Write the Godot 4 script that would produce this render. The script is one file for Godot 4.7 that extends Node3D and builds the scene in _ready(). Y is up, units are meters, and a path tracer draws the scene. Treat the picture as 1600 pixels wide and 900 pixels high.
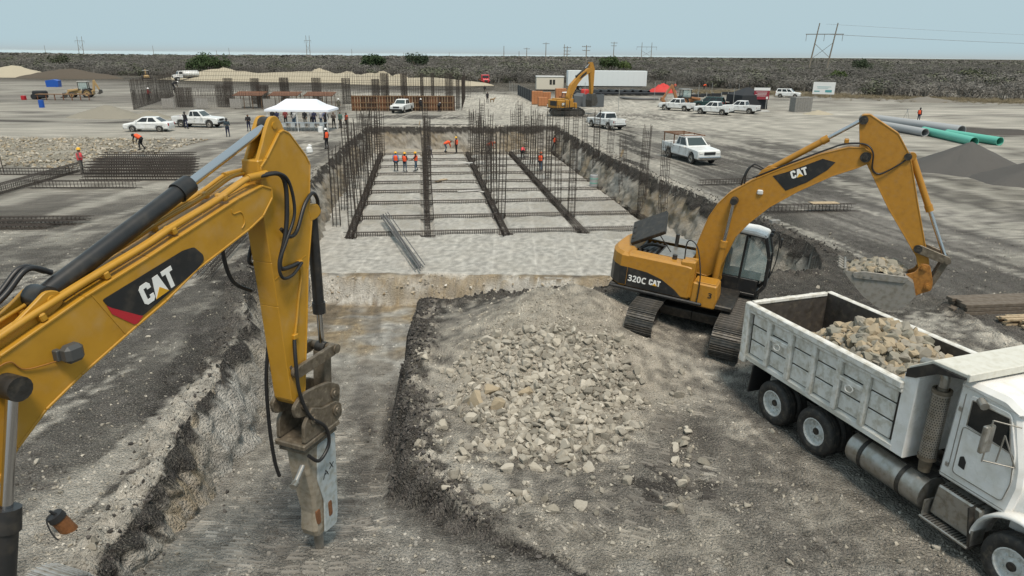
extends Node3D

# ---------------------------------------------------------------- mesh building
class MB:
	var st := SurfaceTool.new()
	var xf := Transform3D.IDENTITY
	var n := 0
	var tint := Color(1, 1, 1)
	var usetint := false
	func _init():
		st.begin(Mesh.PRIMITIVE_TRIANGLES)
	func grp(k):
		st.set_smooth_group(k)
	# a, b, c run counter-clockwise as seen from outside
	func tri(a: Vector3, b: Vector3, c: Vector3):
		if usetint: st.set_color(tint)
		st.add_vertex(xf * a)
		st.add_vertex(xf * c)
		st.add_vertex(xf * b)
		n += 1
	func quad(a: Vector3, b: Vector3, c: Vector3, d: Vector3):
		tri(a, b, c)
		tri(a, c, d)
	func box(ce: Vector3, s: Vector3, bev := 0.0, bas := Basis.IDENTITY):
		grp(-1)
		var h := s * 0.5
		var b: float = minf(bev, minf(h.x, minf(h.y, h.z)) * 0.9)
		if b <= 0.0:
			var p := []
			for k in 8:
				p.append(ce + bas * Vector3(h.x if k & 1 else -h.x, h.y if k & 2 else -h.y, h.z if k & 4 else -h.z))
			quad(p[0], p[2], p[3], p[1])
			quad(p[4], p[5], p[7], p[6])
			quad(p[0], p[1], p[5], p[4])
			quad(p[2], p[6], p[7], p[3])
			quad(p[0], p[4], p[6], p[2])
			quad(p[1], p[3], p[7], p[5])
			return
		var f := func(ax: int, k: int) -> Vector3:
			var q := Vector3(h.x - b, h.y - b, h.z - b)
			q[ax] = h[ax]
			return ce + bas * Vector3(q.x if k & 1 else -q.x, q.y if k & 2 else -q.y, q.z if k & 4 else -q.z)
		for ax in 3:
			for s2 in 2:
				var u := 1 << ((ax + 1) % 3)
				var w := 1 << ((ax + 2) % 3)
				var o := (1 << ax) * s2
				if s2 == 1:
					quad(f.call(ax, o), f.call(ax, o | u), f.call(ax, o | u | w), f.call(ax, o | w))
				else:
					quad(f.call(ax, o), f.call(ax, o | w), f.call(ax, o | u | w), f.call(ax, o | u))
		for ax in 3:
			var a1 := (ax + 1) % 3
			var a2 := (ax + 2) % 3
			for s1 in 2:
				for s2 in 2:
					var k0: int = (1 << a1) * s1 | (1 << a2) * s2
					var k1: int = k0 | (1 << ax)
					var A: Vector3 = f.call(a1, k0)
					var B: Vector3 = f.call(a1, k1)
					var C: Vector3 = f.call(a2, k1)
					var D: Vector3 = f.call(a2, k0)
					if s1 == s2: quad(A, D, C, B)
					else: quad(A, B, C, D)
		for k in 8:
			var A: Vector3 = f.call(0, k)
			var B: Vector3 = f.call(1, k)
			var C: Vector3 = f.call(2, k)
			var par := ((k & 1) + ((k >> 1) & 1) + ((k >> 2) & 1)) % 2
			if par == 1: tri(A, B, C)
			else: tri(A, C, B)
	func bar(a: Vector3, b: Vector3, w: float, hh: float, bev := 0.0, up := Vector3.UP):
		var d := (b - a)
		var L := d.length()
		if L < 1e-5: return
		d /= L
		var side := up.cross(d)
		if side.length() < 1e-3: side = Vector3(1, 0, 0) if absf(d.x) < 0.9 else Vector3(0, 0, 1)
		side = side.normalized()
		var u2 := d.cross(side).normalized()
		box((a + b) * 0.5, Vector3(w, hh, L), bev, Basis(side, u2, d))
	# thin open three-sided bar for rebar
	func rod(a: Vector3, b: Vector3, r: float):
		var d := (b - a).normalized()
		var s := d.cross(Vector3.UP if absf(d.y) < 0.9 else Vector3.RIGHT).normalized()
		var t := d.cross(s)
		grp(-1)
		var o := [s * r, (s * -0.5 + t * 0.87) * r, (s * -0.5 - t * 0.87) * r]
		for k in 3:
			quad(a + o[k], a + o[(k + 1) % 3], b + o[(k + 1) % 3], b + o[k])
	func cyl(a: Vector3, b: Vector3, r0: float, r1 := -1.0, seg := 14, caps := true):
		if r1 < 0: r1 = r0
		var d := (b - a).normalized()
		var s := d.cross(Vector3.UP if absf(d.y) < 0.9 else Vector3.RIGHT).normalized()
		var t := d.cross(s)
		var pa := []
		var pb := []
		for k in seg:
			var q := TAU * k / seg
			var o := s * cos(q) + t * sin(q)
			pa.append(a + o * r0)
			pb.append(b + o * r1)
		grp(1)
		for k in seg:
			var k2 := (k + 1) % seg
			quad(pa[k], pa[k2], pb[k2], pb[k])
		if caps:
			grp(-1)
			for k in range(1, seg - 1):
				tri(pa[0], pa[k + 1], pa[k])
				tri(pb[0], pb[k], pb[k + 1])
	func tube(pts: Array, r: float, seg := 8, caps := true):
		var N := pts.size()
		var rings := []
		var s := Vector3.ZERO
		for i in N:
			var d: Vector3 = (pts[mini(i + 1, N - 1)] - pts[maxi(i - 1, 0)]).normalized()
			if i == 0: s = d.cross(Vector3.UP if absf(d.y) < 0.9 else Vector3.RIGHT).normalized()
			else: s = (s - d * s.dot(d)).normalized()
			var t := d.cross(s)
			var ring := []
			for k in seg:
				var q := TAU * k / seg
				ring.append(pts[i] + (s * cos(q) + t * sin(q)) * r)
			rings.append(ring)
		grp(1)
		for i in N - 1:
			for k in seg:
				var k2 := (k + 1) % seg
				quad(rings[i][k], rings[i][k2], rings[i + 1][k2], rings[i + 1][k])
		if caps:
			grp(-1)
			for k in range(1, seg - 1):
				tri(rings[0][0], rings[0][k + 1], rings[0][k])
				tri(rings[N - 1][0], rings[N - 1][k], rings[N - 1][k + 1])
	# profile of (radius, along) turned about the local Z axis; along grows, outside is to the outside
	func lathe(prof: Array, seg := 20, ce := Vector3.ZERO, bas := Basis.IDENTITY, crease := true):
		for i in prof.size() - 1:
			grp(10 + i if crease else 9)
			var p: Vector2 = prof[i]
			var q: Vector2 = prof[i + 1]
			for k in seg:
				var a0 := TAU * k / seg
				var a1 := TAU * (k + 1) / seg
				var A := ce + bas * Vector3(p.x * cos(a0), p.x * sin(a0), p.y)
				var B := ce + bas * Vector3(p.x * cos(a1), p.x * sin(a1), p.y)
				var C := ce + bas * Vector3(q.x * cos(a1), q.x * sin(a1), q.y)
				var D := ce + bas * Vector3(q.x * cos(a0), q.x * sin(a0), q.y)
				if p.x < 1e-5: tri(A, C, D)
				elif q.x < 1e-5: tri(A, B, C)
				else: quad(A, B, C, D)
	# polygon (x, y) counter-clockwise, extruded from z0 to z1 with chamfered edges
	func ext(poly: Array, z0: float, z1: float, bev := 0.0, smooth := false):
		var N := poly.size()
		var area := 0.0
		for i in N:
			var p: Vector2 = poly[i]
			var q: Vector2 = poly[(i + 1) % N]
			area += p.x * q.y - q.x * p.y
		if area < 0:
			poly = poly.duplicate()
			poly.reverse()
		var inn := []
		for i in N:
			var p: Vector2 = poly[(i + N - 1) % N]
			var c: Vector2 = poly[i]
			var q: Vector2 = poly[(i + 1) % N]
			var e0 := (c - p).normalized()
			var e1 := (q - c).normalized()
			var n0 := Vector2(-e0.y, e0.x)
			var n1 := Vector2(-e1.y, e1.x)
			var m := n0 + n1
			var l2 := m.length_squared()
			m = m * (2.0 / l2) if l2 > 0.4 else m.normalized()
			inn.append(c + m * bev)
		var cap: Array = inn if bev > 0 else poly
		var idx := Geometry2D.triangulate_polygon(PackedVector2Array(poly))
		grp(-1)
		for k in range(0, idx.size(), 3):
			var a: Vector2 = cap[idx[k]]
			var b: Vector2 = cap[idx[k + 1]]
			var c: Vector2 = cap[idx[k + 2]]
			if (b - a).cross(c - a) < 0:
				var t := b
				b = c
				c = t
			tri(Vector3(a.x, a.y, z1), Vector3(b.x, b.y, z1), Vector3(c.x, c.y, z1))
			tri(Vector3(a.x, a.y, z0), Vector3(c.x, c.y, z0), Vector3(b.x, b.y, z0))
		for i in N:
			var j := (i + 1) % N
			var a: Vector2 = poly[i]
			var b: Vector2 = poly[j]
			grp(2 if smooth else -1)
			quad(Vector3(a.x, a.y, z0 + bev), Vector3(b.x, b.y, z0 + bev), Vector3(b.x, b.y, z1 - bev), Vector3(a.x, a.y, z1 - bev))
			if bev > 0:
				var ai: Vector2 = inn[i]
				var bi: Vector2 = inn[j]
				grp(3 if smooth else -1)
				quad(Vector3(a.x, a.y, z1 - bev), Vector3(b.x, b.y, z1 - bev), Vector3(bi.x, bi.y, z1), Vector3(ai.x, ai.y, z1))
				quad(Vector3(ai.x, ai.y, z0), Vector3(bi.x, bi.y, z0), Vector3(b.x, b.y, z0 + bev), Vector3(a.x, a.y, z0 + bev))
	# rings of points joined one after another (closed rings), optional end caps
	func loft(rings: Array, caps := true, g := 4):
		for i in rings.size() - 1:
			var A: Array = rings[i]
			var B: Array = rings[i + 1]
			var N := A.size()
			for k in N:
				grp(g)
				quad(A[k], A[(k + 1) % N], B[(k + 1) % N], B[k])
		if caps:
			grp(-1)
			var A: Array = rings[0]
			var B: Array = rings[rings.size() - 1]
			for k in range(1, A.size() - 1):
				tri(A[0], A[k + 1], A[k])
				tri(B[0], B[k], B[k + 1])
	func mesh() -> ArrayMesh:
		st.generate_normals()
		st.index()
		return st.commit()

func mb() -> MB:
	return MB.new()

func V(x, y, z) -> Vector3:
	return Vector3(x, y, z)

func P2(a: Array) -> Array:
	var o := []
	for i in range(0, a.size(), 2): o.append(Vector2(a[i], a[i + 1]))
	return o

# polygon with rounded corners
func rnd(poly: Array, r: float, seg := 3) -> Array:
	var o := []
	var N := poly.size()
	for i in N:
		var p: Vector2 = poly[(i + N - 1) % N]
		var c: Vector2 = poly[i]
		var q: Vector2 = poly[(i + 1) % N]
		var rr: float = minf(r, minf((p - c).length(), (q - c).length()) * 0.45)
		var a := c + (p - c).normalized() * rr
		var b := c + (q - c).normalized() * rr
		for k in seg + 1:
			var t := float(k) / seg
			o.append(a.lerp(c, t).lerp(c.lerp(b, t), t))
	return o

func smooth_path(pts: Array, sub := 6) -> Array:
	var o := []
	var N := pts.size()
	for i in N - 1:
		var p0: Vector3 = pts[maxi(i - 1, 0)]
		var p1: Vector3 = pts[i]
		var p2: Vector3 = pts[i + 1]
		var p3: Vector3 = pts[mini(i + 2, N - 1)]
		for k in sub:
			o.append(p1.cubic_interpolate(p2, p0, p3, float(k) / sub))
	o.append(pts[N - 1])
	return o

# ---------------------------------------------------------------- nodes
var used := {}
func numbered(called: String) -> String:
	used[called] = used.get(called, 0) + 1
	return called if used[called] == 1 else "%s_%03d" % [called, used[called] - 1]

func tag(o: Node3D, label: String, category: String, group := "", kind := ""):
	if label: o.set_meta("label", label)
	if category: o.set_meta("category", category)
	if group: o.set_meta("group", group)
	if kind: o.set_meta("kind", kind)

func thing(called: String, label: String, category: String, at := Vector3.ZERO, turn := 0.0, group := "") -> Node3D:
	var o := Node3D.new()
	o.name = numbered(called)
	add_child(o)
	o.position = at
	o.rotation.y = turn
	tag(o, label, category, group)
	return o

func part(called: String, shape, material: Material, parent: Node3D) -> MeshInstance3D:
	var o := MeshInstance3D.new()
	o.name = called
	o.mesh = shape.mesh() if shape is MB else shape
	o.material_override = material
	parent.add_child(o, true)
	return o

func solo(called: String, shape, material: Material, label: String, category: String, at := Vector3.ZERO, turn := 0.0, group := "", kind := "") -> MeshInstance3D:
	var o := MeshInstance3D.new()
	o.name = numbered(called)
	o.mesh = shape.mesh() if shape is MB else shape
	o.material_override = material
	add_child(o)
	o.position = at
	o.rotation.y = turn
	tag(o, label, category, group, kind)
	return o

func struct(called: String, shape, material: Material) -> MeshInstance3D:
	return solo(called, shape, material, "", "", Vector3.ZERO, 0.0, "", "structure")

func copy(root: Node3D, at: Vector3, turn: float, label := "", group := "") -> Node3D:
	var r: Node3D = root.duplicate()
	r.name = numbered(String(root.name).rstrip("0123456789").rstrip("_"))
	add_child(r)
	r.position = at
	r.rotation.y = turn
	if label: r.set_meta("label", label)
	if group: r.set_meta("group", group)
	return r

func scatter(called: String, shape: Mesh, material: Material, xs: Array, cols: Array, parent: Node3D = null, label := "", category := "") -> MultiMeshInstance3D:
	var m := MultiMesh.new()
	m.transform_format = MultiMesh.TRANSFORM_3D
	m.use_colors = not cols.is_empty()
	m.mesh = shape
	m.instance_count = xs.size()
	for i in xs.size():
		m.set_instance_transform(i, xs[i])
		if m.use_colors: m.set_instance_color(i, cols[i])
	var o := MultiMeshInstance3D.new()
	o.multimesh = m
	o.material_override = material
	o.set_meta("kind", "stuff")
	if parent:
		o.name = called
		parent.add_child(o, true)
	else:
		o.name = numbered(called)
		add_child(o)
		tag(o, label, category)
	return o

# ---------------------------------------------------------------- materials
var tex := {}
func noise_tex(key: String, freq: float, oct: int, lo: Color, hi: Color, seed_ := 1, size := 512, normal := 0.0, cell := false) -> NoiseTexture2D:
	if tex.has(key): return tex[key]
	var nz := FastNoiseLite.new()
	nz.seed = seed_
	nz.noise_type = FastNoiseLite.TYPE_CELLULAR if cell else FastNoiseLite.TYPE_SIMPLEX_SMOOTH
	nz.frequency = freq
	nz.fractal_octaves = oct
	nz.fractal_gain = 0.6
	var t := NoiseTexture2D.new()
	t.width = size
	t.height = size
	t.seamless = true
	t.noise = nz
	if normal > 0:
		t.as_normal_map = true
		t.bump_strength = normal
	else:
		var g := Gradient.new()
		g.set_color(0, lo)
		g.set_color(1, hi)
		t.color_ramp = g
	tex[key] = t
	return t

func spots_tex(key: String, freq: float, oct: int, stops: Array, cols: Array, seed_: int, size := 512) -> NoiseTexture2D:
	if tex.has(key): return tex[key]
	var t := noise_tex(key, freq, oct, Color.BLACK, Color.WHITE, seed_, size)
	var g := Gradient.new()
	g.offsets = PackedFloat32Array(stops)
	g.colors = PackedColorArray(cols)
	t.color_ramp = g
	return t

func C(r: float, g: float, b: float) -> Color:   # a linear base colour
	return Color(r, g, b).linear_to_srgb()

var mats := {}
func mat(key: String, col := Color.WHITE, rough := 0.7, metal := 0.0, spec := 0.5) -> StandardMaterial3D:
	if mats.has(key): return mats[key]
	var m := StandardMaterial3D.new()
	m.resource_name = key
	m.albedo_color = col
	m.roughness = rough
	m.metallic = metal
	m.metallic_specular = spec
	mats[key] = m
	return m

func tri_map(m: StandardMaterial3D, t: Texture2D, scale: float, world := false):
	m.albedo_texture = t
	m.uv1_triplanar = true
	m.uv1_world_triplanar = world
	m.uv1_scale = Vector3.ONE * scale

func dusty(key: String, col: Color, rough: float, metal: float, stain: Color, amount: float, scale := 0.6) -> StandardMaterial3D:
	# paint with dust and grime as broken patches over it
	if mats.has(key): return mats[key]
	var m := mat(key, col, rough, metal)
	var lv: float = 0.4 if amount < 0.5 else 0.85
	var sd := 3 + (key.length() % 2)
	var t := spots_tex("grime_%d_%d" % [int(lv * 10), sd], 0.012, 5, [0.0, 0.45, 0.7, 1.0], [Color(1, 1, 1), Color(0.97, 0.97, 0.97), Color.WHITE.lerp(Color(0.86, 0.85, 0.82), lv), Color.WHITE.lerp(Color(0.72, 0.7, 0.66), lv)], sd, 384)
	tri_map(m, t, scale)
	m.detail_enabled = true
	m.detail_blend_mode = BaseMaterial3D.BLEND_MODE_MIX
	m.detail_uv_layer = BaseMaterial3D.DETAIL_UV_2
	m.uv2_triplanar = true
	m.uv2_scale = Vector3.ONE * scale * 0.45
	# three kinds of dirt: pale dust, brown earth, rust
	var lin := stain.srgb_to_linear()
	var kind := 0 if lin.r > 0.27 else (1 if lin.r > 0.17 else 2)
	var dirt: Color = [C(0.42, 0.36, 0.27), C(0.23, 0.19, 0.14), C(0.1, 0.055, 0.03)][kind]
	var a0 := dirt
	a0.a = 0.0
	var a1 := dirt
	a1.a = 0.6 * lv
	var a2 := dirt
	a2.a = 0.2 * lv
	m.detail_albedo = spots_tex("dust_%d_%d" % [kind, int(lv * 10)], 0.03, 6, [0.0, 0.48, 0.72, 1.0], [a0, a0, a2, a1], 11 + kind, 384)
	m.roughness_texture = noise_tex("rough_a", 0.02, 5, Color(0.75, 0.75, 0.75), Color(1, 1, 1), 8, 256)
	return m

# ---------------------------------------------------------------- the lie of the land
var nA := FastNoiseLite.new()
var nB := FastNoiseLite.new()
var nC := FastNoiseLite.new()
const LEFT := [[-79.0, -16.4], [-65.0, -15.4], [-48.2, -13.6], [-40.0, -12.4], [-30.0, -10.6], [-23.2, -9.5], [-19.5, -8.06], [-13.9, -7.2], [-11.4, -6.8], [-9.7, -6.5], [-3.0, -5.8]]
const RIGHT := [[-81.0, 5.0], [-62.0, 7.1], [-48.1, 8.95], [-41.1, 10.8], [-35.8, 11.9], [-30.4, 12.9], [-26.8, 13.6], [-24.0, 13.9], [-3.0, 14.4]]
const ISLE := [[-21.6, -3.05], [-20.4, -3.05], [-16.0, -2.85], [-12.6, -2.15], [-10.8, -0.8], [-9.4, 1.4], [-8.0, 4.5], [-3.0, 6.0]]
const PIT_O := Vector2(-0.42, -40.4)
const PIT_U := Vector2(0.9914, -0.1305)
const PIT_V := Vector2(-0.1305, -0.9914)
const LONGS := [-9.3, -4.7, 0.0, 4.75, 9.6]
const CROSS := [0.0, 4.3, 9.0, 13.2, 17.2, 21.4, 25.6, 30.0, 34.4]

func along(tab: Array, z: float) -> float:
	var n := tab.size()
	if z <= tab[0][0]: return tab[0][1]
	for i in range(1, n):
		if z <= tab[i][0]:
			var t: float = (z - tab[i - 1][0]) / (tab[i][0] - tab[i - 1][0])
			return lerpf(tab[i - 1][1], tab[i][1], t)
	return tab[n - 1][1]

func pit(u: float, v: float, y := 0.0) -> Vector3:
	var p := PIT_O + PIT_U * u + PIT_V * v
	return Vector3(p.x, y, p.y)

func grade(x: float, z: float) -> float:
	# the lower stretch where the dump truck stands
	var t := smoothstep(-17.6, -15.2, z) * smoothstep(15.5, 11.5, x) * smoothstep(-5.2, -3.6, x)
	var h := -0.5 * t
	if z > -60.0 and x < 40.0 and x > -40.0:
		h += nA.get_noise_2d(x * 3.0, z * 3.0) * 0.06
	return h

# the sheet's height, and the region it belongs to: 0 grade, 1 pit floor, 2 ramp, 3 island, 4 side of a cut
var region := 0
var cut := 0.0      # how far down the side of a cut
var run := 0.0      # how far along that side
func wander(s: float) -> float:
	return nB.get_noise_2d(s * 12.0, 3.0) * 0.24

func land(x: float, z: float) -> float:
	region = 0
	cut = 0.0
	var g := grade(x, z)
	if z < -83.0 or x < -20.0 or x > 17.0:
		if z < -100.0 and absf(x) > 5.0: g += nA.get_noise_2d(x * 0.15, z * 0.15) * 0.5 * smoothstep(-100.0, -140.0, z)
		return g
	var back := -79.3 - (x + 5.0) * 0.09
	var dl: float = minf(x - along(LEFT, z), along(RIGHT, z) - x)
	run = z if dl < z - back else x + 300.0
	if z > -33.0 and z < -29.0 and dl > 1.5: run = x + 500.0
	var d0 := minf(dl, z - back)
	var rag := wander(run)
	var d: float = d0 + rag
	if d < -0.6: 
		return g
	var fl: float
	if z < -31.9:
		fl = -2.4
		region = 1
		var q := Vector2(x, z) - PIT_O
		var u := q.dot(PIT_U)
		var v := q.dot(PIT_V)
		if v > -0.8:
			# beds for the beams: shallow trenches between low heaps
			var du := 9.0
			for k in LONGS: du = minf(du, absf(u - k))
			var dv := 9.0
			for k in CROSS: dv = minf(dv, absf(v - k))
			if u > -9.9 and u < 10.2:
				fl -= 0.30 * smoothstep(0.5, 0.25, du)
				if v < 35.0: fl -= 0.1 * smoothstep(0.4, 0.2, dv)
				fl += 0.05 * smoothstep(0.5, 1.6, minf(du, dv * 1.3))
		fl += nB.get_noise_2d(x * 9.0, z * 9.0) * 0.08
	else:
		var ramp: float = -0.5 - 0.75 * smoothstep(-9.2, -13.0, z) - 2.4 * clampf((-11.5 - z) / 18.5, 0.0, 1.0)
		region = 2
		var face := smoothstep(-30.7, -31.7, z + nB.get_noise_2d(x * 10.0, z * 30.0) * 0.35 + nB.get_noise_2d(x * 40.0, z * 80.0) * 0.15 - 0.25 * sin(x * 0.7))
		fl = lerpf(ramp, -2.4, face)
		if face > 0.04 and face < 0.97:
			region = 4
			cut = 1.0 + (1.0 - face) * 1.3
		fl += nB.get_noise_2d(x * 10.0, z * 10.0) * 0.07
		# the block left standing between ramp and pit
		var far := -21.2 - 0.28 * maxf(x + 3.0, 0.0)
		if x > 12.0: far -= (x - 12.0) * 3.0
		var di: float = minf(x - along(ISLE, z), z - far) + nB.get_noise_2d(x * 14.0, z * 14.0) * 0.2 + nB.get_noise_2d(x * 50.0, z * 50.0 + 70.0) * 0.09
		if z > -9.8: di += (z + 9.8) * 0.8
		if di > -1.2:
			var top := g
			top += 1.1 * exp(-((x - 1.75) * (x - 1.75) / 5.5 + (z + 19.4) * (z + 19.4) / 2.9)) * (1.0 + nB.get_noise_2d(x * 20, z * 20) * 0.15)
			top += 0.62 * exp(-((x - 1.1) * (x - 1.1) / 4.5 + (z + 16.6) * (z + 16.6) / 4.5))
			top += nB.get_noise_2d(x * 12.0, z * 12.0) * 0.06 + nB.get_noise_2d(x * 40.0, z * 40.0) * 0.025
			top += 0.09 * smoothstep(0.7, 0.15, absf(di - 0.3)) * (1.0 + nB.get_noise_2d(x * 60.0, z * 60.0) * 2.0) * smoothstep(-9.5, -12.0, z)
			var t := smoothstep(-0.55, 0.15, di)
			if top > fl:
				if t > 0.95: region = 3
				elif t > 0.02:
					region = 4
					cut = (1.0 - t) * (top - fl)
				fl = lerpf(fl, top, t)
	var t2 := smoothstep(clampf((g - fl) * 0.34, 0.22, 0.8), -0.1, d)
	if t2 <= 0.0: return fl
	if g > fl + 0.12:
		cut = (1.0 - t2) * (g - fl)
		region = 4 if t2 < 0.96 else 0
	# clods along the brink
	var lip := 0.1 * smoothstep(0.9, 0.0, absf(d + 0.35)) * (0.6 + 2.0 * nB.get_noise_2d(x * 45.0, z * 45.0))
	return lerpf(fl, g, t2) + maxf(lip, -0.04) * t2

const CREAM := Vector3(0.70, 0.665, 0.59)
const PALE := Vector3(0.53, 0.505, 0.45)
const GREY := Vector3(0.29, 0.275, 0.252)
const DARK := Vector3(0.115, 0.107, 0.1)
const SOIL := Vector3(0.055, 0.051, 0.048)
const TAN := Vector3(0.50, 0.40, 0.265)
const WHITE := Vector3(0.80, 0.78, 0.725)
const SCRUB := Vector3(0.10, 0.09, 0.075)
# soils of the site: centre x, z, radii, turn, colour, strength
var BLOBS := [
	[-44.0, -80.7, 30.0, 1.5, 0.0, DARK, 0.9], [-41.0, -69.5, 22.0, 5.5, 0.0, CREAM, 0.85], [-3.3, -85.0, 34.0, 3.6, 0.0, CREAM, 1.0], [40.0, -85.0, 34.0, 7.5, 0.0, CREAM, 1.0],
	[44.0, -66.4, 9.0, 9.0, 0.0, CREAM, 0.8], [-38.0, -57.5, 8.5, 8.4, 0.0, Vector3(0.44, 0.41, 0.33), 0.95], [-24.0, -58.0, 9.0, 8.0, 0.2, Vector3(0.27, 0.252, 0.228), 0.85], [-29.0, -83.0, 6.0, 4.0, 0.0, GREY, 0.7],
	[-19.0, -38.0, 9.0, 8.0, 0.0, Vector3(0.40, 0.375, 0.33), 0.85], [-25.0, -35.0, 5.0, 3.0, 0.0, DARK, 0.6], [-20.0, -16.0, 18.0, 14.0, 0.0, Vector3(0.145, 0.137, 0.126), 0.97], [-11.5, -33.0, 3.0, 8.0, 0.1, DARK, 0.7],
	[23.0, -62.0, 3.0, 12.0, -0.3, DARK, 0.7], [21.0, -43.0, 3.5, 9.0, -0.25, DARK, 0.8], [20.0, -33.0, 7.0, 7.0, -0.2, Vector3(0.34, 0.322, 0.298), 0.9], [15.5, -23.0, 8.0, 6.5, 0.0, Vector3(0.18, 0.17, 0.158), 0.95],
	[32.0, -72.0, 8.0, 8.0, 0.0, CREAM, 0.85], [28.5, -43.0, 5.0, 6.0, -0.4, Vector3(0.36, 0.34, 0.295), 0.8], [13.6, -33.7, 2.0, 3.5, -0.2, PALE, 0.85], [25.0, -32.0, 3.0, 1.6, -0.3, PALE, 0.7],
	[12.6, -44.0, 2.0, 7.0, -0.15, GREY, 0.6], [9.6, -55.0, 1.1, 26.0, -0.13, SOIL, 0.9], [13.4, -36.0, 1.3, 9.0, -0.19, SOIL, 0.85], [-15.8, -56.0, 1.2, 12.0, 0.13, SOIL, 0.55], [-11.2, -30.0, 0.9, 9.0, 0.16, SOIL, 0.6], [-9.0, -19.0, 0.8, 8.0, 0.2, SOIL, 0.75], [-7.4, -11.5, 0.5, 4.5, 0.12, SOIL, 0.6],
	[-11.7, -91.0, 9.0, 2.6, 0.0, DARK, 0.9], [19.0, -94.0, 14.0, 4.5, 0.0, Vector3(0.16, 0.15, 0.14), 0.9], [-1.4, -125.0, 8.0, 46.0, 0.05, CREAM, 0.9], [19.0, -114.0, 9.0, 14.0, 0.0, CREAM, 0.85], [52.0, -78.0, 9.0, 5.5, 0.0, DARK, 0.9],
	[58.0, -94.0, 40.0, 4.0, 0.05, CREAM, 0.8], [-17.2, -52.0, 1.6, 9.0, 0.12, CREAM, 0.8], [-12.0, -43.0, 1.2, 5.0, 0.1, PALE, 0.6], [4.0, -79.0, 1.5, 3.0, 0.0, SOIL, 0.4], [-6.0, -81.0, 13.0, 0.9, -0.09, SOIL, 0.8], [30.0, -55.0, 3.0, 14.0, -0.4, PALE, 0.6], [-60.0, -100.0, 30.0, 4.0, 0.1, CREAM, 0.5], [-80.0, -120.0, 40.0, 12.0, 0.0, GREY, 0.8], [-60.0, -160.0, 60.0, 12.0, 0.0, GREY, 0.7], [-35.0, -140.0, 30.0, 10.0, 0.0, CREAM, 0.7], [70.0, -108.0, 26.0, 6.0, 0.15, GREY, 0.7], [85.0, -112.0, 60.0, 5.0, 0.22, CREAM, 0.9], [45.0, -118.0, 16.0, 6.0, 0.0, PALE, 0.7]]

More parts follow.
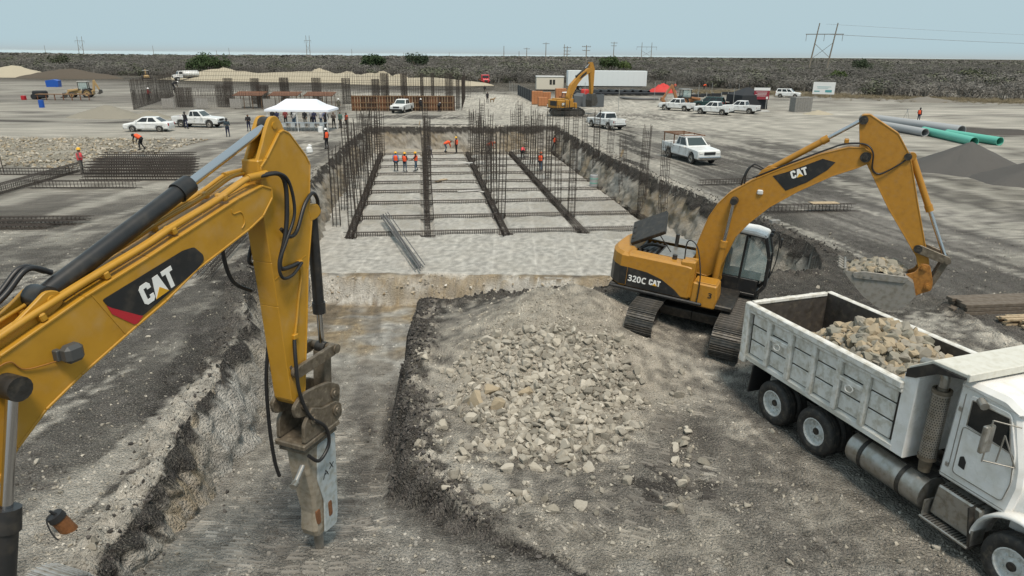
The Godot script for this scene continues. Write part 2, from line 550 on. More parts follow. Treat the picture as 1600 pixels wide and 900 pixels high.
func soil(x: float, z: float, h: float) -> Color:
	var n1 := nA.get_noise_2d(x * 4.0, z * 4.0)
	var n2 := nB.get_noise_2d(x * 9.0 + 31.0, z * 9.0)
	var n3 := nB.get_noise_2d(x * 40.0, z * 40.0 + 11.0)
	var c: Vector3
	if region == 4:
		var edge := (0.75 if x > 0.0 or z < -60.0 else 0.28 + 0.2 * smoothstep(-15.0, -25.0, z)) + nB.get_noise_2d(run * 9.0, 5.0) * 0.35 + nB.get_noise_2d(run * 45.0, cut * 45.0) * 0.2
		var n4 := nB.get_noise_2d(run * 35.0, cut * 50.0 + 7.0)
		var low := WHITE.lerp(TAN, clampf(0.4 + n1 * 1.0 + nB.get_noise_2d(run * 5.0, cut * 16.0) * 1.2, 0.0, 0.85))
		low = low.lerp(GREY, clampf(0.12 + n4 * 1.3, 0.0, 0.65))
		n3 = n4
		n2 = 0.0
		c = SOIL.lerp(low, smoothstep(edge - 0.05, edge + 0.08, cut))
		if x > -4.0 and x < 8.0 and z > -24.0: c = SOIL.lerp(DARK, clampf(0.4 + n3 * 1.5, 0.0, 1.0))
	elif region == 1:
		c = WHITE.lerp(PALE, smoothstep(-0.1, 0.55, n1 * 0.5 + n2 * 0.7 + n3 * 0.8))
		if z > -39.0: c = WHITE.lerp(PALE, clampf(0.15 + n2 * 0.6, 0.0, 1.0))
		if z < -74.0: c = c.lerp(TAN, 0.4)
	elif region == 2:
		var k := smoothstep(-24.0, -19.0, z + n2 * 3.0)
		var sandy := WHITE.lerp(TAN, clampf(0.35 + n1 * 1.2 + n2 * 1.2 + smoothstep(-26.0, -29.0, z) * 0.7, 0.0, 1.0))
		c = sandy.lerp(GREY * 1.05, k * clampf(0.9 + n2 * 0.4, 0.0, 1.0))
		c = c.lerp(PALE, clampf(n1 * 1.6 + n3 * 0.8, 0.0, 0.8) * k)
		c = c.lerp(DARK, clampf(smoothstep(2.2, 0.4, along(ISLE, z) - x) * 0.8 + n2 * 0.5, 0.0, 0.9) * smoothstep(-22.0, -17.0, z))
		c = c.lerp(PALE, smoothstep(-10.8, -8.8, z + n2 * 1.5) * 0.5)
		c *= 0.84
		var dragged := nA.get_noise_2d((x - 0.16 * z) * 16.0, z * 1.5) + 0.5 * nA.get_noise_2d((x - 0.16 * z) * 50.0, z * 3.0)
		c = c.lerp(PALE * 0.9, clampf(dragged * 1.4, 0.0, 0.5)).lerp(DARK, clampf(-dragged * 1.3 - 0.1, 0.0, 0.55))
	elif region == 3:
		c = Vector3(0.25, 0.235, 0.213).lerp(PALE, smoothstep(0.0, 0.5, n1 * 1.1 + n2 * 0.8 + n3 * 0.5))
		var heap := exp(-((x - 1.3) * (x - 1.3) / 8.0 + (z + 16.8) * (z + 16.8) / 10.0))
		c = c.lerp(Vector3(0.47, 0.43, 0.365), clampf(heap * 1.9 + n3 * 0.5, 0.0, 1.0))
		var smear := nA.get_noise_2d((x * 0.9 + z * 0.5) * 6.0, (z * 0.9 - x * 0.5) * 1.6) + 0.5 * nA.get_noise_2d((x * 0.9 + z * 0.5) * 26.0, (z * 0.9 - x * 0.5) * 3.0)
		c = c.lerp(DARK, 0.75 * smoothstep(0.05, 0.45, smear + n3 * 0.4) * smoothstep(-17.0, -14.0, z))
		c = c.lerp(Vector3(0.36, 0.335, 0.29), smoothstep(-11.8, -9.4, z + n2 * 2.0 - x * 0.1) * 0.85)
		c = c.lerp(Vector3(0.29, 0.272, 0.24), smoothstep(4.5, 6.5, x + n2) * smoothstep(-15.0, -12.0, z) * 0.8)
		# a spill of dark wet soil
		if absf(x - 3.0) < 1.4 and absf(z + 11.9) < 0.9: c = c.lerp(SOIL, 0.9 * smoothstep(0.5, 0.62, 1.0 - Vector2((x - 3.0) / 1.3, (z + 11.9) / 0.8).length() + n3 * 0.9 + n2 * 0.5))
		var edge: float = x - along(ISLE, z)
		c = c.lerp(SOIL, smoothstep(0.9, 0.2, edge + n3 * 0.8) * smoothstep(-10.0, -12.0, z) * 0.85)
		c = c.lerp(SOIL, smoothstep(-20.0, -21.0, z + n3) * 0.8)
	else:
		c = PALE.lerp(GREY, smoothstep(-0.15, 0.45, n1 + n3 * 0.4))
		var far := smoothstep(-135.0, -170.0, z + n1 * 20.0 + absf(x) * 0.25)
		for b in BLOBS:
			var dx: float = x - b[0]
			var dz: float = z - b[1]
			if absf(dx) > b[2] + b[3] + 6.0 or absf(dz) > b[2] + b[3] + 6.0: continue
			var cs := cos(b[4])
			var sn := sin(b[4])
			var u: float = (dx * cs - dz * sn) / b[2]
			var v: float = (dx * sn + dz * cs) / b[3]
			var w := 1.25 - sqrt(u * u + v * v) + n1 * 0.5 + n2 * 0.4 + n3 * 0.3
			if w > 0.0: c = c.lerp(b[5], smoothstep(0.0, 0.45, w) * b[6])
		# wheel lanes: bands of dark soil dragged over the pale caliche
		if z > -100.0:
			var bend := x - 0.24 * (z + 50.0) * (1.0 if x > 5.0 else -0.5)
			var smear := nA.get_noise_2d(bend * 11.0, z * 0.7) + 0.6 * nA.get_noise_2d(bend * 42.0, z * 1.1 + 40.0)
			if x > 9.0: c = c.lerp(DARK, lerpf(0.8, 0.3, smoothstep(-58.0, -74.0, z)) * smoothstep(0.1, 0.42, smear + n3 * 0.35))
			else: 
				var s2 := nA.get_noise_2d(x * 1.2 + z, z * 12.0) + 0.6 * nA.get_noise_2d(x * 2.0, z * 30.0)
				c = c.lerp(DARK * 1.3, lerpf(0.55, 0.25, smoothstep(-58.0, -74.0, z)) * smoothstep(0.12, 0.5, s2 + n3 * 0.35))
			c = c.lerp(CREAM, 0.6 * smoothstep(0.1, 0.4, -smear + n3 * 0.3))
		c = c.lerp(SCRUB * (1.0 + n1 * 0.7), far)
	c *= 1.0 + n3 * 0.45 + n2 * 0.2
	return Color(maxf(c.x, 0.02), maxf(c.y, 0.02), maxf(c.z, 0.018))

func build_ground():
	nA.seed = 4
	nA.frequency = 0.03
	nA.fractal_octaves = 3
	nB.seed = 9
	nB.frequency = 0.05
	nB.fractal_octaves = 2
	var xs := []
	var x := -9.2
	while x < 12.2:
		xs.append(x)
		x += 0.08
	while x < 17.5:
		xs.append(x)
		x += 0.15
	var st := 0.15
	while x < 9000.0:
		xs.append(x)
		st *= 1.07
		x += st
	x = -9.2
	while x > -17.6:
		x -= 0.15
		xs.push_front(x)
	st = 0.15
	while x > -9000.0:
		st *= 1.07
		x -= st
		xs.push_front(x)
	var zs := []
	var z := 30.0
	while z > -6.0:
		zs.append(z)
		z -= 3.0
	while z > -16.5:
		zs.append(z)
		z -= 0.055
	while z > -21.5:
		zs.append(z)
		z -= 0.085
	while z > -33.0:
		zs.append(z)
		z -= 0.13
	while z > -77.5:
		zs.append(z)
		z -= 0.25
	while z > -81.5:
		zs.append(z)
		z -= 0.11
	st = 0.25
	while z > -14000.0:
		zs.append(z)
		st *= 1.045
		z -= st
	var nx := xs.size()
	var nz := zs.size()
	var pv := PackedVector3Array()
	var pc := PackedColorArray()
	var pn := PackedVector3Array()
	pv.resize(nx * nz)
	pc.resize(nx * nz)
	pn.resize(nx * nz)
	for j in nz:
		for i in nx:
			var h := land(xs[i], zs[j])
			pv[j * nx + i] = Vector3(xs[i], h, zs[j])
			pc[j * nx + i] = soil(xs[i], zs[j], h)
	var ix := PackedInt32Array()
	ix.resize((nx - 1) * (nz - 1) * 6)
	var k := 0
	for j in nz - 1:
		for i in nx - 1:
			var a := j * nx + i
			ix[k] = a
			ix[k + 1] = a + nx
			ix[k + 2] = a + nx + 1
			ix[k + 3] = a
			ix[k + 4] = a + nx + 1
			ix[k + 5] = a + 1
			k += 6
	for j in nz:
		for i in nx:
			var l := pv[j * nx + maxi(i - 1, 0)]
			var r := pv[j * nx + mini(i + 1, nx - 1)]
			var f := pv[maxi(j - 1, 0) * nx + i]
			var b := pv[mini(j + 1, nz - 1) * nx + i]
			pn[j * nx + i] = (f - b).cross(r - l).normalized()
	var arr := []
	arr.resize(Mesh.ARRAY_MAX)
	arr[Mesh.ARRAY_VERTEX] = pv
	arr[Mesh.ARRAY_NORMAL] = pn
	arr[Mesh.ARRAY_COLOR] = pc
	arr[Mesh.ARRAY_INDEX] = ix
	var m := ArrayMesh.new()
	m.add_surface_from_arrays(Mesh.PRIMITIVE_TRIANGLES, arr)
	var gm := mat("earth", Color.WHITE, 0.95, 0.0, 0.25)
	gm.vertex_color_use_as_albedo = true
	tri_map(gm, noise_tex("earth_c", 0.03, 6, Color(0.84, 0.835, 0.83), Color(1.0, 1.0, 1.0), 21, 768), 0.45, true)
	gm.heightmap_enabled = true
	gm.heightmap_texture = noise_tex("earth_h", 0.035, 6, Color.BLACK, Color.WHITE, 33, 768)
	gm.heightmap_scale = 14.0
	speckle(gm, 0.42)
	struct("ground", m, gm)

# the cut banks: rough earth faces, dark topsoil over pale rock
func bank_color(s: float, depth: float, thick: float) -> Color:
	var n1 := nA.get_noise_2d(s * 4.0, depth * 6.0)
	var n4 := nB.get_noise_2d(s * 35.0, depth * 38.0 + 7.0)
	var n5 := nB.get_noise_2d(s * 90.0, depth * 95.0 + 3.0)
	var edge := thick + nB.get_noise_2d(s * 9.0, 5.0) * 0.4 + nB.get_noise_2d(s * 45.0, depth * 20.0) * 0.22
	var low := WHITE.lerp(TAN, clampf(0.45 + n1 * 1.3, 0.0, 0.9)) * 0.82
	low = low.lerp(GREY, clampf(0.25 + n4 * 1.3 + n5 * 0.6, 0.0, 0.8))
	var c := SOIL.lerp(low, smoothstep(edge - 0.05, edge + 0.08, depth)) * (1.0 + n4 * 0.4 + n5 * 0.4)
	return Color(maxf(c.x, 0.02), maxf(c.y, 0.02), maxf(c.z, 0.018))

func build_banks():
	for side in 3:
		var n: int = [420, 400, 150][side]
		var rows := 15
		var pv := PackedVector3Array()
		var pc := PackedColorArray()
		var live := []
		for i in n + 1:
			var f := float(i) / n
			var base: Vector3
			var inn: Vector3
			var s: float
			if side == 0:
				var z := lerpf(-8.2, -79.0, pow(f, 1.4))
				base = V(along(LEFT, z), 0, z)
				inn = V(1, 0, 0)
				s = z
			elif side == 1:
				var z := lerpf(-22.5, -80.6, pow(f, 1.2))
				base = V(along(RIGHT, z), 0, z)
				inn = V(-1, 0, 0)
				s = z
			else:
				var x := lerpf(-16.6, 5.4, f)
				base = V(x, 0, -79.3 - (x + 5.0) * 0.09)
				inn = V(0, 0, 1)
				s = x + 300.0
			var off := -wander(s)
			var q := base + inn * (off + 1.4)
			var fl := land(q.x, q.z)
			q = base + inn * (off - 0.5)
			var g := grade(q.x, q.z)
			var dep := g - fl
			live.append(dep > 0.3)
			var w := clampf(dep * 0.34, 0.22, 0.8)
			for r in rows + 1:
				var u := float(r) / rows
				var y := lerpf(g + 0.015, fl - 0.12, u)
				var bump := nB.get_noise_2d(s * 22.0, y * 24.0 + side * 40.0) * 0.17 + nB.get_noise_2d(s * 70.0, y * 75.0) * 0.09
				bump *= smoothstep(0.0, 0.15, u)
				var p := base + inn * (off - 0.03 + u * (w + 0.1) + 0.13 * smoothstep(0.0, 0.25, u) + bump)
				p.y = y + nB.get_noise_2d(s * 60.0, 9.0) * 0.05 * (1.0 - u)
				pv.append(p)
				pc.append(bank_color(s + side * 50.0, (dep + 0.1) * u, 0.7 if side else 0.25 + 0.3 * smoothstep(-15.0, -30.0, s)))
		var st := SurfaceTool.new()
		st.begin(Mesh.PRIMITIVE_TRIANGLES)
		for k in pv.size():
			st.set_color(pc[k])
			st.set_smooth_group(0)
			st.add_vertex(pv[k])
		for i in n:
			if not (live[i] and live[i + 1]): continue
			for r in rows:
				var a := i * (rows + 1) + r
				var b := a + rows + 1
				if side == 1:
					st.add_index(a); st.add_index(a + 1); st.add_index(b + 1)
					st.add_index(a); st.add_index(b + 1); st.add_index(b)
				else:
					st.add_index(a); st.add_index(b + 1); st.add_index(a + 1)
					st.add_index(a); st.add_index(b); st.add_index(b + 1)
		st.generate_normals()
		struct("cut_bank_terrain", st.commit(), mats["earth"])

func speckle(m: StandardMaterial3D, scale: float):
	# grit: small pale stones and dark crumbs mixed into the soil
	m.detail_enabled = true
	m.detail_blend_mode = BaseMaterial3D.BLEND_MODE_MIX
	m.detail_uv_layer = BaseMaterial3D.DETAIL_UV_2
	m.uv2_triplanar = true
	m.uv2_world_triplanar = true
	m.uv2_scale = Vector3.ONE * scale
	var dk := C(0.07, 0.065, 0.06)
	var pl := C(0.55, 0.51, 0.44)
	m.detail_albedo = spots_tex("grit", 0.06, 4, [0.0, 0.3, 0.42, 0.6, 0.7, 1.0], [Color(dk, 0.45), Color(dk, 0.25), Color(dk, 0.0), Color(pl, 0.0), Color(pl, 0.3), Color(pl, 0.7)], 71, 768)

func earth(col: Vector3, key: String, bump := 6.0) -> StandardMaterial3D:
	if mats.has(key): return mats[key]
	var m := mat(key, C(col.x, col.y, col.z), 0.95, 0.0, 0.25)
	tri_map(m, noise_tex("earth_c", 0.03, 6, Color(0.84, 0.835, 0.83), Color(1.0, 1.0, 1.0), 21, 768), 0.7, false)
	if bump > 0.0:
		m.heightmap_enabled = true
		m.heightmap_texture = noise_tex("earth_h", 0.035, 6, Color.BLACK, Color.WHITE, 33, 768)
		m.heightmap_scale = bump
	return m

# ---------------------------------------------------------------- machines
const PLAN := Basis(Vector3(1, 0, 0), Vector3(0, 0, -1), Vector3(0, 1, 0))   # polygon (x, -z) extruded upwards

func paints():
	dusty("yellow_new", C(0.47, 0.245, 0.02), 0.5, 0.0, C(0.42, 0.34, 0.22), 0.35, 0.35)
	dusty("yellow_old", C(0.42, 0.2, 0.02), 0.55, 0.0, C(0.20, 0.15, 0.1), 0.45, 0.9)
	dusty("white_new", C(0.82, 0.82, 0.81), 0.3, 0.0, C(0.5, 0.46, 0.4), 0.3, 0.4)
	dusty("white_bed", C(0.72, 0.715, 0.685), 0.6, 0.0, C(0.33, 0.28, 0.2), 0.6, 0.8)
	dusty("grey_steel", C(0.3, 0.29, 0.27), 0.45, 0.5, C(0.3, 0.26, 0.2), 0.7, 0.9)
	dusty("alu", C(0.42, 0.41, 0.39), 0.4, 0.75, C(0.34, 0.3, 0.24), 0.8, 0.9)
	dusty("track_steel", C(0.11, 0.105, 0.1), 0.5, 0.6, C(0.22, 0.2, 0.16), 0.8, 0.9)
	dusty("track_pale", C(0.42, 0.42, 0.41), 0.5, 0.4, C(0.32, 0.28, 0.22), 0.7, 0.9)
	dusty("brown_steel", C(0.15, 0.125, 0.095), 0.55, 0.3, C(0.28, 0.22, 0.14), 0.8, 1.2)
	dusty("black_paint", C(0.018, 0.019, 0.021), 0.4, 0.0, C(0.2, 0.18, 0.14), 0.35, 0.5)
	dusty("rust", C(0.2, 0.085, 0.035), 0.9, 0.0, C(0.05, 0.035, 0.025), 0.9, 1.5)
	dusty("dark_steel", C(0.05, 0.048, 0.046), 0.55, 0.5, C(0.25, 0.22, 0.17), 0.6, 1.0)
	dusty("bed_inside", C(0.085, 0.075, 0.068), 0.65, 0.3, C(0.26, 0.22, 0.17), 0.9, 0.7)
	dusty("rubber", C(0.026, 0.026, 0.026), 0.8, 0.0, C(0.25, 0.22, 0.18), 0.6, 1.2)
	dusty("rust_yellow", C(0.36, 0.16, 0.03), 0.65, 0.0, C(0.14, 0.08, 0.04), 0.9, 1.6)
	dusty("breaker_side", C(0.34, 0.3, 0.24), 0.6, 0.1, C(0.16, 0.09, 0.05), 0.9, 1.1)
	dusty("breaker_blue", C(0.42, 0.47, 0.49), 0.55, 0.1, C(0.3, 0.26, 0.2), 0.8, 0.9)
	dusty("white_rim", C(0.66, 0.68, 0.68), 0.5, 0.0, C(0.3, 0.26, 0.2), 0.6, 1.2)
	dusty("white_guard", C(0.64, 0.63, 0.57), 0.6, 0.0, C(0.5, 0.44, 0.34), 0.4, 1.1)
	dusty("shield", C(0.36, 0.34, 0.31), 0.4, 0.7, C(0.3, 0.26, 0.2), 0.5, 1.0)
	dusty("rust_orange", C(0.2, 0.08, 0.025), 0.85, 0.0, C(0.1, 0.05, 0.03), 0.9, 2.5)
	dusty("block_grey", C(0.24, 0.24, 0.235), 0.95, 0.0, C(0.3, 0.28, 0.25), 0.5, 0.8)
	dusty("bucket_steel", C(0.26, 0.25, 0.23), 0.6, 0.1, C(0.22, 0.2, 0.16), 0.9, 1.0)
	mat("grey_lamp", C(0.06, 0.062, 0.062), 0.5)
	mat("screen_glass", C(0.03, 0.09, 0.085), 0.07, 0.0, 0.6)
	mat("chrome", C(0.58, 0.58, 0.59), 0.12, 1.0)
	mat("hose", C(0.014, 0.014, 0.015), 0.45)
	mat("black", C(0.016, 0.016, 0.017), 0.55)
	mat("red", C(0.42, 0.02, 0.03), 0.4)
	mat("letters", C(0.78, 0.78, 0.76), 0.5)
	mat("letter_yellow", C(0.62, 0.33, 0.015), 0.5)
	mat("dark_glass", C(0.012, 0.015, 0.016), 0.08, 0.0, 0.6)
	var g := mat("cab_glass", Color(0.75, 0.85, 0.85, 0.25), 0.06)
	g.transparency = BaseMaterial3D.TRANSPARENCY_ALPHA
	mat("lamp_glass", C(0.6, 0.6, 0.58), 0.15)
	mat("red_lens", C(0.3, 0.012, 0.015), 0.25)
	mat("seat", C(0.03, 0.03, 0.032), 0.9)

func hyd(parent: Node3D, called: String, a: Vector3, b: Vector3, frac: float, rb: float, rr: float, m: Material) -> MeshInstance3D:
	var k := mb()
	var d := (b - a).normalized()
	var e := a.lerp(b, frac)
	k.cyl(a, e, rb, rb, 18)
	k.cyl(e - d * rb * 1.6, e + d * rb * 0.5, rb * 1.22, rb * 1.15, 18)
	k.cyl(a + Vector3(0, 0, rb * 1.1), a - Vector3(0, 0, rb * 1.1), rb * 1.25, rb * 1.25, 16)
	var o := part(called, k, m, parent)
	var r := mb()
	r.cyl(e, b, rr, rr, 16)
	part("rod", r, mats["chrome"], o)
	var t := mb()
	t.cyl(b + Vector3(0, 0, rb), b - Vector3(0, 0, rb), rb * 1.1, rb * 1.1, 16)
	part("rod_eye", t, mats["dark_steel"], o)
	return o

func pin(k: MB, p: Vector2, z: float, r: float):
	k.cyl(V(p.x, p.y, z - 0.03), V(p.x, p.y, z + 0.035), r, r, 16)
	k.cyl(V(p.x, p.y, z + 0.03), V(p.x, p.y, z + 0.055), r * 0.6, r * 0.5, 12)

const L_C := [0.62, 0.66, 0.62, 0.86, 0.5, 1.0, 0.14, 1.0, 0.0, 0.86, 0.0, 0.14, 0.14, 0.0, 0.5, 0.0, 0.62, 0.14, 0.62, 0.36, 0.4, 0.36, 0.4, 0.22, 0.23, 0.22, 0.23, 0.78, 0.4, 0.78, 0.4, 0.66]
const L_A := [0.0, 0.0, 0.22, 1.0, 0.54, 1.0, 0.76, 0.0, 0.54, 0.0, 0.5, 0.2, 0.26, 0.2, 0.22, 0.0]
const L_T := [0.0, 1.0, 0.0, 0.77, 0.2, 0.77, 0.2, 0.0, 0.43, 0.0, 0.43, 0.77, 0.63, 0.77, 0.63, 1.0]
func cat_letters(parent: Node3D, at: Vector3, dir: Vector2, h: float, lean := 0.0):
	var a := dir.angle()
	var k := mb()
	var ux := Vector3(cos(a), sin(a), 0) * h
	var uy := Vector3(-sin(a) + lean * cos(a), cos(a) + lean * sin(a), 0) * h
	var bx := Basis(ux, uy, Vector3(0, 0, 1))
	k.xf = Transform3D(bx, at)
	k.ext(P2(L_C), 0, 0.006)
	k.xf = Transform3D(bx, at + ux * 0.63)
	k.ext(P2(L_A), 0, 0.006)
	k.xf = Transform3D(bx, at + ux * 1.36)
	k.ext(P2(L_T), 0, 0.006)
	part("lettering", k, mats["letters"], parent)
	var t := mb()
	t.xf = Transform3D(bx, at + ux * 0.63)
	t.ext(P2([-0.02, -0.02, 0.78, -0.02, 0.38, 0.42]), 0.004, 0.010)
	part("triangle_mark", t, mats["letter_yellow"], parent)

func text_part(parent: Node3D, s: String, at: Vector3, bas: Basis, h: float, m: Material, called := "lettering", weight := 800):
	var f := SystemFont.new()
	f.font_names = PackedStringArray(["Droid Sans"])
	f.font_weight = weight
	var t := TextMesh.new()
	t.font = f
	t.text = s
	t.font_size = 32
	t.pixel_size = h / 24.0
	t.depth = 0.008
	t.curve_step = 4.0
	t.horizontal_alignment = HORIZONTAL_ALIGNMENT_CENTER
	var o := MeshInstance3D.new()
	o.name = called
	o.mesh = t
	o.material_override = m
	parent.add_child(o, true)
	o.transform = Transform3D(bas, at)

# one crawler track in its own axes: x along, y up, z across
func crawler(parent: Node3D, tf: Transform3D, L: float, H: float, W: float, pitch: float, m: Material, shoe_mesh: Mesh):
	var r := H * 0.5 - 0.03
	var st := L - H
	var per := 2.0 * st + TAU * r
	var n := int(per / pitch)
	var k := mb()
	k.xf = tf
	k.ext(rnd(P2([-st * 0.5 - r * 0.5, 0.22, st * 0.5 + r * 0.5, 0.22, st * 0.5 + r * 0.3, H - 0.25, -st * 0.5 - r * 0.3, H - 0.25]), 0.12), -W * 0.3, W * 0.3, 0.03)
	for s in [-1.0, 1.0]:
		k.cyl(V(s * st * 0.5, H * 0.5, -W * 0.22), V(s * st * 0.5, H * 0.5, W * 0.22), r - 0.05, r - 0.05, 20)
		k.cyl(V(s * st * 0.5, H * 0.5, -W * 0.34), V(s * st * 0.5, H * 0.5, W * 0.34), r * 0.45, r * 0.45, 14)
	for i in 7:
		var x: float = -st * 0.5 + st * (i + 0.5) / 7.0
		k.cyl(V(x, 0.2, -W * 0.33), V(x, 0.2, W * 0.33), 0.1, 0.1, 12)
	var t := part("track", k, m, parent)
	for i in n:
		var s: float = per * i / n
		var p: Vector3
		var a: float
		if s < st:
			p = V(-st * 0.5 + s, H - 0.03 - 0.02 * sin(PI * s / st), 0)
			a = 0.0
		elif s < st + PI * r:
			var q := (s - st) / r
			p = V(st * 0.5 + sin(q) * r, H * 0.5 + cos(q) * r, 0)
			a = -q
		elif s < 2.0 * st + PI * r:
			p = V(st * 0.5 - (s - st - PI * r), 0.03, 0)
			a = PI
		else:
			var q := (s - 2.0 * st - PI * r) / r
			p = V(-st * 0.5 - sin(q) * r, H * 0.5 - cos(q) * r, 0)
			a = PI - q
		var o := MeshInstance3D.new()
		o.name = "track_shoe"
		o.mesh = shoe_mesh
		o.material_override = m
		t.add_child(o, true)
		o.transform = tf * Transform3D(Basis(Vector3(0, 0, 1), a), p)

func shoe(pitch: float, W: float) -> Mesh:
	var k := mb()
	k.box(V(0, 0, 0), V(pitch * 0.93, 0.022, W), 0.004)
	for x in [-0.4, 0.0, 0.38]:
		k.box(V(x * pitch, 0.022, 0), V(0.018, 0.032, W * 0.99), 0.004)
	for z in [-0.09, 0.09]:
		k.box(V(0, -0.05, z), V(pitch * 1.05, 0.09, 0.05), 0.0)
	return k.mesh()

# ------------- upper body, shared by the excavators; b tilts it, s is its size
func exc_house(root: Node3D, b: Transform3D, yel: Material, hood_open: bool, decal: bool):
	var k := mb()
	k.xf = b * Transform3D(PLAN, V(0, 1.04, 0))
	var plan := []
	for q in [[0.0, -1.36], [0.0, 1.36]]:
		plan.append(Vector2(q[0], q[1]))
	# side body right
	var body := mb()
	body.xf = b
	body.ext(rnd(P2([-2.05, 1.16, -0.12, 1.16, -0.12, 2.14, -0.3, 2.17, -2.05, 2.17]), 0.07), 0.82, 1.36, 0.06)
	body.ext(rnd(P2([-2.05, 1.16, 0.25, 1.16, 0.25, 1.75, 0.1, 2.0, -2.05, 2.17]), 0.07), -1.36, -0.82, 0.06)
	var house := part("house", body, yel, root)
	var cw := mb()
	cw.xf = b * Transform3D(PLAN, V(0, 1.12, 0))
	var cp := []
	for i in 13:
		var a: float = lerpf(-1.0, 1.0, i / 12.0)
		cp.append(Vector2(-2.68 + 0.42 * a * a * a * a + 0.06 * a * a, 1.37 * a))
	cp.append(Vector2(-1.98, 1.37))
	cp.append(Vector2(-1.98, -1.37))
	cw.ext(cp, 0.0, 1.06, 0.09)
	part("counterweight", cw, yel, root)
	var dk := mb()
	dk.xf = b
	dk.box(V(-0.7, 1.09, 0), V(3.6, 0.14, 2.5), 0.03)
	dk.box(V(-1.4, 1.5, 0), V(1.2, 0.7, 1.62), 0.02)
	dk.cyl(V(0, 0.82, 0), V(0, 1.04, 0), 0.75, 0.75, 28)
	part("deck", dk, mats["dark_steel"], root)
	var tr := mb()
	tr.xf = b
	tr.box(V(-1.1, 1.11, 1.37), V(2.75, 0.1, 0.09), 0.03)
	part("side_trim", tr, mats["black_paint"], root)
	# engine bay
	var en := mb()
	en.xf = b
	en.box(V(-1.72, 1.93, 0.0), V(0.62, 0.3, 0.7), 0.05)
	for i in 5:
		en.cyl(V(-1.95 + i * 0.16, 2.08, -0.6), V(-1.9 + i * 0.15, 2.05, 0.65), 0.045, 0.045, 10)
	en.tube(smooth_path([V(-1.95, 2.1, 0.5), V(-1.7, 2.2, 0.1), V(-1.35, 2.1, -0.3), V(-1.3, 1.95, -0.7)]), 0.05, 8)
	part("engine", en, mats["dark_steel"], root)
	var pl := mb()
	pl.xf = b
	pl.box(V(-0.78, 2.165, 0.28), V(0.92, 0.03, 1.1), 0.008)
	pl.box(V(-1.2, 2.175, -0.95), V(1.55, 0.03, 0.7), 0.008)
	part("walkway_plate", pl, mats["grey_steel"], root)
	var hd := mb()
	hd.xf = b
	if hood_open:
		hd.xf = b * Transform3D(Basis(Vector3(0, 0, 1), deg_to_rad(30)) * Basis(Vector3(1, 0, 0), deg_to_rad(24)), V(-2.2, 2.28, 0.55))
		hd.box(V(0.55, 0.0, -0.5), V(1.1, 0.03, 1.1), 0.012)
		hd.box(V(0.55, -0.05, 0.04), V(1.08, 0.09, 0.03), 0.0)
		hd.box(V(0.55, -0.05, -1.04), V(1.08, 0.09, 0.03), 0.0)
		hd.box(V(1.09, -0.05, -0.5), V(0.03, 0.09, 1.06), 0.0)
		for q in 3:
			hd.box(V(0.08, 0.02, -0.2 - 0.28 * q), V(0.1, 0.03, 0.16), 0.01)
		hd.cyl(V(0.9, -0.02, 0.0), V(1.0, -0.75, 0.15), 0.015, 0.015, 6)
	else:
		hd.box(V(-1.6, 2.24, 0), V(1.1, 0.16, 1.6), 0.05)
	part("hood", hd, mats["dark_steel"] if hood_open else yel, root)
	# tank and tool box on the right front
	var tk := mb()
	tk.xf = b
	tk.ext(rnd(P2([-0.55, 1.2, -0.08, 1.2, -0.08, 2.3, -0.5, 2.27]), 0.05), 0.86, 1.33, 0.04)
	part("fuel_tank", tk, yel, root)
	var bx := mb()
	bx.xf = b
	bx.ext(rnd(P2([-0.08, 1.02, 0.62, 1.02, 0.66, 1.3, 0.6, 1.72, -0.08, 1.72]), 0.05), 0.62, 1.33, 0.04)
	bx.box(V(0.28, 1.735, 0.98), V(0.56, 0.03, 0.6), 0.01)
	part("tool_box", bx, yel, root)
	var rl := mb()
	rl.xf = b
	rl.tube(smooth_path([V(-0.45, 2.2, 1.1), V(-0.46, 2.75, 1.1), V(-0.3, 2.82, 1.12), V(-0.1, 2.6, 1.2), V(0.1, 1.9, 1.34), V(0.13, 1.06, 1.38)]), 0.018, 8)
	part("handrail", rl, mats["black"], root)
	var cp2 := mb()
	cp2.xf = b
	cp2.cyl(V(-0.75, 2.16, 1.0), V(-0.75, 2.3, 1.0), 0.07, 0.07, 12)
	part("filler_cap", cp2, mats["dark_steel"], root)
	cp2 = mb()
	cp2.xf = b
	cp2.cyl(V(-1.0, 2.15, -0.35), V(-1.0, 2.55, -0.35), 0.06, 0.06, 12)
	part("exhaust_stack", cp2, mats["dark_steel"], root)
	# cab: black posts, dark interior, panes
	var z0 := -1.4
	var z1 := -0.44
	var cb := mb()
	cb.xf = b
	var prof := P2([0.28, 1.1, 1.52, 1.1, 1.74, 1.45, 1.7, 2.3, 1.5, 2.92, 0.4, 2.96, 0.3, 2.4])
	for z in [z0 + 0.04, z1 - 0.04]:
		for i in prof.size():
			var p: Vector2 = prof[i]
			var q: Vector2 = prof[(i + 1) % prof.size()]
			cb.bar(V(p.x, p.y, z), V(q.x, q.y, z), 0.1, 0.09, 0.02, Vector3(0, 0, 1))
		cb.bar(V(0.98, 1.1, z), V(0.98, 2.9, z), 0.07, 0.07, 0.015)
		cb.box(V(0.9, 1.32, z), V(1.25, 0.5, 0.06), 0.01)
	for p in [[1.52, 1.1], [1.74, 1.45], [1.5, 2.9], [0.4, 2.94], [1.72, 1.75]]:
		cb.bar(V(p[0], p[1], z0), V(p[0], p[1], z1), 0.07, 0.07, 0.015)
	cb.box(V(0.9, 1.08, (z0 + z1) * 0.5), V(1.3, 0.08, 0.94), 0.01)
	cb.box(V(0.33, 1.7, (z0 + z1) * 0.5), V(0.06, 1.2, 0.9), 0.0)
	var cab := part("cab", cb, mats["black_paint"], root)
	var rf := mb()
	rf.xf = b
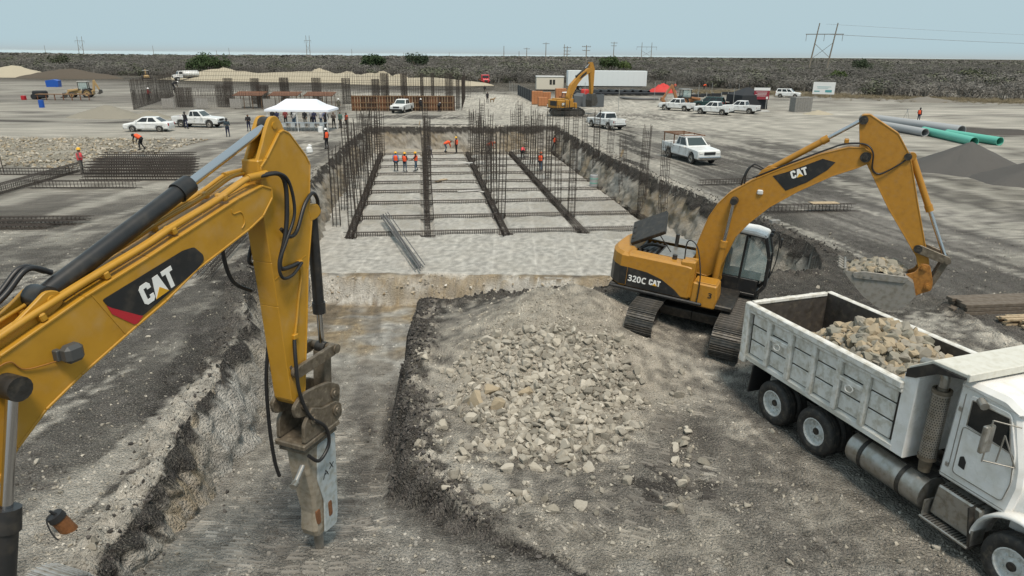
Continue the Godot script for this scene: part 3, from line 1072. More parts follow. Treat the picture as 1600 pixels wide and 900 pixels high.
	rf.ext(rnd(P2([0.3, 2.93, 1.56, 2.9, 1.5, 2.98, 1.2, 3.04, 0.45, 3.03]), 0.04), z0 - 0.02, z1 + 0.02, 0.05)
	part("roof", rf, mats["white_new"], cab)
	var se := mb()
	se.xf = b
	se.box(V(0.75, 1.6, -0.92), V(0.5, 0.18, 0.5), 0.06)
	se.box(V(0.52, 1.95, -0.92), V(0.14, 0.7, 0.5), 0.06)
	se.box(V(1.3, 1.4, -0.92), V(0.2, 0.5, 0.5), 0.04)
	part("operator_seat", se, mats["seat"], cab)
	var gl := mb()
	gl.xf = b
	gl.grp(-1)
	gl.quad(V(1.735, 1.5, z1 - 0.05), V(1.735, 1.5, z0 + 0.05), V(1.7, 2.3, z0 + 0.05), V(1.7, 2.3, z1 - 0.05))
	gl.quad(V(1.7, 2.3, z1 - 0.05), V(1.7, 2.3, z0 + 0.05), V(1.51, 2.86, z0 + 0.05), V(1.51, 2.86, z1 - 0.05))
	part("windscreen", gl, mats["cab_glass"], cab)
	var gs := mb()
	gs.xf = b
	for z in [z0 + 0.02, z1 - 0.02]:
		gs.quad(V(0.4, 1.6, z), V(0.95, 1.6, z), V(0.95, 2.86, z), V(0.42, 2.86, z))
		gs.quad(V(1.02, 1.6, z), V(1.68, 1.6, z), V(1.66, 2.3, z), V(1.0, 2.86, z))
	part("side_window", gs, mats["cab_glass"], cab)
	var mr := mb()
	mr.xf = b
	for z in [z0 - 0.1]:
		mr.tube(smooth_path([V(1.66, 2.9, z + 0.1), V(1.82, 2.75, z - 0.05), V(1.86, 2.0, z - 0.06), V(1.78, 1.5, z + 0.1)]), 0.016, 6)
		mr.box(V(1.9, 2.55, z - 0.1), V(0.05, 0.3, 0.18), 0.02)
	mr.box(V(1.62, 2.98, -1.1), V(0.1, 0.1, 0.12), 0.02)
	mr.box(V(1.62, 2.98, -0.65), V(0.1, 0.1, 0.12), 0.02)
	part("mirror", mr, mats["black"], cab)
	if decal:
		var de := mb()
		de.xf = b
		de.ext(P2([-2.0, 1.19, -0.32, 1.19, -0.55, 1.38, -0.95, 1.6, -1.4, 1.72, -2.0, 1.76]), 1.36, 1.367)
		de.xf = b * Transform3D(PLAN, V(0, 1.12, 0))
		var sw := []
		for i in 13:
			var a: float = lerpf(-1.0, 1.0, i / 12.0)
			sw.append(Vector2(-2.688 + 0.42 * a * a * a * a + 0.06 * a * a, 1.378 * a))
		sw.append(Vector2(-1.99, 1.378))
		sw.append(Vector2(-1.99, -1.378))
		de.ext(sw, 0.1, 0.64, 0.0)
		part("side_stripe", de, mats["black_paint"], house)
	return house

func boomed(parent: Node3D, called: String, poly: Array, hw: float, lip: float, m: Material) -> MeshInstance3D:
	var k := mb()
	k.ext(poly, -hw, hw, 0.012)
	# flanges standing proud along both edges
	for i in poly.size():
		var p: Vector2 = poly[i]
		var q: Vector2 = poly[(i + 1) % poly.size()]
		k.bar(V(p.x, p.y, 0), V(q.x, q.y, 0), hw * 2.0 + lip * 2.0, 0.03, 0.008, Vector3(-(q - p).y, (q - p).x, 0))
	return part(called, k, m, parent)

func loader_excavator():
	var yel: Material = mats["yellow_old"]
	var root := thing("tracked_excavator", "weathered yellow excavator with opened hood holding a bucket of rock over the dump truck", "excavator", V(5.63, 0.0, -19.6), deg_to_rad(-25))
	var tilt := Transform3D(Basis(Vector3(0, 0, 1), deg_to_rad(-4.5)), V(0, 0.03, 0))
	# undercarriage: crawlers run across the upper body
	var under := tilt * Transform3D(Basis(Vector3.UP, deg_to_rad(90.4)), V(0, 0, 0))
	var sh := shoe(0.19, 0.8)
	for s in [-1.0, 1.0]:
		crawler(root, under * Transform3D(Basis.IDENTITY, V(-0.32, 0, s * 1.19)), 4.4, 0.95, 0.8, 0.19, mats["track_steel"], sh)
	var uc := mb()
	uc.xf = under
	for s in [-1.0, 1.0]:
		for z in [-1.0, 1.0]:
			uc.ext(rnd(P2([0.25 * s, 0.5, 0.95 * s, 0.42, 1.0 * s, 0.72, 0.25 * s, 0.86]), 0.04), minf(0.0, z * 0.95), maxf(0.0, z * 0.95), 0.02)
	uc.box(V(0, 0.68, 0), V(1.5, 0.3, 1.6), 0.08)
	part("carbody", uc, mats["dark_steel"], root)
	var house: Node3D = exc_house(root, tilt, yel, true, true)
	text_part(house, "320C", tilt * V(-1.66, 1.44, 1.37), tilt.basis * Basis(Vector3(0.9, 0, 0), Vector3(0, 1, 0), Vector3(0, 0, 1)), 0.2, mats["letters"])
	cat_letters(house, tilt * V(-1.3, 1.37, 1.37), Vector2(1, -0.08), 0.17)
	text_part(root, "3", tilt * V(0.45, 1.42, 1.335), tilt.basis, 0.16, mats["black"], "mark")
	var boom := boomed(root, "boom", P2([-0.08, 1.7, 0.26, 1.64, 0.57, 1.84, 0.93, 2.91, 1.27, 3.37, 1.74, 3.86, 2.41, 4.36, 3.19, 4.84, 3.72, 5.08, 4.0, 5.24, 4.02, 5.48, 3.83, 5.61, 3.48, 5.6, 2.83, 5.38, 1.9, 4.93, 1.21, 4.56, 0.64, 4.15, 0.36, 3.82, 0.14, 3.41, -0.12, 2.53]), 0.22, 0.012, yel)
	var bd := mb()
	bd.ext(P2([1.72, 4.72, 2.1, 4.35, 2.6, 4.62, 3.05, 4.98, 3.22, 5.2, 2.9, 5.27, 2.4, 5.02, 2.1, 4.87]), 0.22, 0.228)
	part("boom_stripe", bd, mats["black_paint"], boom)
	cat_letters(boom, V(2.22, 4.68, 0.226), Vector2(1, 0.42), 0.21)
	var bp := mb()
	pin(bp, Vector2(3.9, 5.38), 0.24, 0.13)
	part("pin", bp, mats["dark_steel"], boom)
	bp = mb()
	pin(bp, Vector2(0.81, 3.97), 0.3, 0.11)
	part("pin", bp, mats["dark_steel"], boom)
	bp = mb()
	bp.box(V(1.45, 4.25, 0.235), V(0.16, 0.14, 0.08), 0.03)
	part("boom_lamp", bp, mats["lamp_glass"], boom)
	var er := mb()
	for z in [-0.13, 0.13]:
		er.ext(rnd(P2([1.25, 4.58, 2.0, 4.94, 1.68, 4.95, 1.55, 4.9, 1.42, 4.86]), 0.05), z - 0.03, z + 0.03, 0.008)
	part("cylinder_bracket", er, yel, boom)
	var hp := mb()
	for z in [0.1, 0.17]:
		hp.tube(smooth_path([V(1.2, 4.62, z), V(2.0, 5.03, z), V(3.0, 5.52, z), V(3.4, 5.68, z), V(3.85, 5.7, z + 0.1), V(4.05, 5.5, z + 0.16), V(4.1, 5.1, z + 0.1), V(4.3, 4.98, z + 0.08), V(4.65, 5.22, z + 0.05), V(4.85, 5.4, z)], 5), 0.02, 7)
	hp.tube(smooth_path([V(1.5, 4.85, 0.1), V(1.2, 4.98, 0.1), V(1.02, 4.72, 0.12), V(1.0, 4.4, 0.12)], 5), 0.022, 7)
	hp.tube(smooth_path([V(1.45, 4.8, -0.1), V(1.1, 4.9, -0.05), V(0.95, 4.62, 0.0), V(0.9, 4.36, 0.0)], 5), 0.022, 7)
	part("hydraulic_hose", hp, mats["hose"], boom)
	var wl := mb()
	for z in [-0.05, 0.08]:
		wl.box(V(3.4, 5.74, z), V(0.11, 0.12, 0.09), 0.02)
	part("work_light", wl, yel, boom)
	# stick
	var stick := boomed(root, "stick", P2([3.62, 6.3, 3.74, 5.6, 4.0, 5.15, 4.64, 4.1, 5.5, 2.9, 5.62, 2.52, 5.82, 2.6, 5.75, 2.9, 5.6, 3.3, 5.25, 4.35, 4.95, 5.3, 4.84, 5.55, 4.54, 6.0, 3.84, 6.43, 3.68, 6.42]), 0.18, 0.012, yel)
	var sp := mb()
	pin(sp, Vector2(3.71, 6.3), 0.2, 0.1)
	part("pin", sp, mats["dark_steel"], stick)
	sp = mb()
	pin(sp, Vector2(5.47, 3.14), 0.26, 0.1)
	part("pin", sp, mats["dark_steel"], stick)
	sp = mb()
	sp.cyl(V(4.85, 5.45, -0.24), V(4.85, 5.45, 0.24), 0.09, 0.09, 14)
	part("pin", sp, mats["dark_steel"], stick)
	sp = mb()
	sp.cyl(V(3.71, 6.3, -0.24), V(3.71, 6.3, 0.24), 0.11, 0.11, 14)
	part("pin", sp, mats["dark_steel"], stick)
	hyd(root, "stick_cylinder", V(1.6, 4.86, 0), V(3.7, 6.3, 0), 0.63, 0.085, 0.052, yel)
	hyd(root, "bucket_cylinder", V(4.95, 5.45, 0), V(6.15, 2.91, 0), 0.52, 0.08, 0.05, yel)
	for z in [-0.42, 0.42]:
		hyd(root, "boom_cylinder", V(0.5, 1.45, z), V(0.81, 3.97, z), 0.52, 0.09, 0.048, yel)
	# linkage and bucket
	var lk := mb()
	for z in [-0.24, 0.24]:
		lk.ext(rnd(P2([5.4, 3.2, 5.5, 3.25, 6.22, 3.0, 6.27, 2.85, 6.16, 2.8, 5.45, 3.03]), 0.05), z - 0.035, z + 0.035, 0.01)
		lk.ext(rnd(P2([6.1, 2.97, 6.26, 2.94, 5.97, 2.1, 5.83, 2.1]), 0.05), z * 0.7 - 0.03, z * 0.7 + 0.03, 0.01)
	lk.cyl(V(6.18, 2.9, -0.3), V(6.18, 2.9, 0.3), 0.07, 0.07, 12)
	part("linkage", lk, mats["brown_steel"], root)
	var bk := mb()
	var bp2 := P2([3.82, 2.42, 4.0, 2.2, 4.4, 1.78, 4.8, 1.52, 5.12, 1.48, 5.42, 1.66, 5.6, 1.98, 5.5, 2.3, 5.28, 2.44])
	var inn := P2([3.9, 2.42, 4.05, 2.24, 4.42, 1.84, 4.82, 1.58, 5.11, 1.55, 5.36, 1.7, 5.5, 1.98, 5.42, 2.26, 5.24, 2.38])
	bk.grp(-1)
	for i in bp2.size() - 1:
		var p: Vector2 = bp2[i]
		var q: Vector2 = bp2[i + 1]
		bk.quad(V(p.x, p.y, 0.6), V(p.x, p.y, -0.6), V(q.x, q.y, -0.6), V(q.x, q.y, 0.6))
		var p2: Vector2 = inn[i]
		var q2: Vector2 = inn[i + 1]
		bk.quad(V(p2.x, p2.y, -0.58), V(p2.x, p2.y, 0.58), V(q2.x, q2.y, 0.58), V(q2.x, q2.y, -0.58))
	for z in [-0.6, 0.58]:
		bk.ext(bp2, z, z + 0.025, 0.0)
	for z in [-0.61, 0.61]:
		bk.ext(rnd(P2([4.1, 2.26, 4.3, 2.26, 5.3, 2.28, 5.36, 2.46, 4.3, 2.47, 4.05, 2.4]), 0.05), z - 0.03, z + 0.03, 0.01)
		for x in [4.35, 4.52]:
			bk.cyl(V(x, 2.36, z - 0.05), V(x, 2.36, z + 0.05), 0.035, 0.035, 8)
	bk.bar(V(3.86, 2.42, -0.6), V(3.86, 2.42, 0.6), 0.05, 0.16, 0.01)
	for i in 5:
		bk.bar(V(3.92, 2.38, -0.5 + i * 0.25), V(3.68, 2.52, -0.5 + i * 0.25), 0.07, 0.07, 0.02)
	var bucket := part("bucket", bk, mats["bucket_steel"], root)
	var br := mb()
	for z in [-0.2, 0.2]:
		br.ext(rnd(P2([5.28, 2.4, 5.42, 1.7, 5.75, 1.95, 5.97, 2.06, 5.96, 2.3, 5.82, 2.74, 5.62, 2.76, 5.52, 2.5]), 0.07), z - 0.03, z + 0.03, 0.01)
		pin(br, Vector2(5.7, 2.65), z + signf(z) * 0.04, 0.085)
		pin(br, Vector2(5.86, 2.16), z + signf(z) * 0.04, 0.085)
	part("hinge_plate", br, mats["rust_yellow"], bucket)
	return root

func breaker_excavator():
	var yel: Material = mats["yellow_new"]
	var root := thing("breaker_excavator", "clean yellow excavator whose long arm carries a hydraulic rock breaker", "excavator", V(-6.1726, 0.0, -3.1473), deg_to_rad(67.975))
	var sh := shoe(0.2, 0.62)
	var und := Transform3D(Basis(Vector3.UP, deg_to_rad(4.0)), V(2.26, 0.0, -0.41))
	for s in [-1.0, 1.0]:
		crawler(root, und * Transform3D(Basis.IDENTITY, V(-0.1, 0, s * 1.3)), 4.9, 0.95, 0.62, 0.2, mats["track_pale"], sh)
	var uc := mb()
	uc.xf = und
	uc.box(V(0, 0.65, 0), V(1.6, 0.35, 2.4), 0.08)
	part("carbody", uc, mats["dark_steel"], root)
	exc_house(root, Transform3D(Basis.IDENTITY, V(0.55, 0.0, 0)), yel, false, false)
	# boom: high knee, then a long straight nose
	var boom := boomed(root, "boom", P2([1.4, 1.75, 1.75, 1.7, 2.0, 2.1, 2.45, 3.3, 2.76, 3.91, 2.97, 4.11, 3.31, 4.36, 3.74, 4.56, 4.47, 4.84, 4.91, 5.0, 5.42, 5.24, 6.38, 5.54, 6.66, 5.66, 6.88, 5.88, 6.88, 6.0, 6.7, 6.07, 6.25, 5.98, 5.23, 5.7, 4.77, 5.57, 3.94, 5.36, 3.02, 5.07, 2.55, 4.78, 2.1, 4.0, 1.6, 2.7]), 0.25, 0.012, yel)
	var de := mb()
	de.ext(rnd(P2([4.12, 5.27, 4.18, 5.17, 4.56, 4.93, 5.42, 5.25, 5.54, 5.33, 5.54, 5.4, 5.42, 5.53, 5.25, 5.53]), 0.03), 0.25, 0.259)
	part("boom_stripe", de, mats["black_paint"], boom)
	var rs := mb()
	rs.ext(P2([4.16, 5.19, 4.57, 4.93, 4.49, 4.87, 4.44, 4.87, 4.2, 5.08]), 0.25, 0.258)
	part("red_stripe", rs, mats["red"], boom)
	cat_letters(boom, V(4.62, 5.03, 0.258), Vector2(1, 0.27), 0.25, 0.0)
	var wp := mb()
	wp.bar(V(4.02, 5.36, 0.253), V(4.32, 4.8, 0.253), 0.006, 0.015, 0)
	wp.tube(smooth_path([V(6.1, 5.86, 0.252), V(6.12, 5.8, 0.254), V(6.25, 5.8, 0.254), V(6.3, 5.72, 0.254), V(6.3, 5.64, 0.254), V(6.24, 5.58, 0.252)], 5), 0.009, 6)
	part("weld_seam", wp, yel, boom)
	var lm := mb()
	lm.box(V(3.62, 4.88, 0.36), V(0.2, 0.19, 0.15), 0.04)
	lm.box(V(3.52, 4.88, 0.28), V(0.06, 0.12, 0.08), 0.01)
	part("work_lamp", lm, mats["grey_lamp"], boom)
	var wr := mb()
	wr.tube(smooth_path([V(3.5, 4.82, 0.28), V(3.2, 4.86, 0.265), V(3.08, 4.99, 0.265), V(2.9, 4.95, 0.265), V(2.6, 4.8, 0.265)], 6), 0.008, 5)
	part("lamp_wire", wr, mats["rust_yellow"], boom)
	var pp := mb()
	for q in [[0.2, 0.036, 0.06], [0.12, 0.022, 0.05], [-0.08, 0.022, 0.05], [-0.14, 0.022, 0.05], [-0.21, 0.03, 0.06]]:
		var z: float = q[0]
		var o: float = q[2]
		pp.tube(smooth_path([V(2.6, 4.92 + o, z), V(3.02, 5.15 + o, z), V(3.94, 5.42 + o, z), V(4.77, 5.63 + o, z), V(5.23, 5.77 + o, z), V(5.9, 5.94 + o, z), V(6.2, 6.04 + o, z), V(6.5, 6.14 + o, z * 1.05), V(6.75, 6.16 + o, z * 1.1)], 4), q[1], 10)
	for x in [3.5, 4.25, 5.2, 6.05]:
		var y: float = 5.07 + (x - 3.02) * 0.29 + 0.05
		for z in [0.2, 0.12, -0.11, -0.21]:
			pp.box(V(x, y + 0.03, z), V(0.07, 0.09, 0.09), 0.015, Basis(Vector3(0, 0, 1), 0.28))
	for z in [0.2, -0.2]:
		pp.cyl(V(6.5, 6.2, z), V(6.85, 6.21, z * 1.05), 0.055, 0.055, 12)
	part("hydraulic_pipe", pp, yel, boom)
	var ear := mb()
	for z in [-0.14, 0.14]:
		ear.ext(rnd(P2([2.75, 5.0, 3.5, 5.2, 3.78, 5.34, 3.76, 5.48, 3.62, 5.52, 3.5, 5.44]), 0.06), z - 0.025, z + 0.025, 0.008)
		ear.cyl(V(3.66, 5.41, z - 0.045), V(3.66, 5.41, z + 0.045), 0.05, 0.05, 14)
	part("cylinder_bracket", ear, yel, boom)
	var bs := mb()
	pin(bs, Vector2(3.0, 4.78), 0.36, 0.11)
	bs.cyl(V(3.0, 4.78, -0.3), V(3.0, 4.78, 0.4), 0.09, 0.09, 14)
	part("pin", bs, mats["black_paint"], boom)
	hyd(root, "stick_cylinder", V(3.66, 5.41, 0), V(7.2, 6.83, 0), 0.57, 0.105, 0.062, mats["black_paint"])
	for z in [-0.36, 0.36]:
		hyd(root, "boom_cylinder", V(1.95, 0.95, z), V(3.0, 4.78, z), 0.69, 0.11, 0.055, mats["black_paint"])
	# stick
	var stick := boomed(root, "stick", P2([6.82, 6.3, 6.77, 5.65, 6.82, 4.93, 6.86, 4.24, 6.94, 2.66, 7.02, 2.55, 7.2, 2.52, 7.26, 2.7, 7.5, 4.0, 7.6, 4.62, 7.79, 5.34, 7.75, 5.51, 7.86, 6.2, 7.78, 6.34, 7.46, 6.7, 7.34, 6.75, 7.26, 6.72, 6.95, 6.4]), 0.16, 0.01, yel)
	var tl := mb()
	for z in [-0.1, 0.1]:
		tl.ext(rnd(P2([6.76, 6.3, 7.5, 6.5, 7.36, 6.86, 7.27, 6.96, 7.14, 6.95, 7.06, 6.84]), 0.06), z - 0.03, z + 0.03, 0.008)
		tl.cyl(V(7.2, 6.83, z - 0.045), V(7.2, 6.83, z + 0.045), 0.05, 0.05, 14)
	tl.box(V(6.84, 6.2, 0), V(0.12, 0.4, 0.3), 0.02)
	part("tail_fork", tl, yel, stick)
	var sm := mb()
	sm.bar(V(6.84, 4.66, 0.162), V(7.58, 4.84, 0.162), 0.006, 0.012, 0)
	part("weld_seam", sm, yel, stick)
	var pv := mb()
	pin(pv, Vector2(7.05, 3.1), 0.2, 0.09)
	part("pin", pv, mats["brown_steel"], stick)
	pv = mb()
	pv.cyl(V(6.99, 3.2, -0.17), V(6.99, 3.2, 0.17), 0.03, 0.03, 8)
	part("pin", pv, mats["brown_steel"], stick)
	hyd(root, "bucket_cylinder", V(8.0, 5.45, 0), V(7.97, 3.12, 0), 0.72, 0.09, 0.05, mats["black_paint"])
	var bb := mb()
	bb.ext(rnd(P2([7.74, 5.3, 7.72, 5.6, 8.04, 5.56, 8.1, 5.42, 8.0, 5.34]), 0.05), -0.13, 0.13, 0.02)
	part("cylinder_mount", bb, yel, stick)
	# hoses: from the boom nose round to the stick
	var hs := mb()
	for q in [[0.3, 0.033], [0.34, 0.024], [-0.26, 0.028]]:
		var z: float = q[0]
		var f: float = 0.0 if z > 0.32 else 0.12
		hs.tube(smooth_path([V(6.7, 6.2, z * 0.7), V(6.98, 6.2, z), V(7.16 - f * 0.4, 6.02, z), V(7.2 - f, 5.6, z), V(6.98, 5.25, z), V(6.8 + f * 0.5, 4.95, z - 0.02), V(6.84 + f * 0.4, 4.72 + f, z - 0.02), V(7.1, 4.68 + f, z - 0.06), V(7.4, 4.78, z - 0.12)], 7), q[1], 9)
	hs.tube(smooth_path([V(7.0, 5.4, 0.24), V(7.15, 5.25, 0.25), V(7.35, 5.3, 0.23), V(7.6, 5.62, 0.2), V(7.86, 5.76, 0.16), V(8.02, 5.62, 0.12), V(8.05, 5.45, 0.08)], 6), 0.03, 9)
	hs.tube(smooth_path([V(6.5, 5.6, -0.25), V(6.4, 5.2, -0.3), V(6.5, 4.7, -0.3), V(6.8, 4.45, -0.26)], 6), 0.03, 9)
	hs.tube(smooth_path([V(7.12, 3.62, 0.17), V(7.02, 3.3, 0.24), V(7.0, 2.8, 0.27), V(7.15, 2.3, 0.3), V(7.45, 1.95, 0.34), V(7.5, 1.6, 0.34), V(7.25, 1.42, 0.32), V(7.05, 1.62, 0.28)], 7), 0.03, 9)
	hs.tube(smooth_path([V(6.94, 3.6, -0.17), V(6.85, 3.0, -0.22), V(6.86, 2.2, -0.28), V(6.9, 1.5, -0.3), V(6.95, 1.15, -0.28)], 7), 0.03, 9)
	for q in [-0.05, -0.14]:
		var h2 := mb()
		h2.tube(smooth_path([V(3.85, 5.62, q), V(3.62, 5.72, q), V(3.35, 5.52, q), V(3.0, 5.3, q - 0.05), V(2.4, 5.0, q - 0.1)], 6), 0.03, 9)
		part("supply_hose", h2, mats["hose"], root)
	part("hydraulic_hose", hs, mats["hose"], root)
	var cl := mb()
	cl.tube(smooth_path([V(7.35, 4.8, 0.17), V(7.42, 4.6, 0.17), V(7.3, 4.2, 0.17), V(7.22, 3.9, 0.17), V(7.14, 3.65, 0.17)], 4), 0.022, 8)
	cl.box(V(7.14, 3.66, 0.175), V(0.1, 0.08, 0.06), 0.01)
	cl.box(V(7.4, 4.78, 0.17), V(0.1, 0.07, 0.08), 0.01)
	part("pipe_clamp", cl, yel, stick)
	# linkage
	var lk := mb()
	for z in [-0.23, 0.23]:
		lk.ext(rnd(P2([6.98, 3.14, 7.06, 3.2, 8.0, 3.22, 8.08, 3.12, 8.0, 3.02, 7.06, 3.0, 6.97, 3.05]), 0.05), z - 0.035, z + 0.035, 0.012)
	lk.ext(rnd(P2([7.88, 3.1, 8.05, 3.1, 7.98, 2.3, 7.78, 2.28]), 0.05), -0.13, 0.13, 0.02)
	lk.cyl(V(8.0, 3.12, -0.29), V(8.0, 3.12, 0.29), 0.08, 0.08, 14)
	part("linkage", lk, mats["brown_steel"], root)
	# breaker: coupler cheeks, head plate, housing, chisel
	var cp := mb()
	for z in [-0.21, 0.21]:
		cp.ext(rnd(P2([6.86, 2.56, 7.1, 2.7, 7.5, 2.66, 7.8, 2.6, 8.06, 2.42, 8.0, 2.1, 7.6, 2.2, 7.1, 2.3, 6.9, 2.36]), 0.08), z - 0.035, z + 0.035, 0.012)
		pin(cp, Vector2(7.1, 2.52), z + 0.03 * signf(z), 0.08)
		pin(cp, Vector2(7.86, 2.36), z + 0.03 * signf(z), 0.09)
	var coupler := part("coupler", cp, mats["brown_steel"], root)
	var ck := mb()
	for z in [-0.25, 0.25]:
		ck.ext(rnd(P2([6.98, 1.86, 7.02, 2.18, 7.24, 2.4, 7.5, 2.26, 7.86, 2.22, 8.0, 2.1, 8.0, 1.9, 7.86, 1.84]), 0.05), z - 0.035, z + 0.035, 0.012)
		pin(ck, Vector2(7.24, 2.2), z + 0.03 * signf(z), 0.085)
		pin(ck, Vector2(7.84, 2.06), z + 0.03 * signf(z), 0.1)
	ck.box(V(7.42, 1.8, 0), V(0.96, 0.1, 0.6), 0.02)
	ck.box(V(7.42, 1.69, 0), V(0.88, 0.08, 0.52), 0.02)
	part("breaker_bracket", ck, mats["brown_steel"], root)
	var hsg := mb()
	var rings := []
	for q in [[1.66, 7.06, 7.82, 0.21], [1.2, 7.08, 7.79, 0.2], [0.75, 7.16, 7.76, 0.2], [0.35, 7.2, 7.72, 0.17], [0.0, 7.16, 7.7, 0.18], [-0.12, 7.2, 7.68, 0.17]]:
		var y: float = q[0]
		var b: float = 0.05
		rings.append([V(q[1] + b, y, -q[3]), V(q[1], y, -q[3] + b), V(q[1], y, q[3] - b), V(q[1] + b, y, q[3]), V(q[2] - b, y, q[3]), V(q[2], y, q[3] - b), V(q[2], y, -q[3] + b), V(q[2] - b, y, -q[3])])
	hsg.loft(rings, true, -1)
	var hous := part("breaker_housing", hsg, mats["breaker_side"], root)
	var sd := mb()
	for z in [-0.225, 0.19]:
		sd.ext(rnd(P2([7.36, 1.62, 7.84, 1.62, 7.8, 0.9, 7.74, 0.1, 7.68, -0.14, 7.34, -0.12, 7.4, 0.5, 7.28, 1.0]), 0.05), z, z + 0.035, 0.012)
	part("side_plate", sd, mats["breaker_blue"], hous)
	var sl := mb()
	sl.ext(rnd(P2([7.48, 0.12, 7.58, 0.12, 7.58, 0.42, 7.48, 0.42]), 0.05), 0.21, 0.23, 0.0)
	sl.ext(rnd(P2([7.22, 0.12, 7.31, 0.12, 7.31, 0.4, 7.22, 0.4]), 0.05), 0.15, 0.19, 0.0)
	part("slot", sl, mats["rust"], hous)
	var wt := mb()
	for q in [[7.42, 0.92, 7.5, 1.06], [7.5, 1.06, 7.56, 0.94], [7.46, 0.99, 7.55, 1.0], [7.62, 1.14, 7.7, 1.0], [7.6, 1.02, 7.72, 1.1]]:
		wt.bar(V(q[0], q[1], 0.228), V(q[2], q[3], 0.228), 0.004, 0.014, 0)
	part("chalk_mark", wt, mats["black"], hous)
	var ch := mb()
	ch.cyl(V(7.42, -0.1, 0), V(7.42, -0.52, 0), 0.085, 0.085, 16)
	ch.cyl(V(7.42, -0.52, 0), V(7.42, -0.68, 0), 0.085, 0.03, 16)
	part("chisel", ch, mats["alu"], root)
	var pt := mb()
	pt.cyl(V(6.98, 1.45, 0.2), V(6.72, 1.32, 0.26), 0.045, 0.045, 10)
	pt.cyl(V(6.72, 1.32, 0.26), V(6.62, 1.3, 0.28), 0.06, 0.06, 10)
	part("hose_port", pt, mats["alu"], hous)
	return root

func wheel(parent: Node3D, ce: Vector3, R: float, W: float, rim_m: Material, out := 1.0, bolts := 10, deep := 0.3):
	# axle along local Z; out says which way the outer face looks
	var bas := Basis.IDENTITY if out > 0 else Basis(Vector3.UP, PI)
	var rr := R * 0.58
	var t := mb()
	t.lathe([Vector2(rr, -W * 0.5), Vector2(R * 0.93, -W * 0.5), Vector2(R * 0.99, -W * 0.38), Vector2(R, -W * 0.2), Vector2(R, W * 0.2), Vector2(R * 0.99, W * 0.38), Vector2(R * 0.93, W * 0.5), Vector2(R * 0.75, W * 0.53), Vector2(rr, W * 0.46), Vector2(rr, -W * 0.5)], 28, ce, bas, false)
	for i in 3:
		var z := (i - 1) * W * 0.22
		t.lathe([Vector2(R * 1.0, z - W * 0.07), Vector2(R * 1.012, z - W * 0.06), Vector2(R * 1.012, z + W * 0.06), Vector2(R * 1.0, z + W * 0.07)], 28, ce, bas)
	var o := part("wheel", t, mats["rubber"], parent)
	var r := mb()
	r.lathe([Vector2(rr * 0.97, -W * 0.3), Vector2(rr * 1.03, W * 0.46), Vector2(rr * 0.94, W * 0.48), Vector2(rr * 0.86, W * (0.46 - deep)), Vector2(rr * 0.45, W * (0.44 - deep)), Vector2(rr * 0.4, W * (0.5 - deep)), Vector2(rr * 0.3, W * (0.6 - deep)), Vector2(0.0, W * (0.62 - deep))].map(func(p): return p), 24, ce, bas)
	for i in bolts:
		var a := TAU * i / bolts
		var p := Vector3(cos(a) * rr * 0.6, sin(a) * rr * 0.6, W * (0.45 - deep))
		r.cyl(ce + bas * p, ce + bas * (p + Vector3(0, 0, 0.03)), rr * 0.07, rr * 0.06, 6)
	part("rim", r, rim_m, o)
	var h := mb()
	h.cyl(ce + bas * Vector3(0, 0, W * (0.5 - deep)), ce + bas * Vector3(0, 0, W * (0.7 - deep)), rr * 0.28, rr * 0.24, 14)
	part("hub", h, mats["dark_steel"], o)
	return o

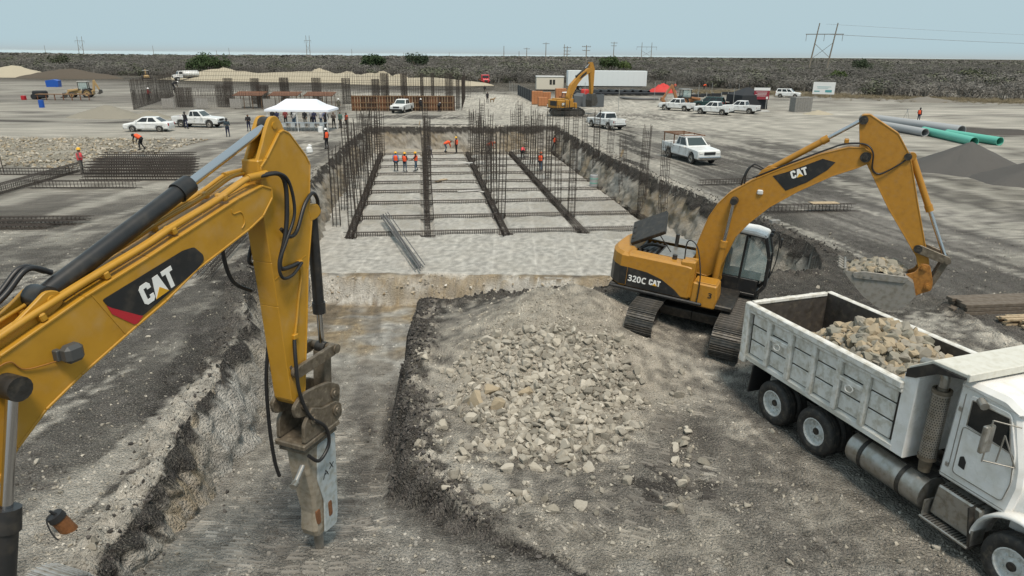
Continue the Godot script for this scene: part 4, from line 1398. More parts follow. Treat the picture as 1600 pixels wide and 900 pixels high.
func dump_truck():
	var wt: Material = mats["white_bed"]
	var wn: Material = mats["white_new"]
	var root := thing("dump_truck", "white dump truck with a ribbed steel bed half filled with broken rock", "dump truck", V(7.33, -0.52, -14.88), deg_to_rad(-70.73))
	for x in [0.0, 1.36]:
		for s in [-1.0, 1.0]:
			wheel(root, V(x, 0.53, s * 1.06), 0.53, 0.29, mats["white_rim"], s, 10, 0.42)
			wheel(root, V(x, 0.53, s * 0.74), 0.53, 0.27, mats["white_rim"], s, 0, 0.3)
	for s in [-1.0, 1.0]:
		wheel(root, V(5.78, 0.53, s * 1.04), 0.53, 0.3, mats["white_rim"], s, 10, 0.2)
	var fr := mb()
	for z in [-0.42, 0.42]:
		fr.box(V(2.6, 0.95, z), V(7.6, 0.26, 0.09), 0.01)
	for x in [0.0, 1.36, 5.78]:
		fr.cyl(V(x, 0.53, -0.9), V(x, 0.53, 0.9), 0.09, 0.09, 12)
	fr.box(V(0.68, 0.75, 0), V(2.2, 0.2, 1.0), 0.03)
	part("chassis", fr, mats["dark_steel"], root)
	# ---- bed
	var yb := 1.24
	var yt := 2.68
	var x0 := -1.25
	var x1 := 3.3
	var hw := 1.24
	var bed := mb()
	bed.box(V((x0 + x1) * 0.5, yb + 0.06, 0), V(x1 - x0, 0.12, hw * 2 - 0.1), 0.0)
	for s in [-1.0, 1.0]:
		bed.box(V((x0 + x1) * 0.5, (yb + yt) * 0.5, s * (hw - 0.09)), V(x1 - x0, yt - yb - 0.02, 0.03), 0.0)
	var bedo := part("bed", bed, mats["bed_inside"], root)
	for s in [-1.0, 1.0]:
		var pl := mb()
		# pressed panels between ribs
		var xs := [x0 + 0.18, -0.36, 0.36, 1.08, 1.8, 2.52, x1 - 0.04]
		for i in 6:
			var a: float = xs[i] + 0.075
			var b: float = xs[i + 1] - 0.075
			for j in 3:
				var ya := yb + 0.17 + j * 0.385
				pl.box(V((a + b) * 0.5, ya + 0.18, s * (hw - 0.055)), V(b - a, 0.355, 0.035), 0.014)
		part("side_panel", pl, wt, bedo)
		for i in 5:
			var rb := mb()
			rb.box(V(xs[i + 1], (yb + yt) * 0.5 - 0.02, s * (hw - 0.02)), V(0.14, yt - yb - 0.26, 0.12), 0.02)
			part("rib", rb, wt, bedo)
		var rl := mb()
		rl.box(V((x0 + x1) * 0.5, yt - 0.07, s * (hw - 0.01)), V(x1 - x0, 0.16, 0.16), 0.025)
		rl.box(V((x0 + x1) * 0.5, yt - 0.19, s * (hw - 0.015)), V(x1 - x0, 0.07, 0.1), 0.015)
		part("top_rail", rl, wt, bedo)
		var sl := mb()
		sl.ext(P2([hw - 0.1, yb + 0.16, hw + 0.01, yb + 0.1, hw + 0.01, yb, hw - 0.3, yb - 0.04, hw - 0.3, yb + 0.1]).map(func(p): return Vector2(p.x * s, p.y)), 0, 1, 0.0)
		var o := part("bottom_rail", sl, wt, bedo)
		o.transform = Transform3D(Basis(Vector3(0, 0, 1), Vector3(0, 1, 0), Vector3(x0 - x1, 0, 0)), V(x1, 0, 0))
		for x in [x0 + 0.09]:
			var po := mb()
			po.box(V(x, (yb + yt) * 0.5 - 0.05, s * (hw - 0.02)), V(0.2, yt - yb + 0.1, 0.16), 0.02)
			part("corner_post", po, wt, bedo)
		for x in [0.0, 2.16]:
			var hk := mb()
			hk.box(V(x, 2.1, s * (hw - 0.01)), V(0.62, 0.11, 0.09), 0.015)
			hk.tube(smooth_path([V(x - 0.12, 2.0, s * (hw + 0.03)), V(x - 0.08, 1.92, s * (hw + 0.05)), V(x + 0.04, 1.92, s * (hw + 0.05)), V(x + 0.08, 2.0, s * (hw + 0.03)), V(x - 0.02, 2.05, s * (hw + 0.03)), V(x - 0.12, 2.0, s * (hw + 0.03))], 4), 0.016, 6)
			part("tie_hook", hk, wt, bedo)
	var tg := mb()
	tg.box(V(x0 + 0.05, (yb + yt) * 0.5, 0), V(0.06, yt - yb, hw * 2 - 0.2), 0.01)
	part("tailgate", tg, mats["bed_inside"], bedo)
	var tg2 := mb()
	tg2.box(V(x0 + 0.04, yt - 0.04, 0), V(0.12, 0.1, hw * 2 - 0.24), 0.02)
	for z in [-0.7, 0.0, 0.7]:
		tg2.box(V(x0 - 0.02, (yb + yt) * 0.5, z), V(0.08, yt - yb, 0.12), 0.015)
	part("tailgate_frame", tg2, wt, bedo)
	var hb := mb()
	hb.ext(P2([x1 - 0.04, yb - 0.02, x1 + 0.26, yb - 0.02, x1 + 0.26, 2.95, x1 - 0.04, 2.86]), -hw, hw, 0.015)
	part("headboard", hb, wn, bedo)
	var gd := mb()
	# cab guard: sloping plate reaching forward over the cab
	gd.ext(P2([x1, 2.9, 3.78, 3.24, 4.42, 3.26, 4.42, 3.33, 3.74, 3.31, x1, 3.0]), -hw + 0.02, hw - 0.02, 0.012)
	gd.box(V(4.42, 3.28, 0), V(0.05, 0.14, hw * 2), 0.01)
	part("cab_guard", gd, mats["white_guard"], bedo)
	for s in [-1.0, 1.0]:
		var gs := mb()
		gs.ext(P2([x1, 2.8, 3.5, 2.86, 3.9, 3.12, 4.4, 3.24, 3.76, 3.26, x1, 2.96]), s * hw - 0.02, s * hw + 0.02, 0.0)
		part("guard_edge", gs, mats["black_paint"], bedo)
	var mf := mb()
	for s in [-1.0, 1.0]:
		mf.box(V(-0.78, 0.82, s * 0.95), V(0.03, 0.75, 0.62), 0.0, Basis(Vector3(0, 0, 1), -0.12))
	part("mud_flap", mf, mats["black"], root)
	# ---- tank, exhaust, steps
	var tk := mb()
	tk.cyl(V(2.28, 0.66, 0.88), V(4.02, 0.66, 0.88), 0.34, 0.34, 28)
	tk.cyl(V(2.28, 0.66, -0.88), V(4.02, 0.66, -0.88), 0.34, 0.34, 28)
	var tank := part("fuel_tank", tk, mats["alu"], root)
	var sp := mb()
	for x in [2.62, 3.55]:
		for z in [-0.88, 0.88]:
			sp.lathe([Vector2(0.342, -0.04), Vector2(0.355, -0.04), Vector2(0.355, 0.04), Vector2(0.342, 0.04)], 28, V(x, 0.66, z), Basis(Vector3(0, 0, -1), Vector3(0, 1, 0), Vector3(1, 0, 0)))
	sp.box(V(3.15, 0.99, 0.72), V(1.7, 0.03, 0.5), 0.005)
	part("tank_strap", sp, mats["dark_steel"], tank)
	var ex := mb()
	ex.cyl(V(3.86, 1.38, 1.0), V(3.86, 2.72, 1.0), 0.15, 0.15, 24)
	var exo := part("exhaust_shield", ex, mats["shield"], root)
	# rows of punched holes in the heat shield
	var hl := mb()
	for r in 26:
		for c in 22:
			var a := TAU * (c + 0.5 * (r % 2)) / 22.0
			var y := 1.44 + r * 0.048
			var ce := V(3.86 + cos(a) * 0.1505, y, 1.0 + sin(a) * 0.1505)
			var t := V(-sin(a), 0, cos(a)) * 0.0125
			var u := V(0, 0.015, 0)
			hl.grp(-1)
			hl.quad(ce + t, ce + u, ce - t, ce - u)
	part("punched_hole", hl, mats["black"], exo).set_meta("kind", "stuff")
	var er := mb()
	er.cyl(V(3.86, 1.1, 1.0), V(3.86, 1.38, 1.0), 0.1, 0.12, 18)
	er.lathe([Vector2(0.15, 2.7 - 2.72), Vector2(0.165, -0.02), Vector2(0.165, 0.05), Vector2(0.12, 0.05)], 24, V(3.86, 2.72, 1.0), Basis(Vector3(1, 0, 0), Vector3(0, 0, -1), Vector3(0, 1, 0)))
	er.lathe([Vector2(0.15, -0.03), Vector2(0.16, -0.02), Vector2(0.16, 0.05), Vector2(0.12, 0.05)], 24, V(3.86, 1.38, 1.0), Basis(Vector3(1, 0, 0), Vector3(0, 0, -1), Vector3(0, 1, 0)))
	er.cyl(V(3.86, 2.72, 1.0), V(3.86, 2.82, 1.0), 0.1, 0.085, 18)
	part("exhaust_collar", er, mats["brown_steel"], exo)
	var ep := mb()
	ep.tube(smooth_path([V(3.86, 2.8, 1.0), V(3.86, 2.98, 1.0), V(3.8, 3.07, 1.0), V(3.66, 3.12, 1.0), V(3.38, 3.1, 1.0)], 5), 0.085, 16, false)
	part("exhaust_pipe", ep, mats["alu"], exo)
	var st := mb()
	for s in [-1.0, 1.0]:
		st.ext(rnd(P2([4.2, 0.45, 5.05, 0.45, 5.1, 0.95, 5.08, 1.08, 4.25, 1.08]), 0.05), minf(s * 0.7, s * 1.1), maxf(s * 0.7, s * 1.1), 0.03)
		st.box(V(4.62, 0.38, s * 1.14), V(0.95, 0.05, 0.26), 0.012)
		for x in [4.16, 5.08]:
			st.ext(P2([x - 0.02, 0.36, x + 0.02, 0.36, x + 0.02, 0.7, x - 0.02, 0.7]), minf(s * 0.9, s * 1.2), maxf(s * 0.9, s * 1.2), 0.0)
	var sto := part("step_box", st, mats["alu"], root)
	var sg := mb()
	for i in 15:
		for s in [-1.0, 1.0]:
			sg.box(V(4.22 + i * 0.057, 0.408, s * 1.14), V(0.02, 0.012, 0.2), 0.0)
			sg.box(V(4.28 + i * 0.054, 1.085, s * 1.02), V(0.022, 0.012, 0.09), 0.0)
	part("step_grip", sg, mats["dark_steel"], sto)
	# ---- cab
	var cb := mb()
	var prof := P2([4.12, 1.18, 5.42, 1.18, 5.5, 1.75, 5.46, 2.1, 5.2, 2.98, 4.9, 3.06, 4.16, 3.06])
	cb.ext(rnd(prof, 0.05, 3), -1.02, 1.02, 0.06)
	var cab := part("cab", cb, wn, root)
	var ro := mb()
	ro.ext(rnd(P2([4.14, 2.98, 5.26, 2.9, 5.3, 3.0, 5.0, 3.16, 4.2, 3.16]), 0.06, 3), -1.05, 1.05, 0.08)
	part("roof", ro, wn, cab)
	for s in [-1.0, 1.0]:
		var dr := mb()
		dr.ext(rnd(P2([4.4, 1.42, 5.3, 1.42, 5.36, 1.8, 5.32, 2.3, 5.1, 2.94, 4.4, 2.94]), 0.08), minf(s * 1.02, s * 1.05), maxf(s * 1.02, s * 1.05), 0.01)
		var door := part("door", dr, wn, cab)
		var gl := mb()
		gl.ext(rnd(P2([4.46, 2.38, 5.24, 2.3, 5.1, 2.86, 4.46, 2.86]), 0.05), minf(s * 1.04, s * 1.056), maxf(s * 1.04, s * 1.056), 0.004)
		part("window", gl, mats["dark_glass"], door)
		var wf := mb()
		var ww := P2([4.46, 2.38, 5.24, 2.3, 5.1, 2.86, 4.46, 2.86])
		for i in 4:
			wf.bar(V(ww[i].x, ww[i].y, s * 1.052), V(ww[(i + 1) % 4].x, ww[(i + 1) % 4].y, s * 1.052), 0.02, 0.03, 0.005, Vector3(0, 0, 1))
		part("window_frame", wf, mats["alu"], door)
		var dl := mb()
		dl.ext(rnd(P2([4.48, 1.6, 4.6, 1.58, 4.6, 1.74, 4.54, 1.82, 4.48, 1.78]), 0.02), minf(s * 1.05, s * 1.062), maxf(s * 1.05, s * 1.062), 0.004)
		part("door_handle", dl, mats["black"], door)
		var tr := mb()
		var dp := rnd(P2([4.4, 1.42, 5.3, 1.42, 5.36, 1.8, 5.3, 2.3, 4.4, 2.34]), 0.08)
		for i in dp.size():
			var p: Vector2 = dp[i]
			var q: Vector2 = dp[(i + 1) % dp.size()]
			tr.bar(V(p.x, p.y, s * 1.05), V(q.x, q.y, s * 1.05), 0.012, 0.014, 0.0, Vector3(0, 0, 1))
		part("door_seal", tr, mats["alu"], door)
		var mi := mb()
		mi.box(V(5.02, 2.5, s * 1.36), V(0.08, 0.5, 0.22), 0.02)
		var mo := part("mirror", mi, mats["alu"], cab)
		var ma := mb()
		for q in [[V(5.3, 2.8, 1.05), V(5.05, 2.85, 1.36)], [V(5.36, 2.1, 1.05), V(5.05, 2.12, 1.38)], [V(5.05, 2.85, 1.36), V(5.05, 2.1, 1.38)], [V(5.36, 2.1, 1.05), V(5.18, 2.62, 1.2)], [V(5.18, 2.62, 1.2), V(5.15, 2.12, 1.2)]]:
			var a: Vector3 = q[0]
			var b: Vector3 = q[1]
			a.z *= s
			b.z *= s
			ma.cyl(a, b, 0.013, 0.013, 8)
		ma.cyl(V(4.6, 2.93, s * 1.08), V(4.74, 2.9, s * 1.16), 0.07, 0.07, 12)
		part("mirror_arm", ma, mats["grey_steel"], mo)
		var seam := mb()
		seam.box(V(4.75, 1.28, s * 1.022), V(1.2, 0.012, 0.01), 0.0)
		seam.box(V(4.3, 2.2, s * 1.022), V(0.012, 1.4, 0.01), 0.0)
		for y in [1.5, 2.6]:
			seam.box(V(4.27, y, s * 1.03), V(0.06, 0.09, 0.03), 0.008)
		part("hinge", seam, mats["alu"], cab)
	var ws := mb()
	ws.grp(-1)
	for s in [-1.0, 1.0]:
		ws.box(V(5.35, 2.54, s * 0.48), V(0.03, 0.74, 0.84), 0.008, Basis(Vector3(0, 0, 1), 0.285))
	part("windscreen", ws, mats["screen_glass"], cab)
	# ---- bonnet and front wings
	var bn := mb()
	var rings := []
	for q in [[5.44, 2.12, 0.92], [6.3, 2.02, 0.78], [7.0, 1.9, 0.6], [7.12, 1.75, 0.55]]:
		var x: float = q[0]
		var w: float = q[2]
		var t: float = q[1]
		rings.append([V(x, 1.0, w), V(x, 1.0, -w), V(x, t - 0.18, -w), V(x, t - 0.04, -w * 0.8), V(x, t, -w * 0.4), V(x, t, w * 0.4), V(x, t - 0.04, w * 0.8), V(x, t - 0.18, w)])
	for r in rings: r.reverse()
	bn.loft(rings, true, 4)
	part("bonnet", bn, wn, root)
	for s in [-1.0, 1.0]:
		var wg := mb()
		var wr := []
		for i in 15:
			var a := PI * (0.02 + 0.96 * i / 14.0)
			var ce := Vector2(5.78, 0.56)
			var ro2: float = 0.76 + 0.06 * sin(a)
			var ri: float = ro2 - 0.07
			var po := ce + Vector2(-cos(a), sin(a)) * ro2 * Vector2(1.02, 1.0)
			var pi_ := ce + Vector2(-cos(a), sin(a)) * ri * Vector2(1.02, 1.0)
			var za: float = s * 0.7
			var zb: float = s * 1.22
			var ring := [V(po.x, po.y, za), V(po.x, po.y, zb - s * 0.08), V(po.x * 0.5 + pi_.x * 0.5, po.y * 0.5 + pi_.y * 0.5, zb), V(pi_.x, pi_.y, zb - s * 0.06), V(pi_.x, pi_.y, za)]
			if s < 0: ring.reverse()
			wr.append(ring)
		wg.loft(wr, true, 5)
		part("wing", wg, wn, root)
		var fl := mb()
		fl.box(V(5.02, 0.72, s * 0.98), V(0.03, 0.75, 0.5), 0.0, Basis(Vector3(0, 0, 1), 0.2))
		part("front_flap", fl, mats["dark_steel"], root)
		var hdl := mb()
		hdl.box(V(7.05, 1.3, s * 0.85), V(0.2, 0.3, 0.34), 0.05)
		part("headlight", hdl, mats["lamp_glass"], root)
	var bm := mb()
	bm.box(V(7.3, 0.72, 0), V(0.2, 0.36, 2.4), 0.06)
	part("bumper", bm, mats["chrome"], root)
	return root

# ---------------------------------------------------------------- reinforcement
func cage_mesh(L: float, w: float, h: float, nw: int, nh: int, gap: float, r: float, rs: float) -> Array:
	# long bars along x from 0 to L, stirrups across; y from 0 to h
	var b := mb()
	var rng := RandomNumberGenerator.new()
	rng.seed = int(L * 100)
	for i in nw:
		var z: float = -w * 0.5 + w * i / (nw - 1)
		for y in [0.0, h]:
			b.rod(V(-rng.randf() * 0.4, y + rng.randf_range(-0.01, 0.01), z), V(L + rng.randf() * 0.5, y + rng.randf_range(-0.02, 0.02), z + rng.randf_range(-0.03, 0.03)), r)
	for i in range(1, nh - 1):
		var y: float = h * i / (nh - 1)
		for z in [-w * 0.5, w * 0.5]:
			b.rod(V(0, y, z), V(L, y, z), r)
	var s := mb()
	var x := 0.1
	while x < L:
		var q := [V(x, 0, -w * 0.5), V(x, h, -w * 0.5), V(x, h, w * 0.5), V(x, 0, w * 0.5)]
		for i in 4:
			s.rod(q[i], q[(i + 1) % 4], rs)
		x += gap * rng.randf_range(0.85, 1.15)
	return [b.mesh(), s.mesh()]

func cage(called: String, meshes: Array, tf: Transform3D, label: String, cat: String, group: String) -> Node3D:
	var o := thing(called, label, cat, Vector3.ZERO, 0.0, group)
	o.transform = tf
	part("long_bars", meshes[0], mats["rebar"], o)
	part("stirrups", meshes[1], mats["rebar"], o)
	return o

func dir_tf(a: Vector3, b: Vector3) -> Transform3D:
	var x := (b - a).normalized()
	var z := x.cross(Vector3.UP).normalized()
	return Transform3D(Basis(x, z.cross(x), z), a)

func build_rebar():
	dusty("rebar", C(0.042, 0.034, 0.029), 0.8, 0.1, C(0.11, 0.05, 0.025), 0.6, 1.0)
	# foundation beams of the pit
	var longm := cage_mesh(36.0, 0.34, 0.34, 3, 3, 0.15, 0.015, 0.011)
	var beam := ["the wall opposite the ladder", "the bay of three workers", "the middle of the pit", "the bay next to the drum", "the ladder wall"]
	var nth := ["first", "second", "third", "fourth", "fifth", "sixth", "seventh", "eighth", "ninth"]
	for bi in 5:
		var k: float = LONGS[bi]
		cage("beam_cage", longm, dir_tf(pit(k, -0.6, -2.66), pit(k, 35.0, -2.66)), "long dark rebar beam cage in the pit floor along " + beam[bi], "rebar cage", "long beam cages of the foundation pit")
	var crossm := cage_mesh(19.0, 0.26, 0.3, 3, 3, 0.13, 0.017, 0.013)
	for ci in CROSS.size():
		var k: float = CROSS[ci]
		cage("cross_beam_cage", crossm, dir_tf(pit(-9.4, k, -2.56), pit(9.7, k, -2.56)), nth[ci] + " thin rebar cross beam cage counted from the white bench", "rebar cage", "cross beam cages of the foundation pit")
	# column cages
	var rng := RandomNumberGenerator.new()
	rng.seed = 5
	var variants := []
	for i in 4:
		variants.append(cage_mesh(4.5 + i * 0.42, 0.36, 0.44, 3 if i % 2 else 2, 3, 0.24 + 0.05 * (i % 3), 0.017, 0.011))
	var spots := []
	for li in LONGS.size():
		for ci in CROSS.size():
			if ci == 0 and li in [1, 2, 3]: continue
			spots.append([Vector2(LONGS[li], CROSS[ci]), "rebar column cage on the %s cross beam along %s" % [nth[ci], beam[li]]])
			if li == 0 and ci > 0: spots.append([Vector2(LONGS[li] - 1.2, CROSS[ci] - 2.0), "rebar column against the pit side before the %s cross beam" % nth[ci]])
			if (li == 2 or li == 3) and ci > 3: spots.append([Vector2(LONGS[li] + 0.9, CROSS[ci] + 1.0), "rebar column standing off the %s cross beam near %s" % [nth[ci], beam[li]]])
	for sp in spots:
		var s: Vector2 = sp[0]
		var base := pit(s.x, s.y, -2.62)
		var up := Vector3(rng.randf_range(-0.04, 0.04), 1, rng.randf_range(-0.04, 0.04)).normalized()
		var x := up
		var z := x.cross(Vector3(PIT_U.x, 0, PIT_U.y)).normalized()
		cage("column_cage", variants[rng.randi() % 4], Transform3D(Basis(x, z.cross(x), z), base), sp[1], "rebar column", "rebar columns of the foundation pit")
	# cages stacked and being tied on the plateau beside the pit
	var sm := cage_mesh(6.6, 0.34, 0.36, 3, 3, 0.16, 0.016, 0.012)
	for row in 9:
		for lay in (2 if row < 4 else 1):
			var f := row / 8.0
			var a := V(lerpf(-27.2, -31.4, f) + lay * 0.3, 0.06 + lay * 0.42, lerpf(-43.0, -53.0, f) - lay * 0.15)
			cage("stacked_cage", sm, dir_tf(a, a + V(5.4, 0, -0.3)), "%s rebar cage in the %s row of the workers' stack" % ["upper" if lay else "lower", nth[row]], "rebar cage", "rebar cages stacked beside the two tying workers")
	cage("loose_cage", cage_mesh(6.0, 0.34, 0.4, 3, 3, 0.2, 0.015, 0.011), dir_tf(V(-28.6, 0.05, -40.3), V(-22.0, 0.05, -40.6)), "single rebar cage lying in front of the stacked cages", "rebar cage", "")
	cage("trench_cage", cage_mesh(9.5, 0.5, 0.5, 4, 3, 0.18, 0.015, 0.012), dir_tf(V(-29.2, 0.05, -37.6), V(-29.6, 0.05, -46.0)), "rebar beam cage laid across the pale footing at the stony field", "rebar cage", "")
	cage("trench_cage", cage_mesh(9.0, 0.34, 0.4, 3, 3, 0.2, 0.015, 0.011), dir_tf(V(-38.0, 0.05, -44.6), V(-29.6, 0.05, -45.0)), "rebar cage meeting the long beam cage at the stony field", "rebar cage", "")
	for i in 4:
		var a := V(-27.0 + 0.3 * i, 0.05 + 0.12 * (i % 2), -30.2 - 0.4 * i)
		cage("bundled_cage", cage_mesh(5.4 + 0.1 * i, 0.3, 0.16, 4, 2, 0.2, 0.018, 0.012), dir_tf(a, a + V(5.0, 0, -0.35)), nth[i] + " flat rebar bundle of four on the grey plateau", "rebar bundle", "flat rebar bundles on the grey plateau")
	cage("leaning_cage", cage_mesh(5.8, 0.5, 0.4, 4, 3, 0.19, 0.015, 0.011), dir_tf(V(-11.2, 0.1, -23.6), V(-12.0, 0.15, -29.4)), "rebar cage lying along the plateau brink behind the yellow boom", "rebar cage", "")
	cage("road_cage", cage_mesh(4.8, 0.34, 0.36, 3, 3, 0.2, 0.015, 0.011), dir_tf(V(13.4, 0.05, -35.5), V(18.2, 0.05, -36.1)), "rebar cage lying flat beside a pale board near the yellow excavator", "rebar cage", "")
	cage("road_cage", cage_mesh(3.7, 0.3, 0.3, 3, 3, 0.2, 0.015, 0.011), dir_tf(V(11.9, 0.05, -43.3), V(15.3, 0.05, -44.1)), "short rebar cage on the dark brink above the pit wall", "rebar cage", "")
	var bd := mb()
	bd.box(V(16.6, 0.46, -36.0), V(1.5, 0.04, 0.5), 0.005, Basis(Vector3.UP, 0.1))
	solo("board", bd, mats["plank_pale"], "pale board lying on the flat rebar cage", "board")
	# bar bundle dropped over the bench
	var rb := thing("bar_bundle", "bundle of long steel bars lying slantwise over the white bench", "steel bars", Vector3.ZERO)
	var a0 := V(-8.1, -1.85, -42.2)
	var b0 := V(-4.55, -2.26, -32.2)
	for i in 9:
		var k := mb()
		var o := V(rng.randf_range(-0.2, 0.2), rng.randf_range(0, 0.14), 0)
		k.cyl(a0 + o + V(0, 0, rng.randf_range(-0.5, 0.8)), b0 + o * 0.7 + V(rng.randf_range(-0.1, 0.1), 0, rng.randf_range(-0.6, 0.5)), 0.03, 0.03, 6)
		part("bar", k, mats["rebar_grey"], rb)
	var tri := mb()
	for q in [[0.0, 0.0], [0.5, 0.12], [0.15, 0.5]]:
		tri.rod(V(-34.6 + q[0], 0.0, -45.8 + q[1]), V(-34.35 + q[0] * 0.3, 6.5, -45.7 + q[1] * 0.3), 0.035)
	for i in 9:
		tri.rod(V(-34.6 + 0.25 * i / 12.0, i * 0.7, -45.8), V(-34.2, i * 0.7 + 0.3, -45.6), 0.018)
	solo("upright_cage", tri, mats["rebar"], "tall leaning rebar column by the stony field", "rebar column")

func rebar_screen(called: String, a: Vector3, b: Vector3, h: float, gap: float, hgap: float, r: float, label: String, seed_: int, jag := 0.3):
	var rng := RandomNumberGenerator.new()
	rng.seed = seed_
	var o := thing(called, label, "rebar wall")
	var v := mb()
	var L := (b - a).length()
	var d := (b - a) / L
	var n := int(L / gap)
	for i in n + 1:
		var p := a + d * (i * gap)
		v.rod(p, p + V(rng.randf_range(-0.05, 0.05), h - rng.randf() * jag, rng.randf_range(-0.05, 0.05)), r)
	part("upright_bars", v, mats["rebar"], o)
	var hz := mb()
	var y := 0.2
	while y < h * 0.8:
		hz.rod(a + V(0, y, 0.03), b + V(0, y, 0.03), r)
		y += hgap
	part("level_bars", hz, mats["rebar"], o)

func build_tank():
	# the half built tank behind the tent
	rebar_screen("rebar_wall", V(-53, 0, -98), V(-24, 0, -100.6), 2.9, 0.13, 0.16, 0.018, "dense dark rebar wall at the near side of the half built tank", 1)
	rebar_screen("rebar_wall", V(-62, 0, -129), V(-8, 0, -133), 5.6, 0.3, 0.7, 0.022, "tall open rebar wall at the far side of the half built tank", 2)
	rebar_screen("rebar_wall", V(-53, 0, -98), V(-62, 0, -129), 4.2, 0.25, 0.5, 0.022, "rebar wall along the left end of the half built tank", 3)
	rebar_screen("rebar_wall", V(-24, 0, -101.5), V(-8, 0, -103), 5.2, 0.32, 0.9, 0.02, "rebar wall rising out of the timber formwork", 4)
	rebar_screen("rebar_wall", V(-7.6, 0, -103), V(-9, 0, -131), 4.6, 0.4, 0.8, 0.02, "rebar wall along the road end of the half built tank", 6)
	var cols := [[-45, -112, 1.3, 3.9], [-41, -112.5, 1.3, 3.9], [-36.5, -113, 1.4, 4.0], [-31.5, -113.5, 1.4, 4.0], [-26.8, -113.5, 1.3, 4.0], [-22.2, -114, 1.2, 3.9], [-20.0, -110, 1.2, 4.9], [-17.0, -110, 0.9, 4.9], [-14.2, -110, 0.5, 4.9], [-12.6, -110.3, 0.5, 5.0], [-9.9, -109, 1.1, 5.0], [-8.4, -106.5, 0.6, 4.2], [-48.5, -104, 2.4, 2.8], [-43.0, -105, 2.2, 3.1], [-37.4, -105.5, 1.8, 3.2]]
	var rng := RandomNumberGenerator.new()
	rng.seed = 77
	for ci in cols.size():
		var c: Array = cols[ci]
		var k := mb()
		var s := mb()
		var n := int(c[2] / 0.09)
		for i in n + 1:
			for z in [-0.25, 0.25]:
				k.rod(V(-c[2] * 0.5 + i * 0.09, 0, z), V(-c[2] * 0.5 + i * 0.09 + rng.randf_range(-0.02, 0.02), c[3], z), 0.02)
		var y := 0.1
		while y < c[3]:
			for z in [-0.27, 0.27]:
				s.rod(V(-c[2] * 0.5, y, z), V(c[2] * 0.5, y, z), 0.018)
			y += 0.13
		var o := thing("wall_cage", "dense %s rebar cage standing %s in the half built tank" % ["tall narrow" if c[3] > 4.5 else ("broad low" if c[2] > 1.6 else "upright"), ["first of the inner row", "second of the inner row", "third of the inner row", "fourth of the inner row", "fifth of the inner row", "sixth of the inner row", "before the cone heaps", "beside the tall one", "thin and alone", "next to the thin one", "at the road end", "at the formwork corner", "at the outer corner", "behind the wall panels", "next to the decks"][ci]], "rebar cage", V(c[0], 0, c[1]), 0.06, "upright dense cages of the half built tank")
		part("upright_bars", k, mats["rebar"], o)
		part("ties", s, mats["rebar"], o)
	# plywood formwork with timber studs
	var f := thing("formwork_wall", "brown plywood formwork wall with many pale upright timber studs", "formwork", V(-23.0, 0, -100.0), 0.1)
	f.rotation.y = 0.115
	for i in 12:
		var p := mb()
		p.box(V(0.6 + i * 1.22, 1.05, 0), V(1.2, 2.05, 0.03), 0.0)
		part("plywood_sheet", p, mats["ply_dark"] if i % 3 else mats["ply_red"], f)
	for i in 38:
		var p := mb()
		p.box(V(0.1 + i * 0.385, 1.08 + rng.randf() * 0.06, 0.09), V(0.07, 2.15, 0.1), 0.0)
		part("stud", p, mats["plank_pale"] if i % 4 else mats["plank_brown"], f)
	for y in [0.45, 1.15, 2.05]:
		var p := mb()
		p.box(V(7.2, y, 0.16), V(14.4, 0.09, 0.06), 0.0)
		part("rail", p, mats["plank_brown"], f)
	for i in 3:
		var t := thing("shuttering_table", "low plywood shuttering deck on props beside the formwork wall", "formwork", V(-38.5 + i * 5.0, 0, -103.5 - i * 0.3), 0.06, "shuttering decks in the half built tank")
		var k := mb()
		k.box(V(0, 2.05, 0), V(4.2, 0.08, 3.4), 0.0, Basis(Vector3(1, 0, 0), 0.12))
		part("deck", k, mats["ply_red"], t)
		for x in [-1.9, -0.6, 0.6, 1.9]:
			for z in [-1.3, 1.4]:
				var q := mb()
				q.box(V(x, 1.0, z), V(0.09, 2.0, 0.09), 0.0)
				part("prop", q, mats["plank_brown"], t)
	for i in 4:
		var k := mb()
		k.box(V(-49.5 + i * 4.7, 0.75, -100.9 - i * 0.4), V(1.7, 1.3, 0.1), 0.01)
		part("pale_panel", k, mats["concrete"], get_node("rebar_wall"))

# ---------------------------------------------------------------- heaps of loose material
func heap(called: String, at: Vector3, rx: float, rz: float, h: float, m: Material, label: String, seed_: int, rough := 0.12, power := 1.0, n := 40):
	var nz := FastNoiseLite.new()
	nz.seed = seed_
	nz.frequency = 1.2 / rx
	nz.fractal_octaves = 4
	var st := SurfaceTool.new()
	st.begin(Mesh.PRIMITIVE_TRIANGLES)
	var R := int(n * 0.5)
	for j in R + 1:
		for i in n:
			var a := TAU * i / n
			var t := float(j) / R
			var w := 1.0 + 0.16 * nz.get_noise_2d(cos(a) * rx, sin(a) * rx + 50.0)
			var x := cos(a) * t * rx * w
			var z := sin(a) * t * rz * w
			var y := h * pow(1.0 - t, power)
			y += h * rough * nz.get_noise_2d(x * 2.0 + 9.0, z * 2.0) * (1.0 - t * 0.7)
			y *= smoothstep(1.02, 0.9, t)
			st.set_smooth_group(0)
			st.add_vertex(V(x, y - (0.06 if j == R else 0.0), z))
	for j in R:
		for i in n:
			var a := j * n + i
			var b := j * n + (i + 1) % n
			st.add_index(a); st.add_index(a + n); st.add_index(b + n)
			st.add_index(a); st.add_index(b + n); st.add_index(b)
	st.generate_normals()
	solo(called, st.commit(), m, label, "heap", at)

